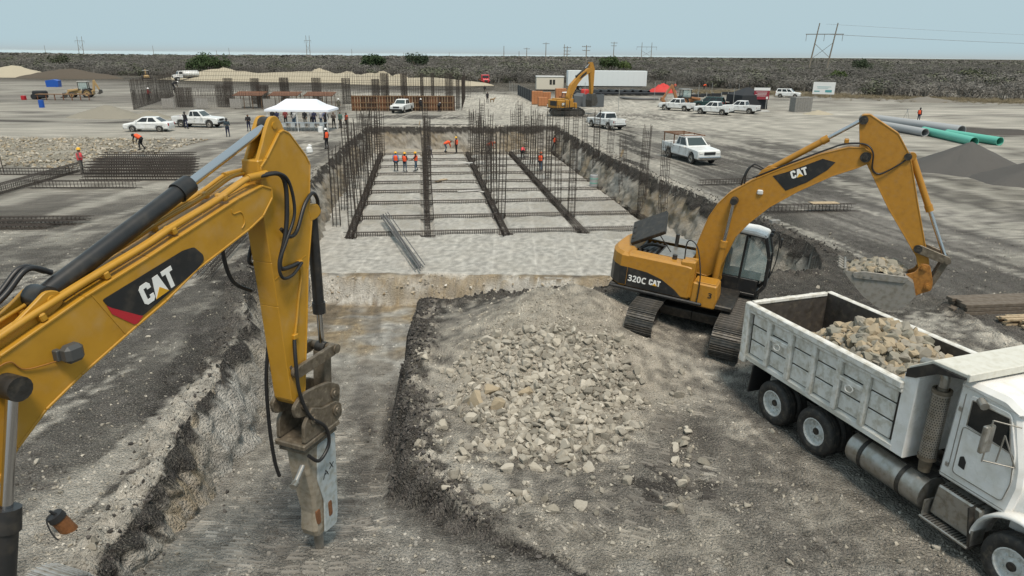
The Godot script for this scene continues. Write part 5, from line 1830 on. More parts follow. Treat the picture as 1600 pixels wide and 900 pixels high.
func rock_mesh(seed_: int, flat := 0.7) -> Mesh:
	var rng := RandomNumberGenerator.new()
	rng.seed = seed_
	var t := (1.0 + sqrt(5.0)) / 2.0
	var v := [V(-1, t, 0), V(1, t, 0), V(-1, -t, 0), V(1, -t, 0), V(0, -1, t), V(0, 1, t), V(0, -1, -t), V(0, 1, -t), V(t, 0, -1), V(t, 0, 1), V(-t, 0, -1), V(-t, 0, 1)]
	var f := [[0, 11, 5], [0, 5, 1], [0, 1, 7], [0, 7, 10], [0, 10, 11], [1, 5, 9], [5, 11, 4], [11, 10, 2], [10, 7, 6], [7, 1, 8], [3, 9, 4], [3, 4, 2], [3, 2, 6], [3, 6, 8], [3, 8, 9], [4, 9, 5], [2, 4, 11], [6, 2, 10], [8, 6, 7], [9, 8, 1]]
	var pts := []
	for p in v: pts.append(p.normalized())
	var f2 := []
	var mid := {}
	for q in f:
		var m := []
		for e in 3:
			var a: int = q[e]
			var b: int = q[(e + 1) % 3]
			var key := "%d_%d" % [mini(a, b), maxi(a, b)]
			if not mid.has(key):
				mid[key] = pts.size()
				pts.append(((pts[a] + pts[b]) * 0.5).normalized())
			m.append(mid[key])
		f2.append([q[0], m[0], m[2]]); f2.append([m[0], q[1], m[1]]); f2.append([m[2], m[1], q[2]]); f2.append([m[0], m[1], m[2]])
	# broken faces: cut by a few random planes
	var planes := []
	for i in 10:
		planes.append([Vector3(rng.randfn(), rng.randfn(), rng.randfn()).normalized(), rng.randf_range(0.36, 0.72)])
	for i in pts.size():
		var p: Vector3 = pts[i] * rng.randf_range(0.96, 1.05)
		for pl in planes:
			var d: float = p.dot(pl[0]) - pl[1]
			if d > 0: p -= pl[0] * d
		pts[i] = p * Vector3(1.0, flat, 0.85)
	var k := mb()
	k.grp(-1)
	for q in f2: k.tri(pts[q[0]], pts[q[1]], pts[q[2]])
	return k.mesh()

var rocks := []
var rock_mats := []
func rock_tf(rng: RandomNumberGenerator, p: Vector3, s: float) -> Transform3D:
	var b := Basis.from_euler(Vector3(rng.randf_range(-1.1, 1.1), rng.randf() * TAU, rng.randf_range(-1.1, 1.1))).scaled(Vector3(s * rng.randf_range(0.75, 1.3), s * rng.randf_range(0.8, 1.15), s))
	return Transform3D(b, p)

func build_rocks():
	var rng := RandomNumberGenerator.new()
	rng.seed = 12
	for i in 7: rocks.append(rock_mesh(40 + i, 0.62 + 0.06 * i))
	var tones := [Vector3(0.44, 0.405, 0.34), Vector3(0.35, 0.325, 0.275), Vector3(0.50, 0.465, 0.40), Vector3(0.42, 0.35, 0.25), Vector3(0.31, 0.295, 0.245)]
	for i in tones.size(): rock_mats.append(earth(tones[i], "rock_%d" % i, 0.0))
	var sm := mat("stones", Color.WHITE, 0.95, 0.0, 0.3)
	sm.vertex_color_use_as_albedo = true
	tri_map(sm, tex["earth_c"], 0.9, true)
	# --- the spilled rubble between excavator and ramp
	var pile := thing("rubble_pile", "pile of broken pale caliche rock spilling down in front of the excavator", "rubble pile", V(1.2, 0, -15.5))
	var xs := [[], [], [], []]
	var cs := [[], [], [], []]
	var big := 0
	var nz := FastNoiseLite.new()
	nz.seed = 3
	nz.frequency = 0.35
	for i in 95000:
		var x := rng.randf_range(-2.6, 4.6)
		var z := rng.randf_range(-20.3, -11.0)
		# thickest on the toe of the heap, thinning out beyond it
		var d := Vector2((x - 0.95) / 2.15, (z + 15.7) / 2.75).length()
		var den: float = smoothstep(1.32, 0.5, d) + 0.35 * exp(-pow((z + 13.2) / 0.7, 2) - pow((x - 0.3) / 1.4, 2))
		den += nz.get_noise_2d(x * 3.0, z * 3.0) * 0.55
		if z < -17.6: den *= 0.6
		if rng.randf() > den: continue
		var s: float = 0.011 + 0.18 * pow(rng.randf(), 18.0)
		if z < -17.3: s = minf(s, 0.05)
		var y := land(x, z)
		if region == 2 or region == 4: continue
		var v := rng.randf_range(0.6, 1.15)
		var t: Vector3 = tones[rng.randi() % 3] * v
		if s > 0.075 and big < 290:
			big += 1
			var o := MeshInstance3D.new()
			o.name = "rock"
			o.mesh = rocks[rng.randi() % 7]
			o.material_override = rock_mats[rng.randi() % 3]
			pile.add_child(o, true)
			o.transform = rock_tf(rng, V(x - 1.2, y + s * 0.3, z + 15.5), s)
		else:
			var k := rng.randi() % 4
			xs[k].append(rock_tf(rng, V(x - 1.2, y + s * 0.18, z + 15.5), s))
			cs[k].append(Color(t.x, t.y, t.z))
	for q in [[-0.85, -15.0, 0.34, 3], [-0.55, -15.35, 0.28, 3], [-0.3, -14.75, 0.26, 3], [0.35, -15.1, 0.24, 3], [-0.95, -14.35, 0.24, 2], [-1.0, -12.9, 0.2, 0], [1.25, -13.2, 0.2, 2], [1.05, -16.8, 0.2, 2], [3.0, -17.3, 0.24, 0], [1.8, -13.55, 0.18, 0], [0.9, -13.9, 0.2, 2]]:
		var o := MeshInstance3D.new()
		o.name = "rock"
		o.mesh = rocks[rng.randi() % 7]
		o.material_override = rock_mats[q[3]]
		pile.add_child(o, true)
		o.transform = rock_tf(rng, V(q[0] - 1.2, land(q[0], q[1]) + q[2] * 0.35, q[1] + 15.5), q[2])
	for k in 4: scatter("small_stones", rocks[k], sm, xs[k], cs[k], pile)
	# --- stones strewn over the ground near by
	xs = [[], [], [], []]
	cs = [[], [], [], []]
	for i in 26000:
		var z := -8.0 - 24.0 * pow(rng.randf(), 1.25)
		var x := rng.randf_range(-0.85, 0.85) * -z
		var y := land(x, z)
		var den := 0.25 + nz.get_noise_2d(x * 2.2 + 40.0, z * 2.2) * 0.7
		if region == 2: den *= 0.5
		if region == 4: den = 0.35
		if region == 3 and z > -12.0: den += 0.22
		if x < -7.0: den += 0.08
		# a stony patch by the foot of the ramp, and one at the far left corner
		den += 0.9 * exp(-pow((x + 0.9) / 0.9, 2) - pow((z + 9.4) / 0.5, 2)) + 0.8 * exp(-pow((x + 7.9) / 0.8, 2) - pow((z + 9.3) / 1.2, 2)) + 0.3 * exp(-pow((x - 3.6) / 1.2, 2) - pow((z + 13.5) / 1.6, 2))
		if rng.randf() > den: continue
		var s: float = 0.009 + 0.05 * pow(rng.randf(), 4.5)
		if region == 4: s *= 1.5
		if rng.randf() < 0.006: s = rng.randf_range(0.06, 0.12)
		var t: Vector3 = tones[rng.randi() % 3] * rng.randf_range(0.55, 1.15)
		if region == 4 and cut < 0.8: t = SOIL * rng.randf_range(0.9, 2.4)
		var k := rng.randi() % 4
		xs[k].append(rock_tf(rng, V(x, y + s * 0.2, z), s))
		cs[k].append(Color(t.x, t.y, t.z))
	for k in 4: scatter("scattered_stones", rocks[k], sm, xs[k], cs[k], null, "small pale stones strewn over the dug ground", "stones")
	# --- crumbs of the soil itself
	xs = []
	cs = []
	for i in 52000:
		var z := -8.0 - 22.0 * pow(rng.randf(), 1.2)
		var x := rng.randf_range(-0.85, 0.85) * -z
		var y := land(x, z)
		if rng.randf() > 0.6 + nz.get_noise_2d(x * 3.0, z * 3.0 + 90.0): continue
		var s: float = 0.01 + 0.04 * pow(rng.randf(), 4.0)
		var c := soil(x, z, y)
		var f := rng.randf_range(0.5, 1.35)
		xs.append(rock_tf(rng, V(x, y + s * 0.1, z), s))
		cs.append(Color(c.r * f, c.g * f, c.b * f))
	scatter("soil_crumbs", rocks[6], sm, xs, cs, null, "crumbs of loose soil lying on the dug ground", "soil")
	# --- clods of dark soil along the brinks
	xs = []
	cs = []
	for i in 8000:
		var z: float
		var x: float
		var w := rng.randf()
		if w < 0.36:
			z = rng.randf_range(-21.5, -10.5)
			x = along(ISLE, z) + rng.randfn(0.0, 0.28) + 0.15
		elif w < 0.42:
			x = rng.randf_range(-3, 5)
			z = -21.0 - 0.28 * (x + 3.0) + rng.randfn(0.0, 0.25)
		elif w < 0.72:
			z = -9.0 - 40.0 * rng.randf()
			x = along(LEFT, z) + rng.randfn(0.0, 0.4) - 0.1
		else:
			z = -25.0 - 40.0 * rng.randf()
			x = along(RIGHT, z) + rng.randfn(0.0, 0.5) + 0.15
		var s: float = 0.012 + 0.065 * pow(rng.randf(), 4.0)
		var t: Vector3 = SOIL * rng.randf_range(0.9, 2.6)
		xs.append(rock_tf(rng, V(x, land(x, z) + s * 0.25, z), s))
		cs.append(Color(t.x, t.y, t.z))
	scatter("soil_clods", rocks[5], sm, xs, cs, null, "dark clods of topsoil crumbled along the brinks of the cuts", "soil")
	# --- stones standing out of the walls of the pit
	xs = []
	cs = []
	for i in 9000:
		var z := -9.0 - 70.0 * pow(rng.randf(), 1.3)
		var lft := rng.randf() < 0.4
		var x: float = along(LEFT, z) + rng.randf_range(-0.1, 1.3) if lft else along(RIGHT, z) - rng.randf_range(-0.1, 1.3)
		if rng.randf() < 0.2:
			x = rng.randf_range(-14.0, 5.0)
			z = -79.3 - (x + 5.0) * 0.09 + rng.randf_range(0.0, 1.2)
		elif rng.randf() < 0.2:
			x = rng.randf_range(-9.0, 12.0)
			z = rng.randf_range(-32.2, -30.2)
		elif not lft and z > -24.0: continue
		var y := land(x, z)
		if region != 4: continue
		var s: float = 0.025 + 0.1 * pow(rng.randf(), 3.0)
		var t: Vector3 = WHITE.lerp(TAN, rng.randf()) * rng.randf_range(0.5, 1.0)
		if cut < 0.55: t = SOIL * rng.randf_range(0.8, 2.4)
		xs.append(rock_tf(rng, V(x, y, z), s))
		cs.append(Color(t.x, t.y, t.z))
	scatter("wall_stones", rocks[3], sm, xs, cs, null, "stones and crumbs sticking out of the cut earth walls", "stones")
	# --- the field of broken stone left of the cages
	xs = []
	cs = []
	for i in 5200:
		var x := rng.randf_range(-48.0, -28.5)
		var z := rng.randf_range(-65.0, -47.5)
		if x > -31.0 and z > -55.0: continue
		if rng.randf() > 0.75 + nz.get_noise_2d(x, z): continue
		var s: float = 0.05 + 0.17 * pow(rng.randf(), 2.5)
		var t: Vector3 = tones[rng.randi() % 4] * rng.randf_range(0.7, 1.2)
		xs.append(rock_tf(rng, V(x, s * 0.3, z), s))
		cs.append(Color(t.x, t.y, t.z))
	scatter("stone_field", rocks[2], sm, xs, cs, null, "field of pale broken stones beyond the stacked rebar cages", "stones")
	# --- the load on the truck
	var tf := Transform3D(Basis(Vector3.UP, deg_to_rad(-70.73)), V(7.33, -0.52, -14.88))
	var ld := thing("rock_load", "heap of broken rock lying in the dump truck bed", "rock load")
	ld.transform = tf
	var hf := func(x: float, z: float) -> float:
		var q := 1.36 * exp(-pow((x - 1.25) / 1.5, 2) - pow((z + 0.1) / 1.25, 2)) + 0.5 * exp(-pow((x - 2.5) / 1.1, 2))
		return 1.3 + q + 0.06 * sin(x * 9.0 + z * 5.0)
	var k2 := mb()
	for i in 22:
		for j in 12:
			var p := []
			for c in [[0, 0], [0, 1], [1, 1], [1, 0]]:
				var x: float = -0.7 + (i + c[0]) * 0.178
				var z: float = -1.08 + (j + c[1]) * 0.18
				p.append(V(x, hf.call(x, z), z))
			k2.grp(1)
			k2.quad(p[0], p[1], p[2], p[3])
	part("fine_rubble", k2, earth(Vector3(0.42, 0.385, 0.30), "rubble_fine"), ld)
	var a0 := []
	var c0 := []
	for i in 9000:
		var x := rng.randf_range(-0.6, 3.15)
		var z := rng.randf_range(-1.05, 1.05)
		var s: float = 0.014 + 0.24 * pow(rng.randf(), 10.0)
		var h: float = hf.call(x, z)
		if h < 1.42 and rng.randf() < 0.7: continue
		if absf(z) > 1.1 - s: z = signf(z) * (1.08 - s)
		if s > 0.065:
			var o := MeshInstance3D.new()
			o.name = "rock"
			o.mesh = rocks[rng.randi() % 7]
			o.material_override = rock_mats[[1, 3, 4, 1, 3][rng.randi() % 5]]
			ld.add_child(o, true)
			o.transform = rock_tf(rng, V(x, h + s * 0.35, z), s)
		else:
			var t: Vector3 = Vector3(0.46, 0.42, 0.33) * rng.randf_range(0.6, 1.2)
			a0.append(rock_tf(rng, V(x, h + s * 0.3, z), s))
			c0.append(Color(t.x, t.y, t.z))
	scatter("small_stones", rocks[1], sm, a0, c0, ld)
	# --- and in the bucket
	var bl := thing("bucket_load", "broken rock heaped in the raised excavator bucket", "rock load", V(5.63, 0, -19.6), deg_to_rad(-25))
	a0 = []
	c0 = []
	for i in 700:
		var x := rng.randf_range(3.95, 5.25)
		var z := rng.randf_range(-0.5, 0.5)
		var s: float = 0.025 + 0.16 * pow(rng.randf(), 3.0)
		var h: float = 2.36 + 0.3 * (1.0 - pow((x - 4.7) / 0.7, 2)) * (1.0 - pow(z / 0.62, 2))
		if s > 0.075:
			var o := MeshInstance3D.new()
			o.name = "rock"
			o.mesh = rocks[rng.randi() % 7]
			o.material_override = rock_mats[[1, 3, 4][rng.randi() % 3]]
			bl.add_child(o, true)
			o.transform = rock_tf(rng, V(x, h - 0.02, z), s)
		else:
			var t: Vector3 = Vector3(0.46, 0.42, 0.33) * rng.randf_range(0.6, 1.2)
			a0.append(rock_tf(rng, V(x, h, z), s))
			c0.append(Color(t.x, t.y, t.z))
	var fb := mb()
	fb.box(V(4.65, 2.2, 0), V(1.25, 0.3, 1.1), 0.1)
	part("fine_rubble", fb, mats["rubble_fine"], bl)
	scatter("small_stones", rocks[1], sm, a0, c0, bl)

# ridges of earth pressed up between the grousers of crawler tracks
func build_prints():
	var rng := RandomNumberGenerator.new()
	rng.seed = 88
	var k := mb()
	k.loft([[V(-0.5, -0.5, -0.5), V(-0.5, -0.5, 0.5), V(0.5, -0.5, 0.5), V(0.5, -0.5, -0.5)], [V(-0.42, 0.4, -0.18), V(-0.46, 0.3, 0.16), V(0.4, 0.5, 0.22), V(0.45, 0.35, -0.15)]], true, -1)
	var m := k.mesh()
	var xs := []
	var cs := []
	var lanes := [[-5.75, -8.6, -5.5, -13.0, -5.5, -18.0], [-4.75, -8.6, -4.6, -13.0, -4.75, -18.5], [-3.5, -9.0, -3.6, -13.0, -3.9, -18.5], [-0.9, -8.6, -2.2, -10.0, -2.9, -11.6], [-5.2, -8.8, -5.0, -13.0, -5.1, -17.0], [-4.2, -8.6, -4.1, -12.0, -4.3, -16.0], [-6.2, -8.5, -6.0, -11.0, -6.0, -13.5], [-2.6, -8.5, -3.1, -11.0, -3.2, -14.0], [5.2, -16.8, 4.3, -13.0, 3.0, -9.0], [3.9, -12.6, 1.8, -10.8, -0.6, -9.2], [4.2, -16.4, 3.4, -13.2, 2.2, -10.2]]
	for li in lanes.size():
		var l: Array = lanes[li]
		var a := Vector2(l[0], l[1])
		var b := Vector2(l[2], l[3])
		var c := Vector2(l[4], l[5])
		var n := int((a.distance_to(b) + b.distance_to(c)) / 0.135)
		for i in n:
			var t := (i + rng.randf_range(-0.15, 0.15)) / n
			var p := a.lerp(b, t).lerp(b.lerp(c, t), t)
			var d := (a.lerp(b, t).direction_to(b.lerp(c, t)))
			if nB.get_noise_2d(p.x * 11.0 + li * 9.0, p.y * 11.0) < -0.05: continue
			for h in 2:
				var off := (h - 0.5) * 0.3 + rng.randf_range(-0.04, 0.04)
				var q := p + Vector2(-d.y, d.x) * off
				var y := land(q.x, q.y)
				if region == 4 or rng.randf() < 0.3: continue
				var bas := Basis(Vector3.UP, -atan2(d.x, -d.y) + PI * 0.0 + rng.randf_range(-0.12, 0.12))
				bas = bas.scaled_local(V(rng.randf_range(0.2, 0.36), rng.randf_range(0.03, 0.05), rng.randf_range(0.07, 0.1)))
				xs.append(Transform3D(bas, V(q.x, y + 0.002, q.y)))
				var col := soil(q.x, q.y, y)
				var f := rng.randf_range(0.62, 0.95)
				cs.append(Color(col.r * f, col.g * f, col.b * f))
	scatter("track_ridges", m, mats["stones"], xs, cs, null, "ridges pressed into the earth by crawler tracks", "earth")

func build_heaps():
	var cream := earth(Vector3(0.50, 0.45, 0.35), "heap_cream")
	var greys := earth(Vector3(0.14, 0.135, 0.13), "heap_grey")
	var pale := earth(Vector3(0.33, 0.31, 0.26), "heap_pale")
	heap("sand_heap", V(33.8, 0, -51.2), 4.4, 4.0, 2.0, greys, "grey sand heap with a pointed top beside the green pipes", 3, 0.05)
	heap("sand_heap", V(35.8, 0, -45.6), 4.6, 3.8, 1.8, greys, "grey sand heap overlapping the pointed one in front", 8, 0.05)
	heap("soil_heap", V(-50.5, 0, -87.0), 5.0, 3.2, 1.5, pale, "low rounded sand mound behind the white sedan", 5, 0.14)
	heap("soil_heap", V(-44.6, 0, -86.0), 2.6, 2.0, 0.95, pale, "small mound at the end of the low sand mound", 6, 0.2)
	heap("soil_heap", V(44.0, 0, -101.8), 2.2, 1.4, 0.6, cream, "small pale rubble heap before the concrete block stack", 15, 0.25)
	var hs := [[-92, -228, 17, 8, 4.6, "broad cream heap with a flat top behind the tank rebar"], [-71, -226, 8, 6, 3.8, "pointed cream heap joined to the broad one"], [-62, -230, 6, 5, 4.0, "cream cone heap next to the pointed heap"], [-54, -229, 6, 5, 3.9, "cream cone heap in the middle of the row behind the tank"], [-47, -228, 6, 5, 3.4, "low cream heap in the row behind the tank"], [-41, -226, 5, 5, 3.6, "tan cone heap near the right end of the row"], [-35, -226, 5, 5, 3.5, "tan cone heap at the right end of the row"]]
	for i in hs.size():
		var h: Array = hs[i]
		heap("caliche_heap", V(h[0] + 1.5 * sin(i * 5.0), 0, h[1] + 4.0 * sin(i * 3.0)), h[2] * (1.0 + 0.25 * sin(i * 7.0)), h[3], h[4] * (0.62 + 0.14 * sin(i * 4.0)), cream, h[5], 20 + i, 0.35, 0.75, 30)
	heap("caliche_bank", V(-62, 0, -206), 40, 9, 2.6, cream, "long low cream bank of spoil behind the tank", 30, 0.1, 0.6, 44)
	heap("caliche_bank", V(-24, 0, -190), 20, 7, 1.9, cream, "short low bank of spoil beside the pale road", 31, 0.1, 0.6, 36)
	heap("spoil_heap", V(-150, 0, -214), 14, 6, 3.6, cream, "pale spoil heap in front of the scrub far from the road", 33, 0.2, 0.9, 30)
	heap("spoil_heap", V(-130, 0, -208), 16, 6, 2.8, earth(Vector3(0.13, 0.11, 0.09), "heap_brown"), "dark brown spoil heap beside the pale one", 34, 0.2, 0.8, 30)
	heap("spoil_heap", V(78, 0, -134), 6, 2.5, 0.9, earth(Vector3(0.24, 0.225, 0.2), "heap_stony"), "stony spoil heap along the fence behind the billboard", 36, 0.3, 0.8, 30)
	heap("spoil_heap", V(97, 0, -126), 5, 2.5, 0.9, mats["heap_stony"], "second stony heap further along the fence", 37, 0.3, 0.8, 30)
	heap("soil_windrow", V(52, 0, -77.5), 9, 2.2, 0.55, earth(DARK, "heap_dark"), "dark ridge of dug soil behind the big pipes", 38, 0.3, 0.6, 40)

# ---------------------------------------------------------------- road vehicles (x forward)
func arch(poly: Array, cx: float, r: float, y: float, rev := true):
	for i in 9:
		var a := PI * i / 8.0
		poly.append(Vector2(cx + cos(a if not rev else PI - a) * r * (-1.0 if false else 1.0), y + sin(a) * r))

func body_profile(top: Array, xr: float, xf: float, y0: float, axle_r: float, axle_f: float, r: float) -> Array:
	var p := [Vector2(xr, y0)]
	for i in 9:
		var a := PI - PI * i / 8.0
		p.append(Vector2(axle_r + cos(a) * r, y0 + sin(a) * r))
	for i in 9:
		var a := PI - PI * i / 8.0
		p.append(Vector2(axle_f + cos(a) * r, y0 + sin(a) * r))
	p.append(Vector2(xf, y0))
	for t in top: p.append(t)
	return p

# tapered glasshouse; returns corner points for the panes
func glasshouse(root: Node3D, b: Array, t: Array, y0: float, y1: float, w0: float, w1: float, m: Material, splits: Array):
	# b = [rear x, front x] at the belt, t at the roof
	var k := mb()
	var ring := func(y: float, f: float) -> Array:
		var xr: float = lerpf(b[0], t[0], f)
		var xf: float = lerpf(b[1], t[1], f)
		var w: float = lerpf(w0, w1, f)
		return [V(xr, y, -w), V(xr, y, w), V(xf, y, w), V(xf, y, -w)]
	k.loft([ring.call(y0, 0.0), ring.call(lerpf(y0, y1, 0.93), 0.93)], true, -1)
	var top: Array = ring.call(lerpf(y0, y1, 0.93), 0.93)
	var cap := []
	for p in ring.call(y1, 1.0): cap.append(p * Vector3(0.97, 1, 0.92))
	k.loft([top, cap], true, -1)
	var g := part("glasshouse", k, m, root)
	var f0 := 0.12
	var f1 := 0.86
	for s in [-1.0, 1.0]:
		for i in splits.size() - 1:
			var w := mb()
			var ua: float = splits[i] + 0.025
			var ub: float = splits[i + 1] - 0.025
			var q := []
			for c in [[ua, f0], [ub, f0], [ub, f1], [ua, f1]]:
				var x: float = lerpf(lerpf(b[0], t[0], c[1]), lerpf(b[1], t[1], c[1]), c[0])
				q.append(V(x, lerpf(y0, y1, c[1]), s * (lerpf(w0, w1, c[1]) + 0.012)))
			if s < 0: q.reverse()
			w.grp(-1)
			w.quad(q[0], q[1], q[2], q[3])
			part("side_window", w, mats["dark_glass"], g)
	for e in 2:
		var w := mb()
		var q := []
		for c in [[-0.9, f0], [0.9, f0], [0.86, f1], [-0.86, f1]]:
			var x: float = lerpf(b[e], t[e], c[1]) + (0.015 if e else -0.015)
			q.append(V(x, lerpf(y0, y1, c[1]), c[0] * lerpf(w0, w1, c[1])))
		if e: q.reverse()
		w.grp(-1)
		w.quad(q[0], q[1], q[2], q[3])
		part("windscreen" if e else "rear_window", w, mats["dark_glass"] if e == 0 else mats["screen_glass2"], g)
	return g

func car_common(root: Node3D, xr: float, xf: float, ar: float, af: float, R: float, w: float, yl: float, rimm: Material):
	for x in [ar, af]:
		for s in [-1.0, 1.0]:
			wheel(root, V(x, R, s * (w - 0.12)), R, 0.22, rimm, s, 5, 0.12)
	for s in [-1.0, 1.0]:
		var h := mb()
		h.box(V(xf - 0.06, yl, s * (w - 0.24)), V(0.16, 0.16, 0.36), 0.04)
		part("headlight", h, mats["lamp_glass"], root)
		var t := mb()
		t.box(V(xr + 0.05, yl + 0.08, s * (w - 0.12)), V(0.14, 0.3, 0.16), 0.03)
		part("tail_light", t, mats["red_lens"], root)
		var m := mb()
		m.box(V(0.85, 1.12, s * (w + 0.1)), V(0.1, 0.16, 0.2), 0.04)
		part("mirror", m, mats["white_new"], root)
	var u := mb()
	u.box(V((xr + xf) * 0.5, 0.42, 0), V(xf - xr - 0.5, 0.2, w * 1.7), 0.0)
	part("underbody", u, mats["black"], root)

func pickup(label: String, at: Vector3, turn: float, group: String, double_cab := true, sc := 1.0, bumper_chrome := false) -> Node3D:
	var root := thing("pickup_truck", label, "pickup truck", at, turn, group)
	var wn: Material = mats["white_car"]
	var k := mb()
	k.ext(body_profile(P2([2.62, 0.72, 2.6, 0.98, 2.45, 1.06, 0.95, 1.16, -0.98, 1.14, -1.0, 0.93, -2.6, 0.93]), -2.62, 2.6, 0.42, -1.6, 1.62, 0.44), -0.9, 0.9, 0.07)
	part("body", k, wn, root)
	for s in [-1.0, 1.0]:
		var b := mb()
		b.box(V(-1.8, 1.02, s * 0.855), V(1.62, 0.3, 0.08), 0.03)
		part("bed_side", b, wn, root)
	var tg := mb()
	tg.box(V(-2.6, 0.96, 0), V(0.08, 0.42, 1.72), 0.03)
	part("tailgate", tg, wn, root)
	var bf := mb()
	bf.box(V(-1.8, 0.942, 0), V(1.5, 0.02, 1.6), 0.0)
	part("bed_floor", bf, mats["black"], root)
	var xr := -0.98 if double_cab else -0.7
	glasshouse(root, [xr, 1.05], [xr + 0.18, 0.35], 1.13, 1.78, 0.84, 0.66, wn, [0.04, 0.5, 0.93] if double_cab else [0.04, 0.36, 0.93])
	car_common(root, -2.62, 2.62, -1.6, 1.62, 0.38, 0.9, 0.84, mats["alu"])
	var bp := mb()
	bp.box(V(2.66, 0.52, 0), V(0.14, 0.22, 1.78), 0.05)
	bp.box(V(-2.68, 0.5, 0), V(0.16, 0.18, 1.7), 0.04)
	part("bumper", bp, mats["chrome"] if bumper_chrome else mats["black"], root)
	var gr := mb()
	gr.box(V(2.63, 0.84, 0), V(0.05, 0.2, 0.9), 0.02)
	part("grille", gr, mats["black"], root)
	var se := mb()
	for s in [-1.0, 1.0]:
		for x in [0.95, 0.02, -0.95]:
			se.box(V(x, 0.85, s * 0.902), V(0.014, 0.5, 0.006), 0.0)
		for x in [0.15, -0.8]:
			se.box(V(x, 1.02, s * 0.91), V(0.16, 0.035, 0.02), 0.008)
	part("door_seam", se, mats["black"], root)
	root.scale = Vector3.ONE * sc
	return root

func sedan(label: String, at: Vector3, turn: float):
	var root := thing("sedan_car", label, "car", at, turn)
	var wn: Material = mats["white_car"]
	var k := mb()
	k.ext(body_profile(P2([2.28, 0.5, 2.27, 0.66, 2.15, 0.8, 1.2, 0.95, -1.35, 0.98, -2.1, 0.96, -2.25, 0.86, -2.27, 0.55]), -2.2, 2.2, 0.26, -1.3, 1.36, 0.37), -0.87, 0.87, 0.1)
	part("body", k, wn, root)
	glasshouse(root, [-1.65, 1.3], [-0.85, 0.35], 0.94, 1.46, 0.8, 0.56, wn, [0.14, 0.5, 0.9])
	car_common(root, -2.26, 2.27, -1.3, 1.36, 0.31, 0.86, 0.66, mats["alu"])
	var bp := mb()
	bp.box(V(2.24, 0.36, 0), V(0.1, 0.2, 1.5), 0.04)
	part("grille", bp, mats["black"], root)
	return root

func suv(label: String, at: Vector3, turn: float, m: Material):
	var root := thing("suv_car", label, "car", at, turn)
	var k := mb()
	k.ext(body_profile(P2([2.35, 0.6, 2.34, 0.95, 2.2, 1.03, 1.1, 1.12, -2.3, 1.12, -2.36, 0.6]), -2.3, 2.3, 0.36, -1.4, 1.45, 0.42), -0.9, 0.9, 0.08)
	part("body", k, m, root)
	glasshouse(root, [-2.3, 1.15], [-2.05, 0.4], 1.1, 1.76, 0.84, 0.66, m, [0.03, 0.34, 0.66, 0.94])
	car_common(root, -2.34, 2.36, -1.4, 1.45, 0.36, 0.9, 0.82, mats["alu"])
	var rk := mb()
	for z in [-0.6, 0.6]:
		rk.box(V(-0.8, 1.82, z), V(2.0, 0.05, 0.05), 0.01)
	part("roof_rack", rk, mats["black"], root)
	return root

func tank_truck(label: String, at: Vector3, turn: float, cabm: Material, loadm: Material, tank: bool):
	var root := thing("tank_truck" if tank else "flatbed_truck", label, "truck", at, turn)
	for x in [-2.6, -1.4, 2.3]:
		for s in [-1.0, 1.0]:
			wheel(root, V(x, 0.5, s * 1.0), 0.5, 0.3, mats["white_rim"], s, 0, 0.2)
	var c := mb()
	c.box(V(-0.2, 0.85, 0), V(6.4, 0.25, 0.9), 0.02)
	part("chassis", c, mats["black"], root)
	var cb := mb()
	cb.ext(rnd(P2([0.9, 0.8, 2.1, 0.8, 2.2, 1.6, 1.9, 2.6, 0.9, 2.65]), 0.1), -1.05, 1.05, 0.1)
	cb.ext(rnd(P2([2.0, 0.7, 3.4, 0.7, 3.4, 1.3, 3.2, 1.55, 2.0, 1.7]), 0.12), -0.85, 0.85, 0.12)
	var cab := part("cab", cb, cabm, root)
	var g := mb()
	g.box(V(2.12, 2.1, 0), V(0.03, 0.6, 1.7), 0.0, Basis(Vector3(0, 0, 1), 0.3))
	for s in [-1.0, 1.0]:
		g.box(V(1.45, 2.1, s * 1.05), V(0.8, 0.55, 0.03), 0.0)
	part("window", g, mats["dark_glass"], cab)
	var gr := mb()
	gr.box(V(3.42, 1.05, 0), V(0.05, 0.5, 0.9), 0.02)
	part("grille", gr, mats["black"], cab)
	for s in [-1.0, 1.0]:
		var wg := mb()
		wg.box(V(2.4, 1.12, s * 1.0), V(1.3, 0.2, 0.35), 0.08)
		part("wing", wg, cabm, root)
	var l := mb()
	if tank:
		var rings := []
		for x in [-3.5, -3.4, 0.65, 0.75]:
			var ring := []
			var f: float = 0.8 if x < -3.45 or x > 0.7 else 1.0
			for i in 16:
				var a := TAU * i / 16.0
				ring.append(V(x, 1.85 + sin(a) * 0.85 * f, cos(a) * 1.1 * f))
			ring.reverse()
			rings.append(ring)
		l.loft(rings, true, 3)
		part("tank", l, loadm, root)
	else:
		l.box(V(-1.5, 1.15, 0), V(4.2, 0.3, 2.2), 0.04)
		l.box(V(-0.6, 1.9, 0), V(1.6, 1.2, 1.8), 0.2)
		part("load", l, loadm, root)
	return root

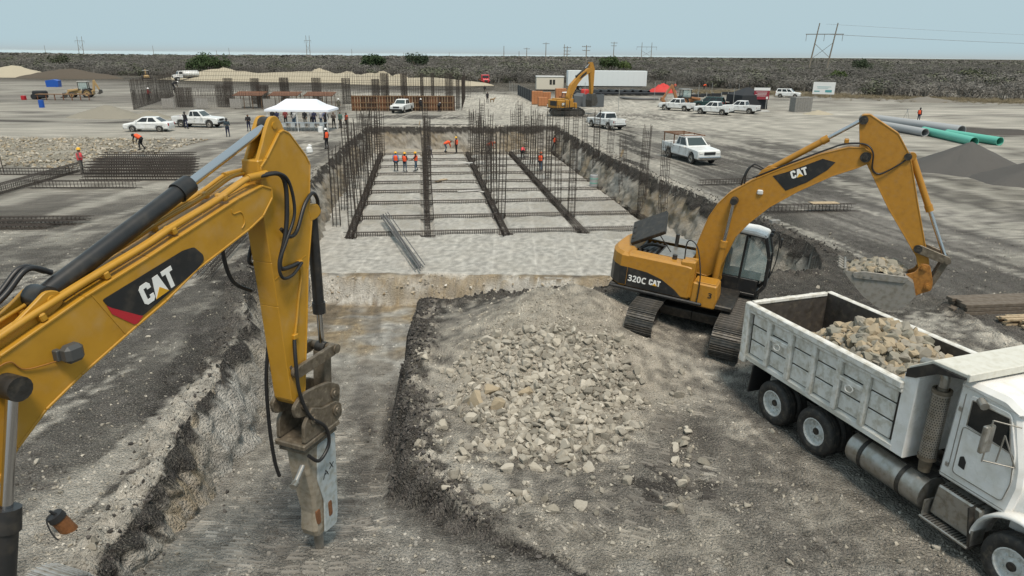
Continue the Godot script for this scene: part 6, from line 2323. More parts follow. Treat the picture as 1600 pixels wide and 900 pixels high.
func backhoe(label: String, at: Vector3, turn: float, m: Material, arm_up: bool):
	var root := thing("backhoe_loader", label, "backhoe loader", at, turn)
	for s in [-1.0, 1.0]:
		wheel(root, V(-1.1, 0.78, s * 0.95), 0.78, 0.45, m, s, 0, 0.2)
		wheel(root, V(1.25, 0.48, s * 0.9), 0.48, 0.32, m, s, 0, 0.2)
	var b := mb()
	b.ext(rnd(P2([0.1, 0.75, 1.9, 0.75, 1.95, 1.35, 0.1, 1.55]), 0.1), -0.5, 0.5, 0.06)
	b.box(V(-0.6, 0.95, 0), V(1.8, 0.5, 1.1), 0.06)
	b.box(V(-1.9, 0.85, 0), V(0.3, 0.7, 1.9), 0.05)
	part("body", b, m, root)
	var c := mb()
	for x in [-1.35, 0.15]:
		for s in [-1.0, 1.0]:
			c.bar(V(x, 1.2, s * 0.7), V(x * 0.92, 2.62, s * 0.64), 0.09, 0.09, 0.01)
	c.box(V(-0.6, 1.45, 0), V(0.6, 0.5, 0.6), 0.1)
	var cab := part("cab", c, mats["black"], root)
	var r := mb()
	r.box(V(-0.6, 2.68, 0), V(1.8, 0.14, 1.55), 0.05)
	part("roof", r, mats["alu"], cab)
	var g := mb()
	for s in [-1.0, 1.0]:
		g.box(V(-0.6, 2.0, s * 0.67), V(1.35, 1.1, 0.02), 0.0)
	part("window", g, mats["cab_glass"], cab)
	for s in [-1.0, 1.0]:
		var l := mb()
		l.bar(V(0.3, 1.35, s * 0.62), V(1.6, 1.1, s * 0.62), 0.12, 0.2, 0.02)
		l.bar(V(1.6, 1.1, s * 0.62), V(2.4, 0.45, s * 0.62), 0.12, 0.2, 0.02)
		part("loader_arm", l, m, root)
	var bk := mb()
	bk.ext(P2([2.3, 0.15, 3.0, 0.1, 3.05, 0.15, 2.6, 0.3, 2.5, 0.6, 2.65, 0.85, 2.3, 0.8]), -1.1, 1.1, 0.01)
	part("loader_bucket", bk, mats["track_steel"], root)
	var a := mb()
	if arm_up:
		a.bar(V(-2.0, 1.0, 0), V(-3.0, 3.3, 0), 0.3, 0.42, 0.03)
		a.bar(V(-2.9, 3.4, 0), V(-4.3, 1.4, 0), 0.26, 0.36, 0.03)
	else:
		a.bar(V(-2.0, 1.0, 0), V(-2.3, 2.9, 0), 0.24, 0.36, 0.03)
		a.bar(V(-2.25, 2.95, 0), V(-2.9, 1.3, 0), 0.2, 0.3, 0.03)
	part("digging_arm", a, m, root)
	var db := mb()
	var o := V(-4.3, 1.2, 0) if arm_up else V(-2.9, 1.1, 0)
	db.xf = Transform3D(Basis.IDENTITY, o)
	db.ext(P2([0.0, 0.3, -0.4, 0.2, -0.45, -0.3, 0.0, -0.55, 0.45, -0.4, 0.1, -0.2]), -0.35, 0.35, 0.02)
	part("digging_bucket", db, m if arm_up else mats["track_steel"], root)
	return root

func yard_excavator():
	var yel: Material = mats["yellow_old"]
	var root := thing("parked_excavator", "yellow excavator standing before the white trailer with its arm folded down", "excavator", V(7.2, 0, -95.5), deg_to_rad(40))
	var under := Transform3D(Basis(Vector3.UP, deg_to_rad(-38)), Vector3.ZERO)
	var sh := shoe(0.36, 0.6)
	for s in [-1.0, 1.0]:
		crawler(root, under * Transform3D(Basis.IDENTITY, V(0, 0, s * 1.2)), 4.6, 1.0, 0.6, 0.36, mats["track_steel"], sh)
	var house: Node3D = exc_house(root, Transform3D.IDENTITY, yel, false, false)
	var de := mb()
	de.box(V(-2.7, 1.72, 0.2), V(0.1, 0.6, 1.2), 0.0)
	de.box(V(-1.95, 1.6, 1.365), V(0.7, 0.5, 0.02), 0.0)
	part("panel", de, mats["black"], house)
	var lt := Node3D.new()
	lt.name = "lettering"
	house.add_child(lt, true)
	lt.transform = Transform3D(Basis(Vector3(0.8, 0, -0.6), Vector3.UP, Vector3(0.6, 0, 0.8)), V(-2.75, 1.6, 0.9))
	cat_letters(house, V(-2.25, 1.5, 1.377), Vector2(1, 0), 0.3)
	var boom := boomed(root, "boom", P2([-0.1, 1.7, 0.5, 1.7, 0.9, 2.9, 1.7, 4.1, 2.6, 4.9, 4.3, 5.75, 4.3, 6.2, 3.6, 6.05, 2.0, 5.2, 0.5, 4.0, -0.1, 2.5]), 0.24, 0.01, yel)
	var bd := mb()
	bd.ext(P2([1.9, 4.75, 2.4, 4.85, 3.3, 5.4, 3.3, 5.7, 2.5, 5.3]), 0.24, 0.25)
	part("boom_stripe", bd, mats["black_paint"], boom)
	boomed(root, "stick", P2([4.0, 6.9, 4.0, 5.8, 4.2, 4.5, 4.45, 2.7, 4.75, 2.7, 4.85, 4.5, 4.9, 6.0, 4.5, 6.9]), 0.2, 0.01, yel)
	hyd(root, "stick_cylinder", V(1.6, 5.1, 0), V(4.15, 6.75, 0), 0.6, 0.1, 0.06, mats["black"])
	var bk := mb()
	bk.ext(P2([4.3, 2.7, 4.9, 2.8, 5.3, 2.2, 5.4, 1.5, 5.0, 1.1, 4.5, 1.3, 4.2, 1.0, 4.15, 1.9]), -0.6, 0.6, 0.03)
	part("bucket", bk, mats["track_steel"], root)

# ---------------------------------------------------------------- people (facing +x, right hand at +z)
var poses := {}
func pose_joints(kind: String) -> Dictionary:
	var j := {"pel": V(0, 0.95, 0), "che": V(0.0, 1.3, 0), "nek": V(0.01, 1.47, 0), "hed": V(0.03, 1.61, 0)}
	for q in [["l", -1.0], ["r", 1.0]]:
		var s: float = q[1]
		j["hip" + q[0]] = V(0, 0.92, s * 0.09)
		j["kne" + q[0]] = V(0.03, 0.5, s * 0.11)
		j["ank" + q[0]] = V(-0.01, 0.09, s * 0.13)
		j["toe" + q[0]] = V(0.15, 0.045, s * 0.15)
		j["sho" + q[0]] = V(0, 1.41, s * 0.185)
		j["elb" + q[0]] = V(-0.03, 1.13, s * 0.25)
		j["wri" + q[0]] = V(0.08, 0.9, s * 0.23)
		j["han" + q[0]] = V(0.11, 0.81, s * 0.22)
	if kind == "reach":
		j.merge({"elbl": V(0.22, 1.22, -0.26), "wril": V(0.42, 1.05, -0.2), "hanl": V(0.5, 1.02, -0.17), "kner": V(-0.06, 0.5, 0.2), "ankr": V(-0.16, 0.09, 0.3), "toer": V(0.0, 0.045, 0.33), "knel": V(0.08, 0.5, -0.16), "ankl": V(0.12, 0.09, -0.22), "toel": V(0.28, 0.045, -0.24)}, true)
	elif kind == "bend":
		j.merge({"pel": V(-0.12, 0.9, 0), "che": V(0.22, 1.08, 0), "nek": V(0.4, 1.12, 0), "hed": V(0.54, 1.1, 0), "hipl": V(-0.12, 0.88, -0.09), "hipr": V(-0.12, 0.88, 0.09), "shol": V(0.34, 1.09, -0.18), "shor": V(0.34, 1.09, 0.18), "elbl": V(0.42, 0.82, -0.22), "elbr": V(0.42, 0.82, 0.22), "wril": V(0.5, 0.58, -0.14), "wrir": V(0.5, 0.58, 0.14), "hanl": V(0.52, 0.49, -0.12), "hanr": V(0.52, 0.49, 0.12), "ankr": V(-0.2, 0.09, 0.2), "toer": V(-0.04, 0.045, 0.22)}, true)
	elif kind == "walk":
		j.merge({"knel": V(0.2, 0.53, -0.1), "ankl": V(0.26, 0.1, -0.1), "toel": V(0.42, 0.06, -0.1), "kner": V(-0.05, 0.5, 0.1), "ankr": V(-0.32, 0.14, 0.1), "toer": V(-0.2, 0.05, 0.11), "elbr": V(0.1, 1.15, 0.24), "wrir": V(0.28, 1.02, 0.2), "hanr": V(0.35, 1.0, 0.18)}, true)
	elif kind == "hold":
		j.merge({"elbl": V(0.06, 1.14, -0.25), "wril": V(0.28, 1.12, -0.12), "hanl": V(0.34, 1.14, -0.08), "elbr": V(0.06, 1.14, 0.25), "wrir": V(0.28, 1.12, 0.12), "hanr": V(0.34, 1.14, 0.08)}, true)
	return j

func make_pose(kind: String):
	if poses.has(kind): return poses[kind]
	var j := pose_joints(kind)
	# bone: from, to, radii, colour slot (0 shirt, 1 trousers, 2 skin, 3 shoes, 4 hair)
	var bones := [["pel", "che", 0.145, 0.16, 0], ["che", "nek", 0.15, 0.07, 0], ["nek", "hed", 0.055, 0.06, 2], ["hed", "hed", 0.105, 0.105, 2]]
	for s in ["l", "r"]:
		bones.append_array([["hip" + s, "kne" + s, 0.095, 0.065, 1], ["kne" + s, "ank" + s, 0.062, 0.045, 1], ["ank" + s, "toe" + s, 0.055, 0.045, 3], ["sho" + s, "elb" + s, 0.066, 0.05, 0], ["elb" + s, "wri" + s, 0.048, 0.036, 0], ["wri" + s, "han" + s, 0.038, 0.036, 2], ["che", "sho" + s, 0.11, 0.07, 0], ["pel", "hip" + s, 0.13, 0.1, 1]])
	var lo := Vector3.ONE * 9.0
	var hi := Vector3.ONE * -9.0
	for k in j:
		lo = lo.min(j[k] - Vector3.ONE * 0.2)
		hi = hi.max(j[k] + Vector3.ONE * 0.2)
	lo.y = -0.02
	var c := 0.042
	var n := Vector3i((hi - lo) / c) + Vector3i.ONE
	var fld := PackedFloat32Array()
	fld.resize(n.x * n.y * n.z)
	fld.fill(1.0)
	var own := PackedInt32Array()
	own.resize(fld.size())
	for b in bones:
		var A: Vector3 = j[b[0]]
		var B: Vector3 = j[b[1]]
		var R: float = maxf(b[2], b[3]) + 0.09
		var i0 := Vector3i(((A.min(B) - Vector3.ONE * R) - lo) / c).clamp(Vector3i.ZERO, n - Vector3i.ONE)
		var i1 := Vector3i(((A.max(B) + Vector3.ONE * R) - lo) / c).clamp(Vector3i.ZERO, n - Vector3i.ONE)
		var AB := B - A
		var l2 := AB.length_squared()
		for x in range(i0.x, i1.x + 1):
			for y in range(i0.y, i1.y + 1):
				for z in range(i0.z, i1.z + 1):
					var p := lo + Vector3(x, y, z) * c
					var t := 0.0 if l2 < 1e-6 else clampf((p - A).dot(AB) / l2, 0.0, 1.0)
					var d: float = (p - A - AB * t).length() - lerpf(b[2], b[3], t)
					var k := (x * n.y + y) * n.z + z
					var o := fld[k]
					if d < o: own[k] = b[4]
					var h := clampf(0.5 + 0.5 * (o - d) / 0.035, 0.0, 1.0)
					fld[k] = lerpf(o, d, h) - 0.035 * h * (1.0 - h)
	var vs := PackedVector3Array()
	var sl := PackedInt32Array()
	var at := {}
	var sx := n.y * n.z
	var sy := n.z
	for x in n.x - 1:
		for y in n.y - 1:
			for z in n.z - 1:
				var k := x * sx + y * sy + z
				var neg := 0
				var ks := [k, k + 1, k + sy, k + sy + 1, k + sx, k + sx + 1, k + sx + sy, k + sx + sy + 1]
				for q in ks:
					if fld[q] < 0.0: neg += 1
				if neg == 0 or neg == 8: continue
				var sum := Vector3.ZERO
				var m := 0
				for e in [[0, 1], [2, 3], [4, 5], [6, 7], [0, 2], [1, 3], [4, 6], [5, 7], [0, 4], [1, 5], [2, 6], [3, 7]]:
					var fa := fld[ks[e[0]]]
					var fb := fld[ks[e[1]]]
					if (fa < 0.0) == (fb < 0.0): continue
					var t := fa / (fa - fb)
					var pa := Vector3(e[0] >> 2, (e[0] >> 1) & 1, e[0] & 1)
					var pb := Vector3(e[1] >> 2, (e[1] >> 1) & 1, e[1] & 1)
					sum += pa.lerp(pb, t)
					m += 1
				at[k] = vs.size()
				vs.append(lo + (Vector3(x, y, z) + sum / m) * c)
				sl.append(own[k])
	var ix := PackedInt32Array()
	for x in range(1, n.x - 1):
		for y in range(1, n.y - 1):
			for z in range(1, n.z - 1):
				var k := x * sx + y * sy + z
				var f0 := fld[k] < 0.0
				for q in [[sx, sy, 1], [sy, 1, sx], [1, sx, sy]]:
					var f1 := fld[k + q[0]] < 0.0
					if f0 == f1: continue
					var a: int = at.get(k, -1)
					var b: int = at.get(k - q[1], -1)
					var d: int = at.get(k - q[1] - q[2], -1)
					var e: int = at.get(k - q[2], -1)
					if a < 0 or b < 0 or d < 0 or e < 0: continue
					if f0: ix.append_array([a, d, b, a, e, d])
					else: ix.append_array([a, b, d, a, d, e])
	var nr := PackedVector3Array()
	nr.resize(vs.size())
	for i in range(0, ix.size(), 3):
		var g := (vs[ix[i + 2]] - vs[ix[i]]).cross(vs[ix[i + 1]] - vs[ix[i]])
		for q in 3: nr[ix[i + q]] += g
	for i in nr.size(): nr[i] = nr[i].normalized()
	poses[kind] = [vs, nr, ix, sl, j]
	return poses[kind]

const SKIN := Vector3(0.24, 0.135, 0.085)
func person(label: String, at: Vector3, turn: float, kind: String, shirt: Vector3, trousers: Vector3, vest := Vector3(-1, 0, 0), helmet := Vector3(-1, 0, 0), group := ""):
	var P: Array = make_pose(kind)
	var root := thing("person", label, "person", at, turn, group)
	var cols := PackedColorArray()
	cols.resize(P[3].size())
	var pal := [shirt, trousers, SKIN, Vector3(0.03, 0.025, 0.02), Vector3(0.015, 0.012, 0.01)]
	var hd: Vector3 = P[4]["hed"]
	for i in cols.size():
		var c: Vector3 = pal[P[3][i]]
		var v: Vector3 = P[0][i]
		if P[3][i] == 2 and v.distance_to(hd) < 0.2 and (v.y > hd.y + 0.03 or v.x < hd.x - 0.04): c = pal[4]
		cols[i] = Color(c.x, c.y, c.z)
	var arr := []
	arr.resize(Mesh.ARRAY_MAX)
	arr[Mesh.ARRAY_VERTEX] = P[0]
	arr[Mesh.ARRAY_NORMAL] = P[1]
	arr[Mesh.ARRAY_COLOR] = cols
	arr[Mesh.ARRAY_INDEX] = P[2]
	var m := ArrayMesh.new()
	m.add_surface_from_arrays(Mesh.PRIMITIVE_TRIANGLES, arr)
	var cm := mat("cloth", Color.WHITE, 0.9)
	cm.vertex_color_use_as_albedo = true
	part("body", m, cm, root)
	var face := mb()
	var fo := V(0.1, 0.0, 0)
	face.box(hd + fo + V(0.01, -0.01, 0), V(0.03, 0.045, 0.025), 0.008)
	for z in [-0.035, 0.035]: face.box(hd + fo + V(-0.012, 0.02, z), V(0.012, 0.012, 0.022), 0.003)
	part("face", face, mat("face_skin", C(0.2, 0.11, 0.07), 0.7), root)
	if vest.x >= 0.0:
		var k := mb()
		var a: Vector3 = P[4]["pel"] + V(0, 0.02, 0)
		var b: Vector3 = P[4]["che"]
		var d := (b - a).normalized()
		var rings := []
		for q in [[0.0, 0.165, 0.18], [0.35, 0.168, 0.19], [0.85, 0.178, 0.205], [1.25, 0.165, 0.2], [1.42, 0.11, 0.15]]:
			var ring := []
			var ce := a.lerp(b, q[0])
			var fw := d.cross(Vector3(0, 0, 1)) * -1.0
			for i in 14:
				var an := TAU * i / 14.0
				ring.append(ce + fw * cos(an) * q[1] + Vector3(0, 0, 1) * sin(an) * q[2])
			ring.reverse()
			rings.append(ring)
		k.loft(rings, true, 2)
		var vm := mat("vest_%d_%d" % [int(vest.x * 100), int(vest.y * 100)], C(vest.x, vest.y, vest.z), 0.8)
		part("vest", k, vm, root)
	if helmet.x >= 0.0:
		var k := mb()
		var up: Vector3 = (hd - P[4]["nek"]).normalized().lerp(Vector3.UP, 0.5).normalized()
		var x := Vector3(0, 0, 1).cross(up).normalized() * -1.0
		var bas := Basis(x, Vector3(0, 0, -1), up) if true else Basis.IDENTITY
		k.lathe([Vector2(0.15, 0.0), Vector2(0.125, 0.015), Vector2(0.125, 0.06), Vector2(0.1, 0.11), Vector2(0.05, 0.14), Vector2(0.0, 0.145)], 14, hd + up * 0.03, bas, false)
		var hm := mat("helmet_%d_%d" % [int(helmet.x * 100), int(helmet.z * 100)], C(helmet.x, helmet.y, helmet.z), 0.35)
		part("helmet", k, hm, root)
	return root

func build_vehicles():
	dusty("white_car", C(0.76, 0.78, 0.79), 0.28, 0.0, C(0.5, 0.46, 0.4), 0.25, 0.4)
	mat("screen_glass2", C(0.04, 0.055, 0.055), 0.06, 0.0, 0.6)
	# two wheelers' tracks face as in the photograph: turn is the heading, counter-clockwise from +x
	var f := pickup("white extended cab pickup with a rusty pipe rack beside the pit", V(13.9, 0, -54.4), deg_to_rad(-73), "", false, 1.08, true)
	var rk := mb()
	for z in [-0.82, 0.82]:
		for x in [-2.4, -0.95]:
			rk.box(V(x, 1.45, z), V(0.06, 0.75, 0.06), 0.0)
		rk.box(V(-1.0, 1.82, z), V(3.0, 0.06, 0.06), 0.0)
	for x in [-2.4, -1.7, -0.95, 0.45]:
		rk.box(V(x, 1.84, 0), V(0.06, 0.06, 1.7), 0.0)
	part("pipe_rack", rk, mats["rust"], f)
	pickup("white double cab pickup on the pale road beside the mid pit columns", V(10.4, 0, -79.0), deg_to_rad(118), "")
	pickup("white pickup with a black tarp in its bed by the digger arm", V(24.6, 0, -106.5), deg_to_rad(142), "")
	pickup("white double cab pickup parked between two other pickups", V(28.3, 0, -99.8), deg_to_rad(142), "")
	pickup("white pickup parked beside the black canopy tent", V(33.0, 0, -102.6), deg_to_rad(142), "")
	pickup("white pickup with a black front bumper behind the sedan", V(-34.3, 0, -76.2), deg_to_rad(-6), "", false)
	pickup("white pickup facing out from the timber formwork wall", V(-15.6, 0, -98.6), deg_to_rad(-100), "")
	sedan("white sedan parked beside the pickup on the pale road", V(-37.4, 0, -71.6), deg_to_rad(184))
	suv("white wagon with a roof rack near the billboard", V(55.5, 0, -143.6), deg_to_rad(-30), mats["white_car"])
	suv("dark green wagon parked behind the white pickups", V(31.0, 0, -112.0), deg_to_rad(150), mat("green_car", C(0.02, 0.05, 0.05), 0.3))
	tank_truck("white tank truck parked before the scrub beyond the tank", V(-92.5, 0, -201.0), deg_to_rad(-140), mats["white_new"], mats["white_new"], true)
	tank_truck("red truck at the far end of the pale road", V(-8.0, 0, -193.0), deg_to_rad(-80), mats["red"], mats["rust"], false)
	backhoe("tan backhoe loader with a silver canopy behind the blue drum", V(-75.5, 0, -123.5), deg_to_rad(200), mat("tan_paint", C(0.38, 0.26, 0.12), 0.6), false)
	backhoe("yellow loader beside the far tank truck", V(-102.0, 0, -198.0), deg_to_rad(-60), mats["tan_paint"], false)
	backhoe("rusty orange digger with raised arm behind the pickups", V(28.6, 0, -116.0), deg_to_rad(10), mat("orange_paint", C(0.3, 0.14, 0.06), 0.7), true)
	yard_excavator()

const ORANGE := Vector3(0.78, 0.10, 0.03)
const PINKV := Vector3(0.75, 0.08, 0.09)
const YH := Vector3(0.75, 0.42, 0.02)
const WH := Vector3(0.75, 0.75, 0.74)
const JEAN := Vector3(0.05, 0.085, 0.13)
const BLK := Vector3(0.018, 0.018, 0.02)
const NAVY := Vector3(0.02, 0.025, 0.06)
const NOV := Vector3(-1, 0, 0)
func build_people():
	var y := -2.32
	person("worker with a blue shirt and orange vest beside the pit column", V(-10.6, y, -62.0), 1.6, "stand", Vector3(0.08, 0.22, 0.42), BLK, ORANGE, YH)
	person("worker in orange vest and jeans holding a yellow hard hat in the pit", V(-9.75, y, -61.7), 1.2, "hold", BLK, JEAN, ORANGE, YH)
	person("worker in orange vest leaning on a tool handle with legs apart", V(-8.8, y, -62.1), 3.4, "reach", BLK, JEAN, ORANGE, YH)
	person("stooping person in grey clothes behind the thick rebar column", V(-8.5, y, -70.6), 2.0, "bend", Vector3(0.25, 0.24, 0.25), Vector3(0.06, 0.05, 0.07))
	person("worker in orange vest bent down over jeans near the back wall", V(-7.3, y, -75.0), 0.3, "bend", ORANGE, JEAN, ORANGE)
	person("worker in orange vest and yellow helmet standing near the back wall", V(-6.1, y, -74.2), 2.9, "stand", BLK, BLK, ORANGE, YH)
	person("worker in orange vest bending alone in the middle pit bay", V(-2.6, y, -74.4), 0.1, "bend", ORANGE, Vector3(0.06, 0.05, 0.05), ORANGE, Vector3(0.4, 0.1, 0.04))
	person("worker in orange vest walking by the right hand pit columns", V(2.5, y, -62.8), 1.4, "walk", BLK, JEAN, ORANGE, Vector3(0.4, 0.1, 0.04))
	person("worker in dark clothes and red vest crouching between pit columns", V(1.0, y - 0.2, -71.2), 1.6, "bend", BLK, BLK, PINKV)
	person("worker in orange vest at the far right corner of the pit", V(4.6, y, -77.0), 2.2, "reach", BLK, BLK, ORANGE)
	person("worker in orange vest standing on the stacked cages tying steel", V(-28.9, 0.5, -53.6), 2.9, "bend", BLK, BLK, ORANGE, BLK)
	person("worker in pink vest and yellow helmet at the end of the cages", V(-28.6, 0, -45.3), 0.2, "hold", Vector3(0.2, 0.1, 0.1), Vector3(0.12, 0.11, 0.1), PINKV, YH)
	person("person in black leaning at the white pickup door", V(-34.9, 0, -74.3), 1.4, "reach", BLK, NAVY, NOV, BLK)
	person("person in dark cap with a light blue bag walking from the pickup", V(-27.6, 0, -67.2), -1.2, "hold", Vector3(0.03, 0.05, 0.06), NAVY, NOV, BLK)
	person("person in black behind the tip of the yellow boom", V(-27.4, 0, -72.2), -1.4, "hold", BLK, NAVY)
	person("worker in orange vest alone between the tent and the pit", V(-15.9, 0, -59.0), 2.6, "stand", BLK, BLK, ORANGE, WH)
	var tent := [[-27.0, -78.5, BLK, BLK, "person in navy at the outer post of the white tent", "stand"], [-25.6, -78.6, Vector3(0.2, 0.04, 0.04), BLK, "person in dark red under the white tent", "hold"], [-24.4, -78.0, Vector3(0.4, 0.4, 0.4), JEAN, "person in light grey under the white tent", "reach"], [-23.3, -78.2, BLK, Vector3(0.1, 0.1, 0.09), "person in black shirt with white sleeves under the tent", "stand"], [-22.2, -78.0, NAVY, NAVY, "stout person in navy under the white tent", "hold"], [-21.5, -78.2, Vector3(0.45, 0.45, 0.46), JEAN, "person in white shirt beside the stout navy one", "stand"], [-20.5, -76.6, BLK, BLK, "person all in black at the tent table end", "stand"], [-19.6, -76.2, Vector3(0.12, 0.1, 0.09), BLK, "person in patterned dark shirt outside the tent corner", "hold"], [-18.9, -76.4, Vector3(0.08, 0.15, 0.13), BLK, "person in green grey shirt outside the tent", "stand"]]
	tent.append_array([[-26.2, -77.6, NAVY, BLK, "person in navy jacket at the back edge of the tent", "reach"], [-24.9, -79.2, BLK, JEAN, "person in black shirt and jeans at the rear of the tent", "stand"], [-22.8, -79.0, Vector3(0.3, 0.3, 0.32), BLK, "person in grey shirt behind the stout navy one", "hold"], [-20.9, -77.6, Vector3(0.1, 0.11, 0.2), BLK, "person in slate blue between the tent legs", "walk"]])
	for i in tent.size():
		var q: Array = tent[i]
		person(q[4], V(q[0], 0, q[1]), -1.57 + 0.5 * sin(i * 2.1), q[5], q[2], q[3])
	person("worker in orange vest outside the right corner of the tent", V(-18.1, 0, -75.8), 2.8, "stand", BLK, BLK, ORANGE)
	person("surveyor in orange vest standing on the road beside a tripod", V(52.6, 0, -91.2), 0.5, "stand", BLK, NAVY, ORANGE, BLK)
	person("person walking on the pale road far behind the tank", V(-6.0, 0, -146), -1.4, "walk", BLK, Vector3(0.1, 0.1, 0.08))
	person("person with a dog on the pale road", V(-4.5, 0, -120.6), -1.2, "stand", BLK, BLK)
	person("person in orange on the slope behind the raised digger arm", V(38.5, 0, -170), 1.0, "stand", ORANGE, BLK)
	person("helmeted person standing behind the black canopy tent", V(40.0, 0.6, -121), 1.2, "stand", BLK, BLK, NOV, WH)
	person("helmeted person squatting on the tank rebar wall", V(-47.5, 2.6, -99.2), 0.8, "bend", BLK, BLK, NOV, WH)
	person("person in red climbing at the tank rebar corner", V(-51.0, 1.2, -98.8), 0.6, "reach", Vector3(0.2, 0.03, 0.03), BLK, NOV, WH)
	person("person in camouflage colours by the shuttering deck", V(-24.6, 0, -99.0), -1.0, "stand", Vector3(0.12, 0.11, 0.09), Vector3(0.1, 0.1, 0.08), NOV, WH)
	person("helmeted person kneeling at the formwork with a white prop", V(-10.6, 0, -99.8), 1.4, "bend", BLK, BLK, NOV, WH)
	person("helmeted person standing before the formwork studs", V(-13.2, 0, -100.2), 1.5, "stand", BLK, BLK, NOV, WH)
	person("person standing on the grey ground behind the tan backhoe", V(-66.5, 0, -139.0), 0.2, "stand", BLK, BLK)
	person("person in orange squatting on the slope near the black tent", V(46.0, 0.2, -172), 0.5, "bend", ORANGE, BLK)

# ---------------------------------------------------------------- things standing about the site
func site_mats():
	mat("plank_pale", C(0.50, 0.40, 0.27), 0.85)
	tri_map(mats["plank_pale"], noise_tex("grain", 0.02, 4, Color(0.75, 0.72, 0.68), Color(1, 1, 1), 55, 256), 1.2)
	mat("plank_brown", C(0.26, 0.16, 0.09), 0.9)
	tri_map(mats["plank_brown"], tex["grain"], 1.1)
	mat("plank_grey", C(0.17, 0.145, 0.12), 0.9)
	tri_map(mats["plank_grey"], tex["grain"], 0.9)
	mat("ply_dark", C(0.075, 0.038, 0.024), 0.85)
	mat("ply_red", C(0.17, 0.075, 0.04), 0.85)
	mat("concrete", C(0.45, 0.44, 0.42), 0.9)
	mat("rebar_grey", C(0.13, 0.13, 0.13), 0.7, 0.2)
	mat("canvas", C(0.78, 0.82, 0.9), 0.8)
	mats["canvas"].backlight_enabled = true
	mats["canvas"].backlight = C(0.3, 0.32, 0.36)
	mat("pipe_grey", C(0.34, 0.35, 0.36), 0.6)
	mat("pipe_green", C(0.11, 0.42, 0.33), 0.5)
	mat("blue_plastic", C(0.01, 0.08, 0.38), 0.45)
	mat("shade_cloth", C(0.022, 0.025, 0.03), 0.9)
	mat("grey_cloth", C(0.09, 0.1, 0.11), 0.85)
	mat("brick_orange", C(0.42, 0.18, 0.08), 0.9)
	mat("sign_red", C(0.24, 0.02, 0.035), 0.6)
	mat("sign_white", C(0.68, 0.69, 0.69), 0.6)
	mat("sign_teal", C(0.08, 0.3, 0.32), 0.6)
	mat("cream_wall", C(0.62, 0.58, 0.49), 0.7)
	mat("trailer_wall", C(0.66, 0.71, 0.73), 0.5)
	mat("red_tarp", C(0.5, 0.035, 0.03), 0.7)
	mat("pole_wood", C(0.16, 0.13, 0.10), 0.9)
	mat("galv", C(0.35, 0.35, 0.34), 0.5, 0.4)
	mat("white_plastic", C(0.72, 0.73, 0.73), 0.5)

func pipe(called: String, a: Vector3, b: Vector3, r: float, m: Material, label: String):
	var k := mb()
	k.cyl(a, b, r, r, 28, false)
	k.cyl(b, a, r * 0.9, r * 0.9, 28, false)
	var d := (b - a).normalized()
	var bas := Basis(d.cross(Vector3.UP).normalized(), Vector3.UP, d)
	bas.y = bas.z.cross(bas.x)
	k.lathe([Vector2(r * 0.9, 0.0), Vector2(r, 0.0)], 28, b, bas)
	k.lathe([Vector2(r, 0.0), Vector2(r * 0.9, 0.0)], 28, a, bas)
	solo(called, k, m, label, "pipe")

func frame_sign(called: String, at: Vector3, turn: float, w: float, h: float, y0: float, panel: Material, label: String) -> Node3D:
	var o := thing(called, label, "sign", at, turn)
	for s in [-1.0, 1.0]:
		var k := mb()
		k.box(V(s * w * 0.36, (y0 + h) * 0.5, -0.06), V(0.09, y0 + h, 0.09), 0.01)
		part("post", k, mats["galv"], o)
	var p := mb()
	p.box(V(0, y0 + h * 0.5, 0), V(w, h, 0.04), 0.005)
	part("panel", p, panel, o)
	return o

func utility_pole(label: String, at: Vector3, h: float, arms: int, group: String):
	var o := thing("utility_pole", label, "utility pole", at, 0.2, group)
	var k := mb()
	k.cyl(V(0, -0.5, 0), V(0, h, 0), 0.34, 0.2, 8)
	part("post", k, mats["pole_grey"], o)
	for i in arms:
		var a := mb()
		a.box(V(0, h - 0.8 - i * 1.8, 0), V(4.6 - i * 0.8, 0.22, 0.2), 0.0)
		part("cross_arm", a, mats["pole_wood"], o)
		for x in [-1.9, -0.9, 0.9, 1.9]:
			var q := mb()
			q.cyl(V(x, h - 0.7 - i * 1.8, 0), V(x, h - 0.35 - i * 1.8, 0), 0.1, 0.1, 6)
			part("insulator", q, mats["galv"], o)

func h_frame(label: String, at: Vector3, turn: float, h: float, span: float, lean: float):
	var o := thing("transmission_pylon", label, "pylon", at, turn)
	for s in [-1.0, 1.0]:
		var k := mb()
		k.cyl(V(s * span * 0.5 - lean, -0.5, 0), V(s * span * 0.5 + lean, h, 0), 0.42, 0.26, 8)
		part("mast", k, mats["pole_grey"], o)
	var a := mb()
	a.box(V(0, h * 0.78, 0), V(span * 2.1, 0.35, 0.3), 0.0)
	part("cross_arm", a, mats["pole_wood"], o)
	for s in [-1.0, 1.0]:
		var b := mb()
		b.bar(V(-s * span * 0.5, h * 0.3, 0.1 * s), V(s * span * 0.5, h * 0.6, 0.1 * s), 0.2, 0.2, 0.0)
		part("brace", b, mats["pole_wood"], o)
	for x in [-1.0, 0.0, 1.0]:
		var q := mb()
		q.cyl(V(x * span, h * 0.78, 0), V(x * span, h * 0.78 - 3.4, 0), 0.14, 0.14, 6)
		part("insulator", q, mats["galv"], o)

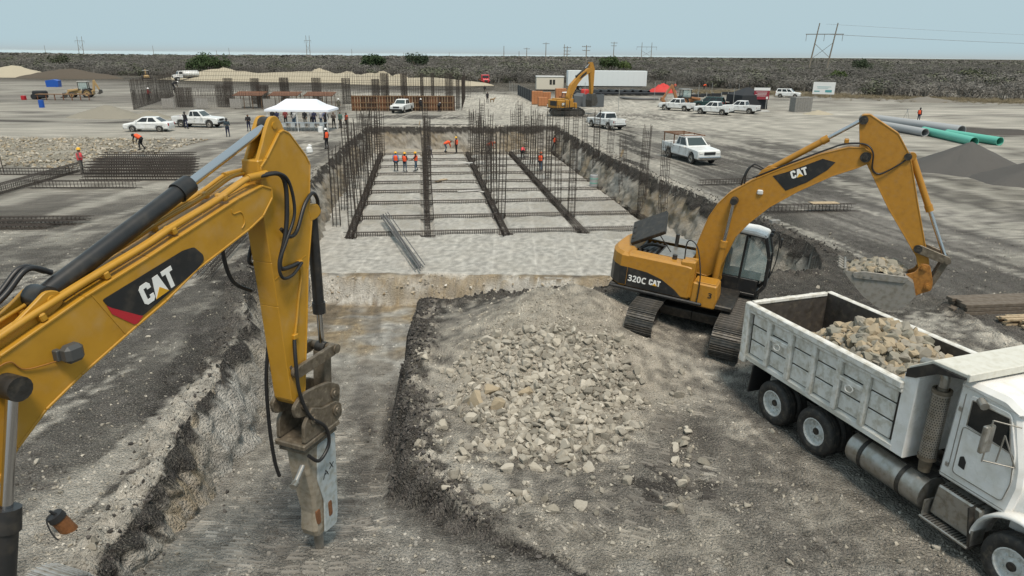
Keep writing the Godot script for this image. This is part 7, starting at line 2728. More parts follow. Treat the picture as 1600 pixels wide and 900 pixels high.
func build_yard():
	var rng := RandomNumberGenerator.new()
	rng.seed = 99
	mat("pole_grey", C(0.24, 0.21, 0.17), 0.9)
	# --- white tent with table
	var t := thing("canopy_tent", "white pop up canopy tent sheltering a group of people", "tent", V(-22.2, 0, -73.8), -0.03)
	var k := mb()
	var eav := [V(-3.3, 2.25, 1.9), V(3.3, 2.25, 1.9), V(3.3, 2.25, -1.9), V(-3.3, 2.25, -1.9)]
	var low := [V(-3.32, 2.05, 1.92), V(3.32, 2.05, 1.92), V(3.32, 2.05, -1.92), V(-3.32, 2.05, -1.92)]
	var mid := [V(-2.3, 2.62, 1.25), V(2.3, 2.62, 1.25), V(2.3, 2.62, -1.25), V(-2.3, 2.62, -1.25)]
	var top := [V(-1.55, 3.2, 0.25), V(1.55, 3.2, 0.25), V(1.55, 3.2, -0.25), V(-1.55, 3.2, -0.25)]
	k.loft([low, eav, mid, top], false, -1)
	k.grp(-1)
	k.quad(top[0], top[1], top[2], top[3])
	part("canopy", k, mats["canvas"], t)
	for x in [-3.1, 0.0, 3.1]:
		for z in [-1.75, 1.75]:
			var p := mb()
			p.box(V(x, 1.1, z), V(0.05, 2.2, 0.05), 0.0)
			part("leg", p, mats["white_plastic"], t)
	var tb := thing("folding_table", "long white folding table under the white tent", "table", V(-22.0, 0, -74.2), -0.03)
	k = mb()
	k.box(V(0, 0.74, 0), V(4.4, 0.05, 0.75), 0.01)
	part("table_top", k, mats["white_plastic"], tb)
	for x in [-2.0, -0.7, 0.7, 2.0]:
		for z in [-0.3, 0.3]:
			var p := mb()
			p.box(V(x, 0.36, z), V(0.04, 0.72, 0.04), 0.0)
			part("leg", p, mats["galv"], tb)
	for i in 5:
		var c := thing("plastic_chair", "white plastic chair pushed up to the folding table", "chair", V(-24.0 + i * 1.0, 0, -72.9), PI * 0.5 + rng.randf() * 0.3, "chairs at the folding table")
		k = mb()
		k.box(V(0, 0.44, 0), V(0.44, 0.04, 0.44), 0.01)
		part("seat", k, mats["white_plastic"], c)
		k = mb()
		k.box(V(-0.22, 0.68, 0), V(0.04, 0.42, 0.44), 0.01, Basis(Vector3(0, 0, 1), 0.15))
		part("backrest", k, mats["white_plastic"], c)
		for x in [-0.19, 0.19]:
			for z in [-0.19, 0.19]:
				k = mb()
				k.box(V(x, 0.22, z), V(0.035, 0.44, 0.035), 0.0)
				part("leg", k, mats["galv"], c)
	k = mb()
	k.cyl(V(0, 0, 0), V(0, 0.5, 0), 0.26, 0.26, 14)
	k.cyl(V(0, 0.5, 0), V(0, 0.56, 0), 0.28, 0.24, 14)
	solo("water_cooler", k, mats["white_plastic"], "white round water cooler on the ground by the tent", "cooler", V(-20.0, 0, -72.2))
	k = mb()
	k.box(V(0, 0.28, 0), V(0.5, 0.56, 0.34), 0.12, Basis(Vector3(0, 0, 1), 0.12))
	k.box(V(0.05, 0.62, 0), V(0.3, 0.24, 0.12), 0.05, Basis(Vector3(0, 0, 1), -0.3))
	solo("cement_bag", k, mats["white_plastic"], "white sack standing open on the plateau near the pit brink", "sack", V(-16.6, 0, -56.2))
	# --- in the pit
	var br := thing("water_drum", "grey plastic drum standing on the pit floor", "drum", V(6.6, -2.4, -55.6))
	k = mb()
	k.lathe([Vector2(0, 0), Vector2(0.3, 0), Vector2(0.33, 0.1), Vector2(0.33, 0.95), Vector2(0.3, 1.0), Vector2(0.27, 1.0), Vector2(0.27, 0.9), Vector2(0.0, 0.9)], 20, Vector3.ZERO, Basis(Vector3(1, 0, 0), Vector3(0, 0, -1), Vector3(0, 1, 0)))
	part("shell", k, mats["pipe_grey"], br)
	k = mb()
	for yy in [0.35, 0.7]:
		k.lathe([Vector2(0.33, -0.03), Vector2(0.345, -0.02), Vector2(0.345, 0.02), Vector2(0.33, 0.03)], 20, V(0, yy, 0), Basis(Vector3(1, 0, 0), Vector3(0, 0, -1), Vector3(0, 1, 0)))
	part("hoop", k, mats["pipe_green"], br)
	var ldr := thing("timber_ladder", "pale timber ladder leaning against the pit wall", "ladder")
	for s in [-0.22, 0.22]:
		k = mb()
		k.bar(V(8.0, -2.4, -56.2 + s), V(9.0, 0.5, -56.6 + s), 0.05, 0.1, 0.0)
		part("rail", k, mats["plank_pale"], ldr)
	for i in 8:
		var f := (i + 0.7) / 8.6
		k = mb()
		k.box(V(lerpf(8.0, 9.0, f), lerpf(-2.4, 0.5, f), lerpf(-56.2, -56.6, f)), V(0.05, 0.06, 0.5), 0.0)
		part("rung", k, mats["plank_pale"], ldr)
	for q in [[-6.1, -57.7, 1.5, 0.4, 1.1, "short tan board on the pit floor below the three workers"], [-3.4, -52.9, 1.9, 0.25, 0.4, "narrow pale board crossing a longer one on the pit floor"], [-3.2, -53.5, 2.2, 0.3, -0.5, "longer pale board under the narrow one on the pit floor"], [-4.6, -67.5, 1.3, 0.6, 0.2, "wide pale sheet beside the stooping person in grey"], [-3.9, -68.5, 1.6, 0.5, -0.2, "second pale sheet behind the wide one in the pit"]]:
		k = mb()
		k.box(V(0, 0.03, 0), V(q[2], 0.05, q[3]), 0.004)
		solo("loose_board", k, mats["plank_pale"] if q[0] < -5 else mats["concrete"], q[5], "board", V(q[0], land(q[0], q[1]) + 0.05, q[1]), q[4], "loose boards on the pit floor")
	k = mb()
	k.cyl(V(-11.3, -2.4, -79.0), V(-10.6, 0.6, -79.4), 0.05, 0.05, 6)
	solo("timber_prop", k, mats["plank_pale"], "thin timber prop leaning on the back wall of the pit", "prop")
	# --- pipes
	pipe("drain_pipe", V(45.2, 0.55, -88.0), V(47.6, 0.55, -74.2), 0.55, mats["pipe_grey"], "longest and thickest grey pipe beside the road")
	pipe("drain_pipe", V(42.9, 0.42, -84.0), V(43.2, 0.42, -73.2), 0.42, mats["pipe_grey"], "grey pipe lying in front of the thickest one")
	pipe("drain_pipe", V(44.4, 0.4, -75.6), V(43.5, 0.4, -65.6), 0.42, mats["pipe_green"], "turquoise pipe with its open end towards the sand heap")
	pipe("drain_pipe", V(45.4, 0.4, -73.0), V(46.2, 0.4, -66.0), 0.4, mats["pipe_green"], "turquoise pipe behind the other turquoise one")
	# --- timber by the truck
	var ls := thing("beam_stack", "stack of dark weathered beams beside the dump truck", "timber stack", V(14.4, 0, -20.6), 0.12)
	for i in 3:
		for j in 3:
			k = mb()
			k.box(V(3.0 + rng.randf_range(-0.15, 0.15) + (0.0 if i else -0.2), 0.06 + i * 0.125, -j * 0.32), V(5.6, 0.115, 0.29), 0.012)
			part("beam", k, mats["plank_grey"], ls)
	var l2 := thing("lumber_stack", "loose stack of pale sawn lumber in front of the dark beams", "timber stack", V(15.0, 0, -19.6), 0.1)
	for i in 22:
		k = mb()
		var lay := int(i / 8.0)
		var j := i % 8
		k.box(V(2.6 + rng.randf_range(-0.22, 0.22) + j * 0.09, 0.05 + lay * 0.085, j * 0.165 - 0.3 + rng.randf_range(-0.02, 0.02)), V(4.8, 0.075, 0.125), 0.008, Basis(Vector3.UP, rng.randf_range(-0.03, 0.03)))
		part("board", k, mats["plank_pale"] if i % 5 else mats["plank_brown"], l2)
	# --- rusty filter on the plateau
	var cn := thing("rusty_canister", "rusty orange steel canister with a black cap dropped on the plateau", "canister", V(-7.55, -0.06, -9.75))
	cn.rotation = Vector3(0.1, 0.3, 0.38)
	k = mb()
	k.cyl(V(0, 0, 0), V(0, 0.36, 0), 0.13, 0.125, 20)
	part("shell", k, mats["rust_orange"], cn)
	k = mb()
	k.cyl(V(0, 0.36, 0), V(0, 0.47, 0), 0.14, 0.13, 20)
	k.cyl(V(0.02, 0.47, 0), V(0.0, 0.58, 0.02), 0.03, 0.02, 8)
	part("cap", k, mats["black"], cn)
	k = mb()
	k.tube(smooth_path([V(0, 0.5, 0), V(-0.08, 0.5, 0.1), V(-0.1, 0.25, 0.22), V(-0.02, 0.02, 0.3)], 5), 0.012, 6)
	part("wire", k, mats["black"], cn)
	# --- yard beyond the pit
	var of := thing("site_office", "cream cabin office with two dark windows and a flat roof", "cabin", V(8.4, 0, -168.0), 0.05)
	k = mb()
	k.box(V(0, 1.5, 0), V(6.4, 2.8, 2.6), 0.03)
	part("wall", k, mats["cream_wall"], of)
	k = mb()
	k.box(V(0, 3.0, 0), V(6.6, 0.22, 2.8), 0.03)
	part("roof", k, mats["sign_white"], of)
	for x in [0.15, 0.9]:
		k = mb()
		k.box(V(x, 1.75, 1.31), V(0.55, 1.1, 0.05), 0.0)
		part("window", k, mats["dark_glass"], of)
	var tr := thing("semi_trailer", "long white box trailer standing behind the parked excavator", "trailer", V(21.5, 0, -166.0), deg_to_rad(4))
	k = mb()
	k.box(V(0, 2.75, 0), V(18.4, 3.4, 2.6), 0.05)
	part("box", k, mats["trailer_wall"], tr)
	for i in 15:
		k = mb()
		k.box(V(-8.6 + i * 1.23, 2.75, 1.32), V(0.05, 3.3, 0.03), 0.0)
		part("side_rib", k, mats["trailer_wall"], tr)
	for x in [-7.5, -6.2]:
		for s in [-1.0, 1.0]:
			wheel(tr, V(x, 0.5, s * 1.05), 0.5, 0.3, mats["galv"], s, 0, 0.2)
	k = mb()
	k.box(V(0, 0.95, 0), V(17.0, 0.2, 1.2), 0.0)
	part("chassis", k, mats["black"], tr)
	var tp := thing("site_fence", "shade cloth fence on grey posts along the pale road", "fence", V(0.6, 0, -128.0))
	for i in 13:
		var f := i / 12.0
		var p := V(lerpf(-1.6, 2.7, f), 0, lerpf(16.0, -22.0, f) * -1.0 - 10.0 + 6.0)
		p.z = lerpf(-34.0, 7.5, f)
		k = mb()
		k.cyl(p, p + V(0, 2.1, 0), 0.04, 0.04, 6)
		part("post", k, mats["galv"], tp)
		if i > 4 and i < 12:
			var q := V(lerpf(-1.6, 2.7, (i + 1) / 12.0), 0, lerpf(-34.0, 7.5, (i + 1) / 12.0))
			k = mb()
			k.bar(p + V(0, 1.0, 0), q + V(0, 1.0, 0), 0.03, 1.9, 0.0)
			part("shade_cloth", k, mats["shade_cloth"], tp)
	for q in [[3.9, -116.5, 1.9, 0.0, "orange brick pallet under a black cover behind the fence", 2.0], [5.6, -118.5, 1.7, 0.2, "orange brick pallet beside the parked excavator cab", 1.9], [4.6, -112.8, 1.4, 0.1, "lower brick pallet with grey net behind the parked excavator", 1.4], [8.2, -121.0, 2.2, 0.1, "long orange brick pallet behind the excavator boom", 2.4]]:
		var o := thing("brick_pallet", q[4], "brick pallet", V(q[0], 0, q[1]), q[3])
		k = mb()
		k.box(V(0, 0.08, 0), V(q[2], 0.14, 1.2), 0.01)
		part("pallet", k, mats["plank_brown"], o)
		for yy in int(q[5] / 0.25):
			for xx in int(q[2] / 0.45):
				k = mb()
				k.box(V(-q[2] * 0.5 + 0.22 + xx * 0.45, 0.28 + yy * 0.25, 0), V(0.43, 0.235, 1.15 + rng.randf() * 0.05), 0.012)
				part("brick_bundle", k, mats["brick_orange"], o)
	k = mb()
	k.loft([[V(-1.3, 0, -1), V(-1.3, 0, 1), V(1.3, 0, 1), V(1.3, 0, -1)], [V(-1.2, 1.6, -0.9), V(-1.25, 1.7, 0.9), V(1.2, 1.5, 0.9), V(1.2, 1.6, -0.9)], [V(-0.5, 2.1, -0.3), V(-0.5, 2.0, 0.3), V(0.6, 1.9, 0.3), V(0.6, 2.0, -0.3)]], true, -1)
	solo("tarp_cover", k, mats["grey_cloth"], "dark grey tarpaulin over a load behind the parked excavator", "tarpaulin", V(10.6, 0, -113.5))
	k = mb()
	k.box(V(0, 1.0, 0), V(3.4, 1.9, 0.06), 0.0)
	k.box(V(1.7, 1.0, -1.2), V(0.06, 1.9, 2.4), 0.0)
	solo("cloth_screen", k, mats["grey_cloth"], "grey cloth screen beside the dark tarpaulin", "screen", V(12.6, 0, -112.0), 0.1)
	var ct := mb()
	ct.loft([[V(-2.4, 0, -2.2), V(-2.4, 0, 2.2), V(2.4, 0, 2.2), V(2.4, 0, -2.2)], [V(-2.3, 2.1, -2.1), V(-2.3, 2.1, 2.1), V(2.3, 2.1, 2.1), V(2.3, 2.1, -2.1)], [V(-0.2, 3.2, -0.2), V(-0.2, 3.2, 0.2), V(0.2, 3.2, 0.2), V(0.2, 3.2, -0.2)]], true, -1)
	solo("black_tent", ct, mats["shade_cloth"], "black canopy tent with cloth walls behind the pickups", "tent", V(37.0, 0, -112.5), 0.3)
	k = mb()
	k.box(V(0, 0.02, 0), V(2.4, 0.04, 1.0), 0.0)
	solo("white_slab", k, mats["sign_white"], "flat white sheet on the ground by the maroon sign", "sheet", V(37.4, 0.02, -106.6), 0.1)
	var sg := frame_sign("maroon_sign", V(38.6, 0, -110.5), -0.15, 2.3, 1.4, 1.5, mats["sign_red"], "maroon sign board with a white head strip on two posts")
	k = mb()
	k.box(V(0, 3.05, 0.01), V(2.4, 0.42, 0.06), 0.0)
	part("head_strip", k, mats["sign_white"], sg)
	k = mb()
	for i in 4:
		k.box(V(-0.05 + 0.1 * sin(i * 2.0), 2.62 - i * 0.2, 0.03), V(1.7 - 0.3 * (i % 2), 0.05, 0.02), 0.0)
	k.box(V(0.85, 1.75, 0.03), V(0.3, 0.35, 0.02), 0.0)
	part("print", k, mats["sign_white"], sg)
	var bb := frame_sign("billboard", V(61.2, 0, -140.5), -0.38, 4.0, 2.3, 0.9, mats["sign_white"], "white billboard on posts beside the dirt road")
	k = mb()
	k.box(V(0.9, 1.5, 0.03), V(1.2, 0.45, 0.02), 0.0)
	k.box(V(-1.2, 1.45, 0.03), V(1.0, 0.2, 0.02), 0.0)
	k.box(V(0.0, 2.3, 0.03), V(2.6, 0.07, 0.02), 0.0)
	k.box(V(-0.2, 2.05, 0.03), V(2.0, 0.06, 0.02), 0.0)
	part("print", k, mats["sign_teal"], bb)
	var cb := thing("block_stack", "tall stack of grey concrete blocks on the open ground", "block stack", V(43.2, 0, -106.3), 0.25)
	for yy in 10:
		for xx in 7:
			k = mb()
			k.box(V(-1.25 + xx * 0.42, 0.11 + yy * 0.215, 0), V(0.4, 0.2, 1.4), 0.012)
			part("block", k, mats["block_grey"], cb)
	# black pipes and red sheet before the trailer
	for i in 7:
		pipe("culvert_pipe", V(17.0 + i * 1.7, 0.4, -154.0 - (i % 2)), V(18.4 + i * 1.7, 0.4, -150.6), 0.42 + 0.05 * (i % 3), mats["black"], "short black pipe in the row before the white trailer")
	for c in get_children():
		if String(c.name).begins_with("culvert_pipe"): c.set_meta("group", "black pipes before the trailer")
	k = mb()
	for i in 4:
		k.tube(smooth_path([V(20.5 + i * 0.3, 0.12, -136.5 - i * 0.5), V(22.0, 0.12, -133.4 - i * 0.5), V(24.4, 0.12, -132.2 - i * 0.5), V(27.2, 0.12, -132.8 - i * 0.4)], 5), 0.14, 8)
	solo("bent_pipes", k, mats["rebar_grey"], "bundle of bent dark pipes lying on the cream yard", "pipes")
	k = mb()
	k.box(V(0, 0.25, 0), V(20.0, 0.5, 1.6), 0.1)
	solo("pipe_rack", k, mats["shade_cloth"], "long low black stack in front of the trailer", "pipe stack", V(22.0, 0, -149.5), 0.04)
	heap("red_tarpaulin", V(33.5, 0, -160.0), 3.4, 2.0, 1.9, mats["red_tarp"], "bright red tarpaulin heap beside the white trailer", 51, 0.35, 0.7, 20)
	k = mb()
	k.box(V(0, 0.6, 0), V(1.6, 1.2, 1.6), 0.2)
	solo("red_machine", k, mats["red_tarp"], "small red machine between the black pipes and the excavator arm", "machine", V(14.6, 0, -146.0))
	# clutter behind the pickups
	var fr := thing("scrap_frame", "dark scaffold of pipes and sheets behind the raised digger arm", "scaffold", V(34.0, 0, -126.0), 0.05)
	for i in 9:
		k = mb()
		k.box(V(-5 + i * 1.3, 0.9, rng.randf_range(-1, 1)), V(0.1, 1.8, 0.1), 0.0)
		part("post", k, mats["galv"], fr)
	for i in 5:
		k = mb()
		k.box(V(-3.5 + i * 1.9, rng.randf_range(0.5, 1.7), rng.randf_range(-1, 1)), V(rng.randf_range(1.2, 3.0), 0.5, 0.3), 0.03)
		part("sheet", k, mats["shade_cloth"], fr)
	k = mb()
	k.box(V(0, 0.9, 0), V(8.0, 0.1, 1.6), 0.0)
	for x in [-3.6, 0.0, 3.6]:
		k.box(V(x, 0.45, 0), V(0.2, 0.9, 1.2), 0.0)
	solo("long_bench", k, mats["concrete"], "long pale work bench behind the parked pickups", "bench", V(33.5, 0, -113.6), 0.02)
	for i in 9:
		k = mb()
		k.cyl(V(0, 0, 0), V(0, 3.2, 0), 0.04, 0.04, 6)
		solo("fence_post", k, mats["galv"], "thin grey upright post on the cream yard", "post", V([15.3, 22.5, 29.0, 31.5, 34.0, 40.5, 12.8, 26.0, 36.5][i], 0, [-103.0, -104.5, -128.0, -121.0, -109.5, -128.0, -128.0, -131.0, -131.0][i]), 0.0, "thin posts in the yard")
	# far left: work table, drums, boxes
	var wt := thing("work_table", "red brown timber work table with tools near the blue drum", "table", V(-74.0, 0, -116.5), 0.1)
	k = mb()
	k.box(V(0, 0.95, 0), V(8.5, 0.1, 1.3), 0.0)
	part("table_top", k, mats["plank_brown"], wt)
	for i in 7:
		k = mb()
		k.box(V(-4.0 + i * 1.33, 0.45, 0.5), V(0.12, 0.9, 0.12), 0.0)
		part("leg", k, mats["ply_red"], wt)
	k = mb()
	k.cyl(V(0, 0, 0), V(0, 1.05, 0), 0.36, 0.36, 16)
	solo("plastic_drum", k, mats["blue_plastic"], "bright blue drum standing alone on the pale ground", "drum", V(-67.6, 0, -100.8))
	k = mb()
	k.ext(P2([-1.2, 0.1, 1.2, 0.1, 1.3, 1.5, 0.4, 1.75, -1.3, 1.5]), -0.9, 0.9, 0.06)
	solo("blue_container", k, mats["blue_plastic"], "blue skip container behind the work table", "skip", V(-101.0, 0, -156.0), 0.2)
	k = mb()
	k.box(V(0, 0.35, 0), V(0.6, 0.7, 0.6), 0.05)
	solo("red_can", k, mats["red"], "small red box beside the work table", "box", V(-80.5, 0, -116.0))
	k = mb()
	k.box(V(0, 0.8, 0), V(2.0, 1.2, 1.4), 0.2)
	k.cyl(V(-0.7, 0.45, 0.8), V(-0.7, 0.45, -0.8), 0.45, 0.45, 14)
	solo("generator", k, mats["shade_cloth"], "dark generator on wheels at the end of the work table", "generator", V(-79.0, 0, -118.0))
	# surveyor's tripod, boxes
	k = mb()
	for a in 3:
		k.cyl(V(0, 1.4, 0), V(cos(a * 2.1) * 0.5, 0, sin(a * 2.1) * 0.5), 0.02, 0.025, 6)
	k.box(V(0, 1.5, 0), V(0.16, 0.2, 0.16), 0.02)
	solo("survey_tripod", k, mats["galv"], "survey tripod standing beside the orange vested surveyor", "tripod", V(51.2, 0, -91.6))
	k = mb()
	k.ext(rnd(P2([-0.35, 0.0, 0.35, 0.0, 0.4, 0.3, 0.0, 0.38, -0.4, 0.3]), 0.05), -0.25, 0.25, 0.03)
	solo("tool_case", k, mats["red"], "small red case on the ground by the survey tripod", "case", V(49.6, 0, -90.2))
	k = mb()
	k.box(V(0, 0.1, 0), V(0.5, 0.2, 0.25), 0.02)
	solo("concrete_block", k, mats["block_grey"], "single grey block lying near the pit wall brink", "block", V(12.9, 0.02, -32.9), 0.3)
	# dog
	var dg := thing("dog", "tan dog standing next to the person on the road", "dog", V(-3.7, 0, -120.8), 0.4)
	k = mb()
	k.loft([[V(-0.35, 0.5, -0.08), V(-0.35, 0.62, -0.05), V(-0.35, 0.62, 0.05), V(-0.35, 0.5, 0.08), V(-0.35, 0.45, 0)], [V(0.3, 0.42, -0.13), V(0.3, 0.66, -0.09), V(0.3, 0.66, 0.09), V(0.3, 0.42, 0.13), V(0.3, 0.36, 0)], [V(0.48, 0.66, -0.06), V(0.42, 0.8, -0.05), V(0.42, 0.8, 0.05), V(0.48, 0.66, 0.06), V(0.5, 0.62, 0)], [V(0.7, 0.72, -0.03), V(0.66, 0.8, -0.03), V(0.66, 0.8, 0.03), V(0.7, 0.72, 0.03), V(0.7, 0.7, 0)]], true, 1)
	for x in [-0.3, 0.26]:
		for z in [-0.08, 0.08]:
			k.cyl(V(x, 0.45, z), V(x + 0.02, 0.0, z), 0.045, 0.03, 6)
	k.cyl(V(-0.35, 0.6, 0), V(-0.6, 0.75, 0), 0.025, 0.012, 5)
	part("body", k, mat("dog_fur", C(0.25, 0.17, 0.09), 0.9), dg)
	# --- power lines
	h_frame("leaning twin mast pylon rising above the scrub", V(160.0, 0, -376.0), -0.4, 24.5, 8.6, 1.2)
	h_frame("far twin mast pylon with crossed braces over the scrub", V(150.0, 0, -820.0), -0.1, 22.0, 11.0, 0.0)
	h_frame("distant twin mast pylon beyond the round tree", V(-285.0, 0, -1000.0), 0.1, 30.0, 4.5, 0.4)
	h_frame("distant twin mast pylon near the water on the left", V(-600.0, 0, -1000.0), 0.1, 26.0, 6.0, 0.6)
	var ps := [[35.5, -356, 12.5, 2, "utility pole with two cross arms behind the cream office"], [67.4, -490, 16.5, 2, "tall utility pole with two cross arms beside the green bush"], [30.0, -410, 12.5, 3, "utility pole with three cross arms near the dark masts"], [21.0, -480, 15.5, 1, "thin utility pole left of the three armed one"], [36.0, -520, 15.0, 0, "bare pole standing close to the utility poles"], [9.0, -520, 12.5, 1, "short utility pole among the scrub"], [-8.0, -560, 14.0, 0, "bare pole rising out of the far scrub"], [4.0, -600, 10.5, 0, "small bare pole in the far scrub"]]
	for q in ps: utility_pole(q[4], V(q[0], 0, q[1]), q[2], q[3], "poles of the power line")
	for q in [[-760, -1060, 15], [-500, -1000, 15], [-395, -1000, 13], [-225, -1000, 13], [-330, -800, 9], [-90, -1000, 10], [-650, -1000, 14], [-150, -980, 9]]:
		utility_pole("thin far pole standing against the water", V(q[0], 0, q[1]), q[2], 0, "far poles against the water")
	for i in 3:
		k = mb()
		var pts := []
		for j in 13:
			var f := j / 12.0
			pts.append(V(lerpf(160.0, 760.0, f), 19.0 - i * 0.1 + (5.0 if i == 0 else 0.0) - 5.0 * 4.0 * f * (1.0 - f) * 0.6, lerpf(-376.0, -640.0, f) + i * 4.0))
		k.tube(pts, 0.045, 4)
		solo("power_line", k, mats["galv"], "thin overhead wire running from the leaning pylon", "wire", Vector3.ZERO, 0.0, "overhead wires")
	# wire fence along the scrub on the right
	var wf := thing("wire_fence", "line of crooked wooden posts in front of the scrub", "fence")
	for i in 46:
		var f := i / 45.0
		var p := V(lerpf(62.0, 150.0, f), 0, lerpf(-152.0, -112.0, f) + rng.randf_range(-0.5, 0.5))
		k = mb()
		k.cyl(p, p + V(rng.randf_range(-0.15, 0.15), rng.randf_range(1.3, 2.0), rng.randf_range(-0.1, 0.1)), 0.06, 0.05, 5)
		part("post", k, mats["pole_grey"], wf)

# ---------------------------------------------------------------- scrub, trees, water
func bush_mesh(seed_: int, n: int, leaf: float, twig: bool) -> Mesh:
	var rng := RandomNumberGenerator.new()
	rng.seed = seed_
	var k := mb()
	k.grp(-1)
	var lobes := []
	for i in 5: lobes.append(V(rng.randf_range(-0.32, 0.32), rng.randf_range(0.3, 0.75), rng.randf_range(-0.32, 0.32)))
	for i in n:
		var c: Vector3 = lobes[rng.randi() % 5]
		var p := c + Vector3(rng.randfn(), rng.randfn() * 0.75, rng.randfn()) * 0.15
		p.y = maxf(p.y, 0.02)
		var a := Vector3(rng.randfn(), rng.randfn(), rng.randfn()).normalized() * leaf * rng.randf_range(0.5, 1.2)
		var b := a.cross(Vector3(rng.randfn(), rng.randfn(), rng.randfn())).normalized() * leaf * (0.3 if twig else 0.8)
		k.tri(p - a, p + b, p + a)
	for i in 7:
		var c: Vector3 = lobes[rng.randi() % 5]
		k.rod(V(rng.randf_range(-0.05, 0.05), -0.05, rng.randf_range(-0.05, 0.05)), c, 0.014)
	return k.mesh()

func tree_thing(label: String, at: Vector3, r: float, h: float, seed_: int, col: Color, n := 1500):
	var rng := RandomNumberGenerator.new()
	rng.seed = seed_
	var o := thing("broad_tree", label, "tree", at)
	var t := mb()
	for i in 3:
		var x := rng.randf_range(-0.5, 0.5) * r
		t.cyl(V(x * 0.6, -0.2, 0), V(x, h * 0.45, rng.randf_range(-0.3, 0.3) * r), 0.3, 0.2, 7)
		for j in 3:
			t.cyl(V(x, h * 0.4, 0), V(x + rng.randf_range(-0.5, 0.5) * r, h * 0.75, rng.randf_range(-0.4, 0.4) * r), 0.14, 0.06, 5)
	part("trunk", t, mats["pole_wood"], o)
	var c := mb()
	c.grp(-1)
	var lobes := []
	for i in 16:
		var a := rng.randf() * TAU
		var q := sqrt(rng.randf()) * 0.75
		lobes.append([V(cos(a) * q * r, h * rng.randf_range(0.42, 0.85) - q * q * h * 0.12, sin(a) * q * r), r * rng.randf_range(0.22, 0.4)])
	for i in n:
		var l: Array = lobes[rng.randi() % 16]
		var d: Vector3 = Vector3(rng.randfn(), rng.randfn() * 0.8, rng.randfn()).normalized() * l[1] * pow(rng.randf(), 0.35)
		var p: Vector3 = l[0] + d
		var s := rng.randf_range(0.25, 0.6)
		var a := Vector3(rng.randfn(), rng.randfn(), rng.randfn()).normalized() * s
		var b := a.cross(Vector3(rng.randfn(), rng.randfn(), rng.randfn())).normalized() * s
		c.tri(p - a, p + b, p + a)
	var m := mat("leaf_%d" % seed_, col, 0.85)
	part("crown", c, m, o)

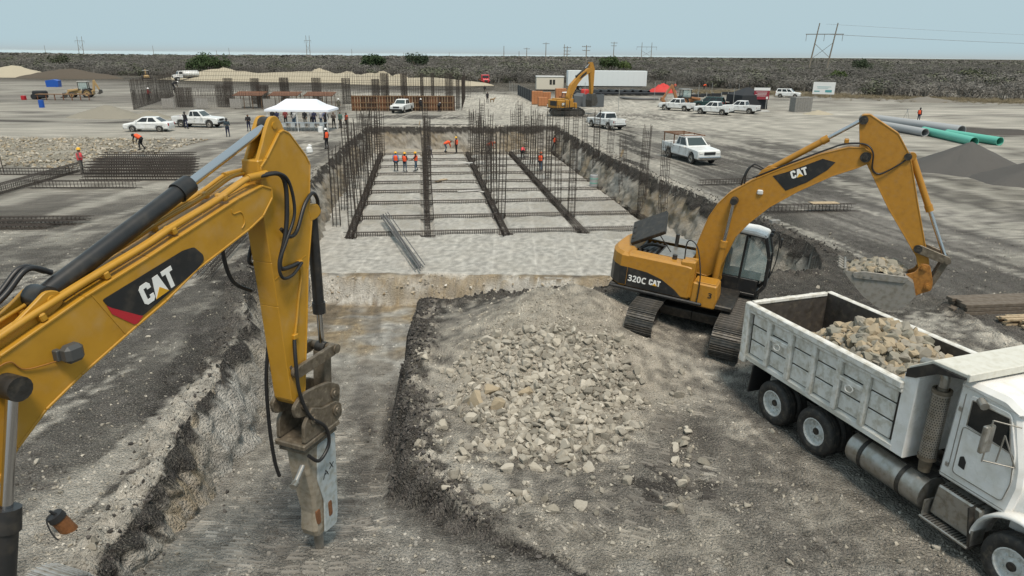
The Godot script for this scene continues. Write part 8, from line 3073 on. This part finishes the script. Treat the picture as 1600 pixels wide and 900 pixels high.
func build_background():
	var rng := RandomNumberGenerator.new()
	rng.seed = 2024
	var bm := mat("scrub", Color.WHITE, 0.95, 0.0, 0.2)
	bm.vertex_color_use_as_albedo = true
	var meshes := []
	for i in 4: meshes.append(bush_mesh(300 + i, 150, 0.085, i != 3))
	var far_meshes := []
	for i in 2: far_meshes.append(bush_mesh(400 + i, 110, 0.14, false))
	var patch := FastNoiseLite.new()
	patch.seed = 6
	patch.frequency = 0.012
	var xs := [[], [], [], [], [], []]
	var cs := [[], [], [], [], [], []]
	var tones := [Vector3(0.16, 0.152, 0.14), Vector3(0.128, 0.122, 0.113), Vector3(0.182, 0.172, 0.156), Vector3(0.105, 0.112, 0.08)]
	for i in 60000:
		var z := -125.0 - 575.0 * pow(rng.randf(), 0.75)
		var x := rng.randf_range(-1.05, 1.05) * -z
		# keep the site clear
		var edge := -232.0 + patch.get_noise_2d(x * 1.5, 0.0) * 12.0
		if x > 35.0: edge = lerpf(-215.0, -150.0, clampf((x - 35.0) / 40.0, 0.0, 1.0))
		if x > 75.0: edge = lerpf(-150.0, -116.0, clampf((x - 75.0) / 70.0, 0.0, 1.0))
		if x > 145.0: edge = -112.0
		if x > -30.0 and x < 36.0: edge = -205.0
		if z > edge: continue
		var pn := patch.get_noise_2d(x, z)
		if pn < -0.28 and rng.randf() < 0.8: continue
		var s: float = rng.randf_range(1.6, 3.6) * (1.0 + pn * 0.6)
		var w := s * rng.randf_range(1.3, 2.2)
		var g := 3 if rng.randf() < 0.07 + pn * 0.12 else rng.randi() % 3
		xs[g].append(Transform3D(Basis(Vector3.UP, rng.randf() * TAU).scaled(Vector3(w, s, w)), V(x, -0.1, z)))
		var t: Vector3 = tones[g] * rng.randf_range(0.65, 1.35) * (1.0 + pn * 0.5)
		cs[g].append(Color(t.x, t.y, t.z))
	for i in 26000:
		var z := -700.0 - 2300.0 * pow(rng.randf(), 1.6)
		var x := rng.randf_range(-0.9, 0.9) * -z
		if x < 1700.0 and z < shore(x) + 8.0: continue
		var pn := patch.get_noise_2d(x * 0.4, z * 0.4)
		var s: float = rng.randf_range(2.2, 4.2) * (1.0 + pn * 0.5)
		var w := s * rng.randf_range(2.5, 6.0)
		var t: Vector3 = tones[rng.randi() % 4] * rng.randf_range(0.7, 1.3)
		xs[4 + i % 2].append(Transform3D(Basis(Vector3.UP, rng.randf() * TAU).scaled(Vector3(w, s, w)), V(x, -0.2, z)))
		cs[4 + i % 2].append(Color(t.x, t.y, t.z))
	for g in 4: scatter("scrub_bushes", meshes[g], bm, xs[g], cs[g], null, "grey brown thorn scrub covering the plain", "scrub")
	for g in 2: scatter("far_scrub", far_meshes[g], bm, xs[4 + g], cs[4 + g], null, "far scrub merging into the flat horizon", "scrub")
	# dry grass tufts near the fence
	var gx := []
	var gc := []
	for i in 3500:
		var x := rng.randf_range(40.0, 150.0)
		var z := lerpf(-158.0, -108.0, clampf((x - 55.0) / 90.0, 0.0, 1.0)) + rng.randfn(0.0, 5.0)
		if z > -104.0: continue
		gx.append(Transform3D(Basis(Vector3.UP, rng.randf() * TAU).scaled(Vector3(1.3, rng.randf_range(0.3, 0.7), 1.3)), V(x, -0.05, z)))
		var t: Vector3 = Vector3(0.26, 0.22, 0.15) * rng.randf_range(0.6, 1.2)
		gc.append(Color(t.x, t.y, t.z))
	scatter("dry_grass", meshes[0], bm, gx, gc, null, "dry tufts along the crooked fence", "grass")
	tree_thing("round dark green tree standing above the tank formwork", V(-61, 0, -312), 6.4, 7.6, 1, C(0.035, 0.06, 0.022), 2600)
	tree_thing("flat topped dark tree on two trunks beyond the tank", V(-46.5, 0, -345), 7.2, 8.0, 2, C(0.03, 0.048, 0.022), 1700)
	tree_thing("wide green thicket behind the white tank truck", V(-112, 0, -262), 7.6, 6.4, 3, C(0.045, 0.075, 0.025), 3000)
	tree_thing("green tree behind the cream office beside the tall pole", V(44, 0, -330), 6.0, 7.2, 4, C(0.055, 0.085, 0.028), 2200)
	tree_thing("low yellowish green bush beside the tall utility pole", V(53, 0, -345), 4.8, 4.6, 5, C(0.085, 0.12, 0.035), 1600)
	tree_thing("small bright green tree in the scrub behind the road", V(92.0, 0, -205), 3.0, 4.2, 6, C(0.07, 0.10, 0.03), 1200)
	tree_thing("dark green tree behind the leaning pylon", V(192.0, 0, -400), 7.0, 7.0, 7, C(0.04, 0.06, 0.03), 1400)
	tree_thing("wide olive thicket behind the stony fence heaps", V(150.0, 0, -235), 6.0, 4.0, 8, C(0.075, 0.085, 0.045), 1600)
	tree_thing("dark spreading bush beyond the olive thicket", V(245.0, 0, -330), 6.5, 5.5, 9, C(0.05, 0.055, 0.035), 1300)
	tree_thing("grey green tree beyond the far work table", V(-190.0, 0, -300), 6.0, 5.5, 10, C(0.06, 0.07, 0.04), 1300)
	# lagoon on the horizon, and the thin far shore behind it
	var w := mb()
	w.grp(-1)
	var px := []
	for i in 31: px.append(-14000.0 + i * 650.0)
	for i in 30:
		w.quad(V(px[i], 0.6, shore(px[i])), V(px[i + 1], 0.6, shore(px[i + 1])), V(px[i + 1], 0.6, -13500.0), V(px[i], 0.6, -13500.0))
	struct("lagoon_water", w, mat("water", C(0.42, 0.5, 0.53), 0.28))
	var fs := mb()
	fs.grp(-1)
	for i in 60:
		var a := -13000.0 + i * 400.0
		var h0 := 13.0 + 6.0 * sin(i * 0.7) + 3.0 * sin(i * 2.3)
		var h1 := 13.0 + 6.0 * sin((i + 1) * 0.7) + 3.0 * sin((i + 1) * 2.3)
		fs.quad(V(a, 0.0, -11500), V(a + 400, 0.0, -11500), V(a + 400, h1, -11700), V(a, h0, -11700))
		fs.quad(V(a, h0, -11700), V(a + 400, h1, -11700), V(a + 400, 0, -12200), V(a, 0, -12200))
	struct("far_shore_terrain", fs, mat("far_shore", C(0.30, 0.36, 0.39), 0.95))

func shore(x: float) -> float:
	return -1120.0 - maxf(x + 500.0, 0.0) * 1.9 - 60.0 * sin(x * 0.004)

# ---------------------------------------------------------------- the scene
func _ready():
	var cam := Camera3D.new()
	cam.name = "camera"
	add_child(cam)
	cam.position = Vector3(0, 7.8, 0)
	cam.rotation = Vector3(-0.32951, 0.0, 0.0094)
	cam.fov = 45.73
	cam.far = 30000.0
	cam.near = 0.1
	var sky := ProceduralSkyMaterial.new()
	sky.sky_top_color = C(0.23, 0.283, 0.31)
	sky.sky_horizon_color = C(0.2, 0.262, 0.285)
	sky.sky_curve = 0.25
	sky.ground_horizon_color = C(0.2, 0.2, 0.19)
	sky.ground_bottom_color = C(0.15, 0.15, 0.14)
	sky.sun_angle_max = 1.0
	var env := Environment.new()
	env.background_mode = Environment.BG_SKY
	env.sky = Sky.new()
	env.sky.sky_material = sky
	env.tonemap_mode = Environment.TONE_MAPPER_LINEAR
	env.tonemap_exposure = 2.25
	env.sdfgi_enabled = true
	env.ssao_enabled = true
	env.ssil_enabled = true
	var we := WorldEnvironment.new()
	we.name = "environment"
	we.environment = env
	add_child(we)
	var sun := DirectionalLight3D.new()
	sun.name = "sun"
	sun.light_color = Color(1.0, 0.955, 0.89)
	sun.light_energy = 0.5
	sun.light_angular_distance = 14.0
	sun.shadow_enabled = true
	sun.rotation_degrees = Vector3(-64, 18, 0)
	add_child(sun)
	build_ground()
	build_banks()
	print("ground ", Time.get_ticks_msec())
	paints()
	site_mats()
	loader_excavator()
	breaker_excavator()
	dump_truck()
	print("machines ", Time.get_ticks_msec())
	build_rocks()
	build_prints()
	build_rebar()
	print("rebar ", Time.get_ticks_msec())
	build_tank()
	build_heaps()
	build_vehicles()
	print("vehicles ", Time.get_ticks_msec())
	build_people()
	print("people ", Time.get_ticks_msec())
	build_yard()
	build_background()
	print("all ", Time.get_ticks_msec())
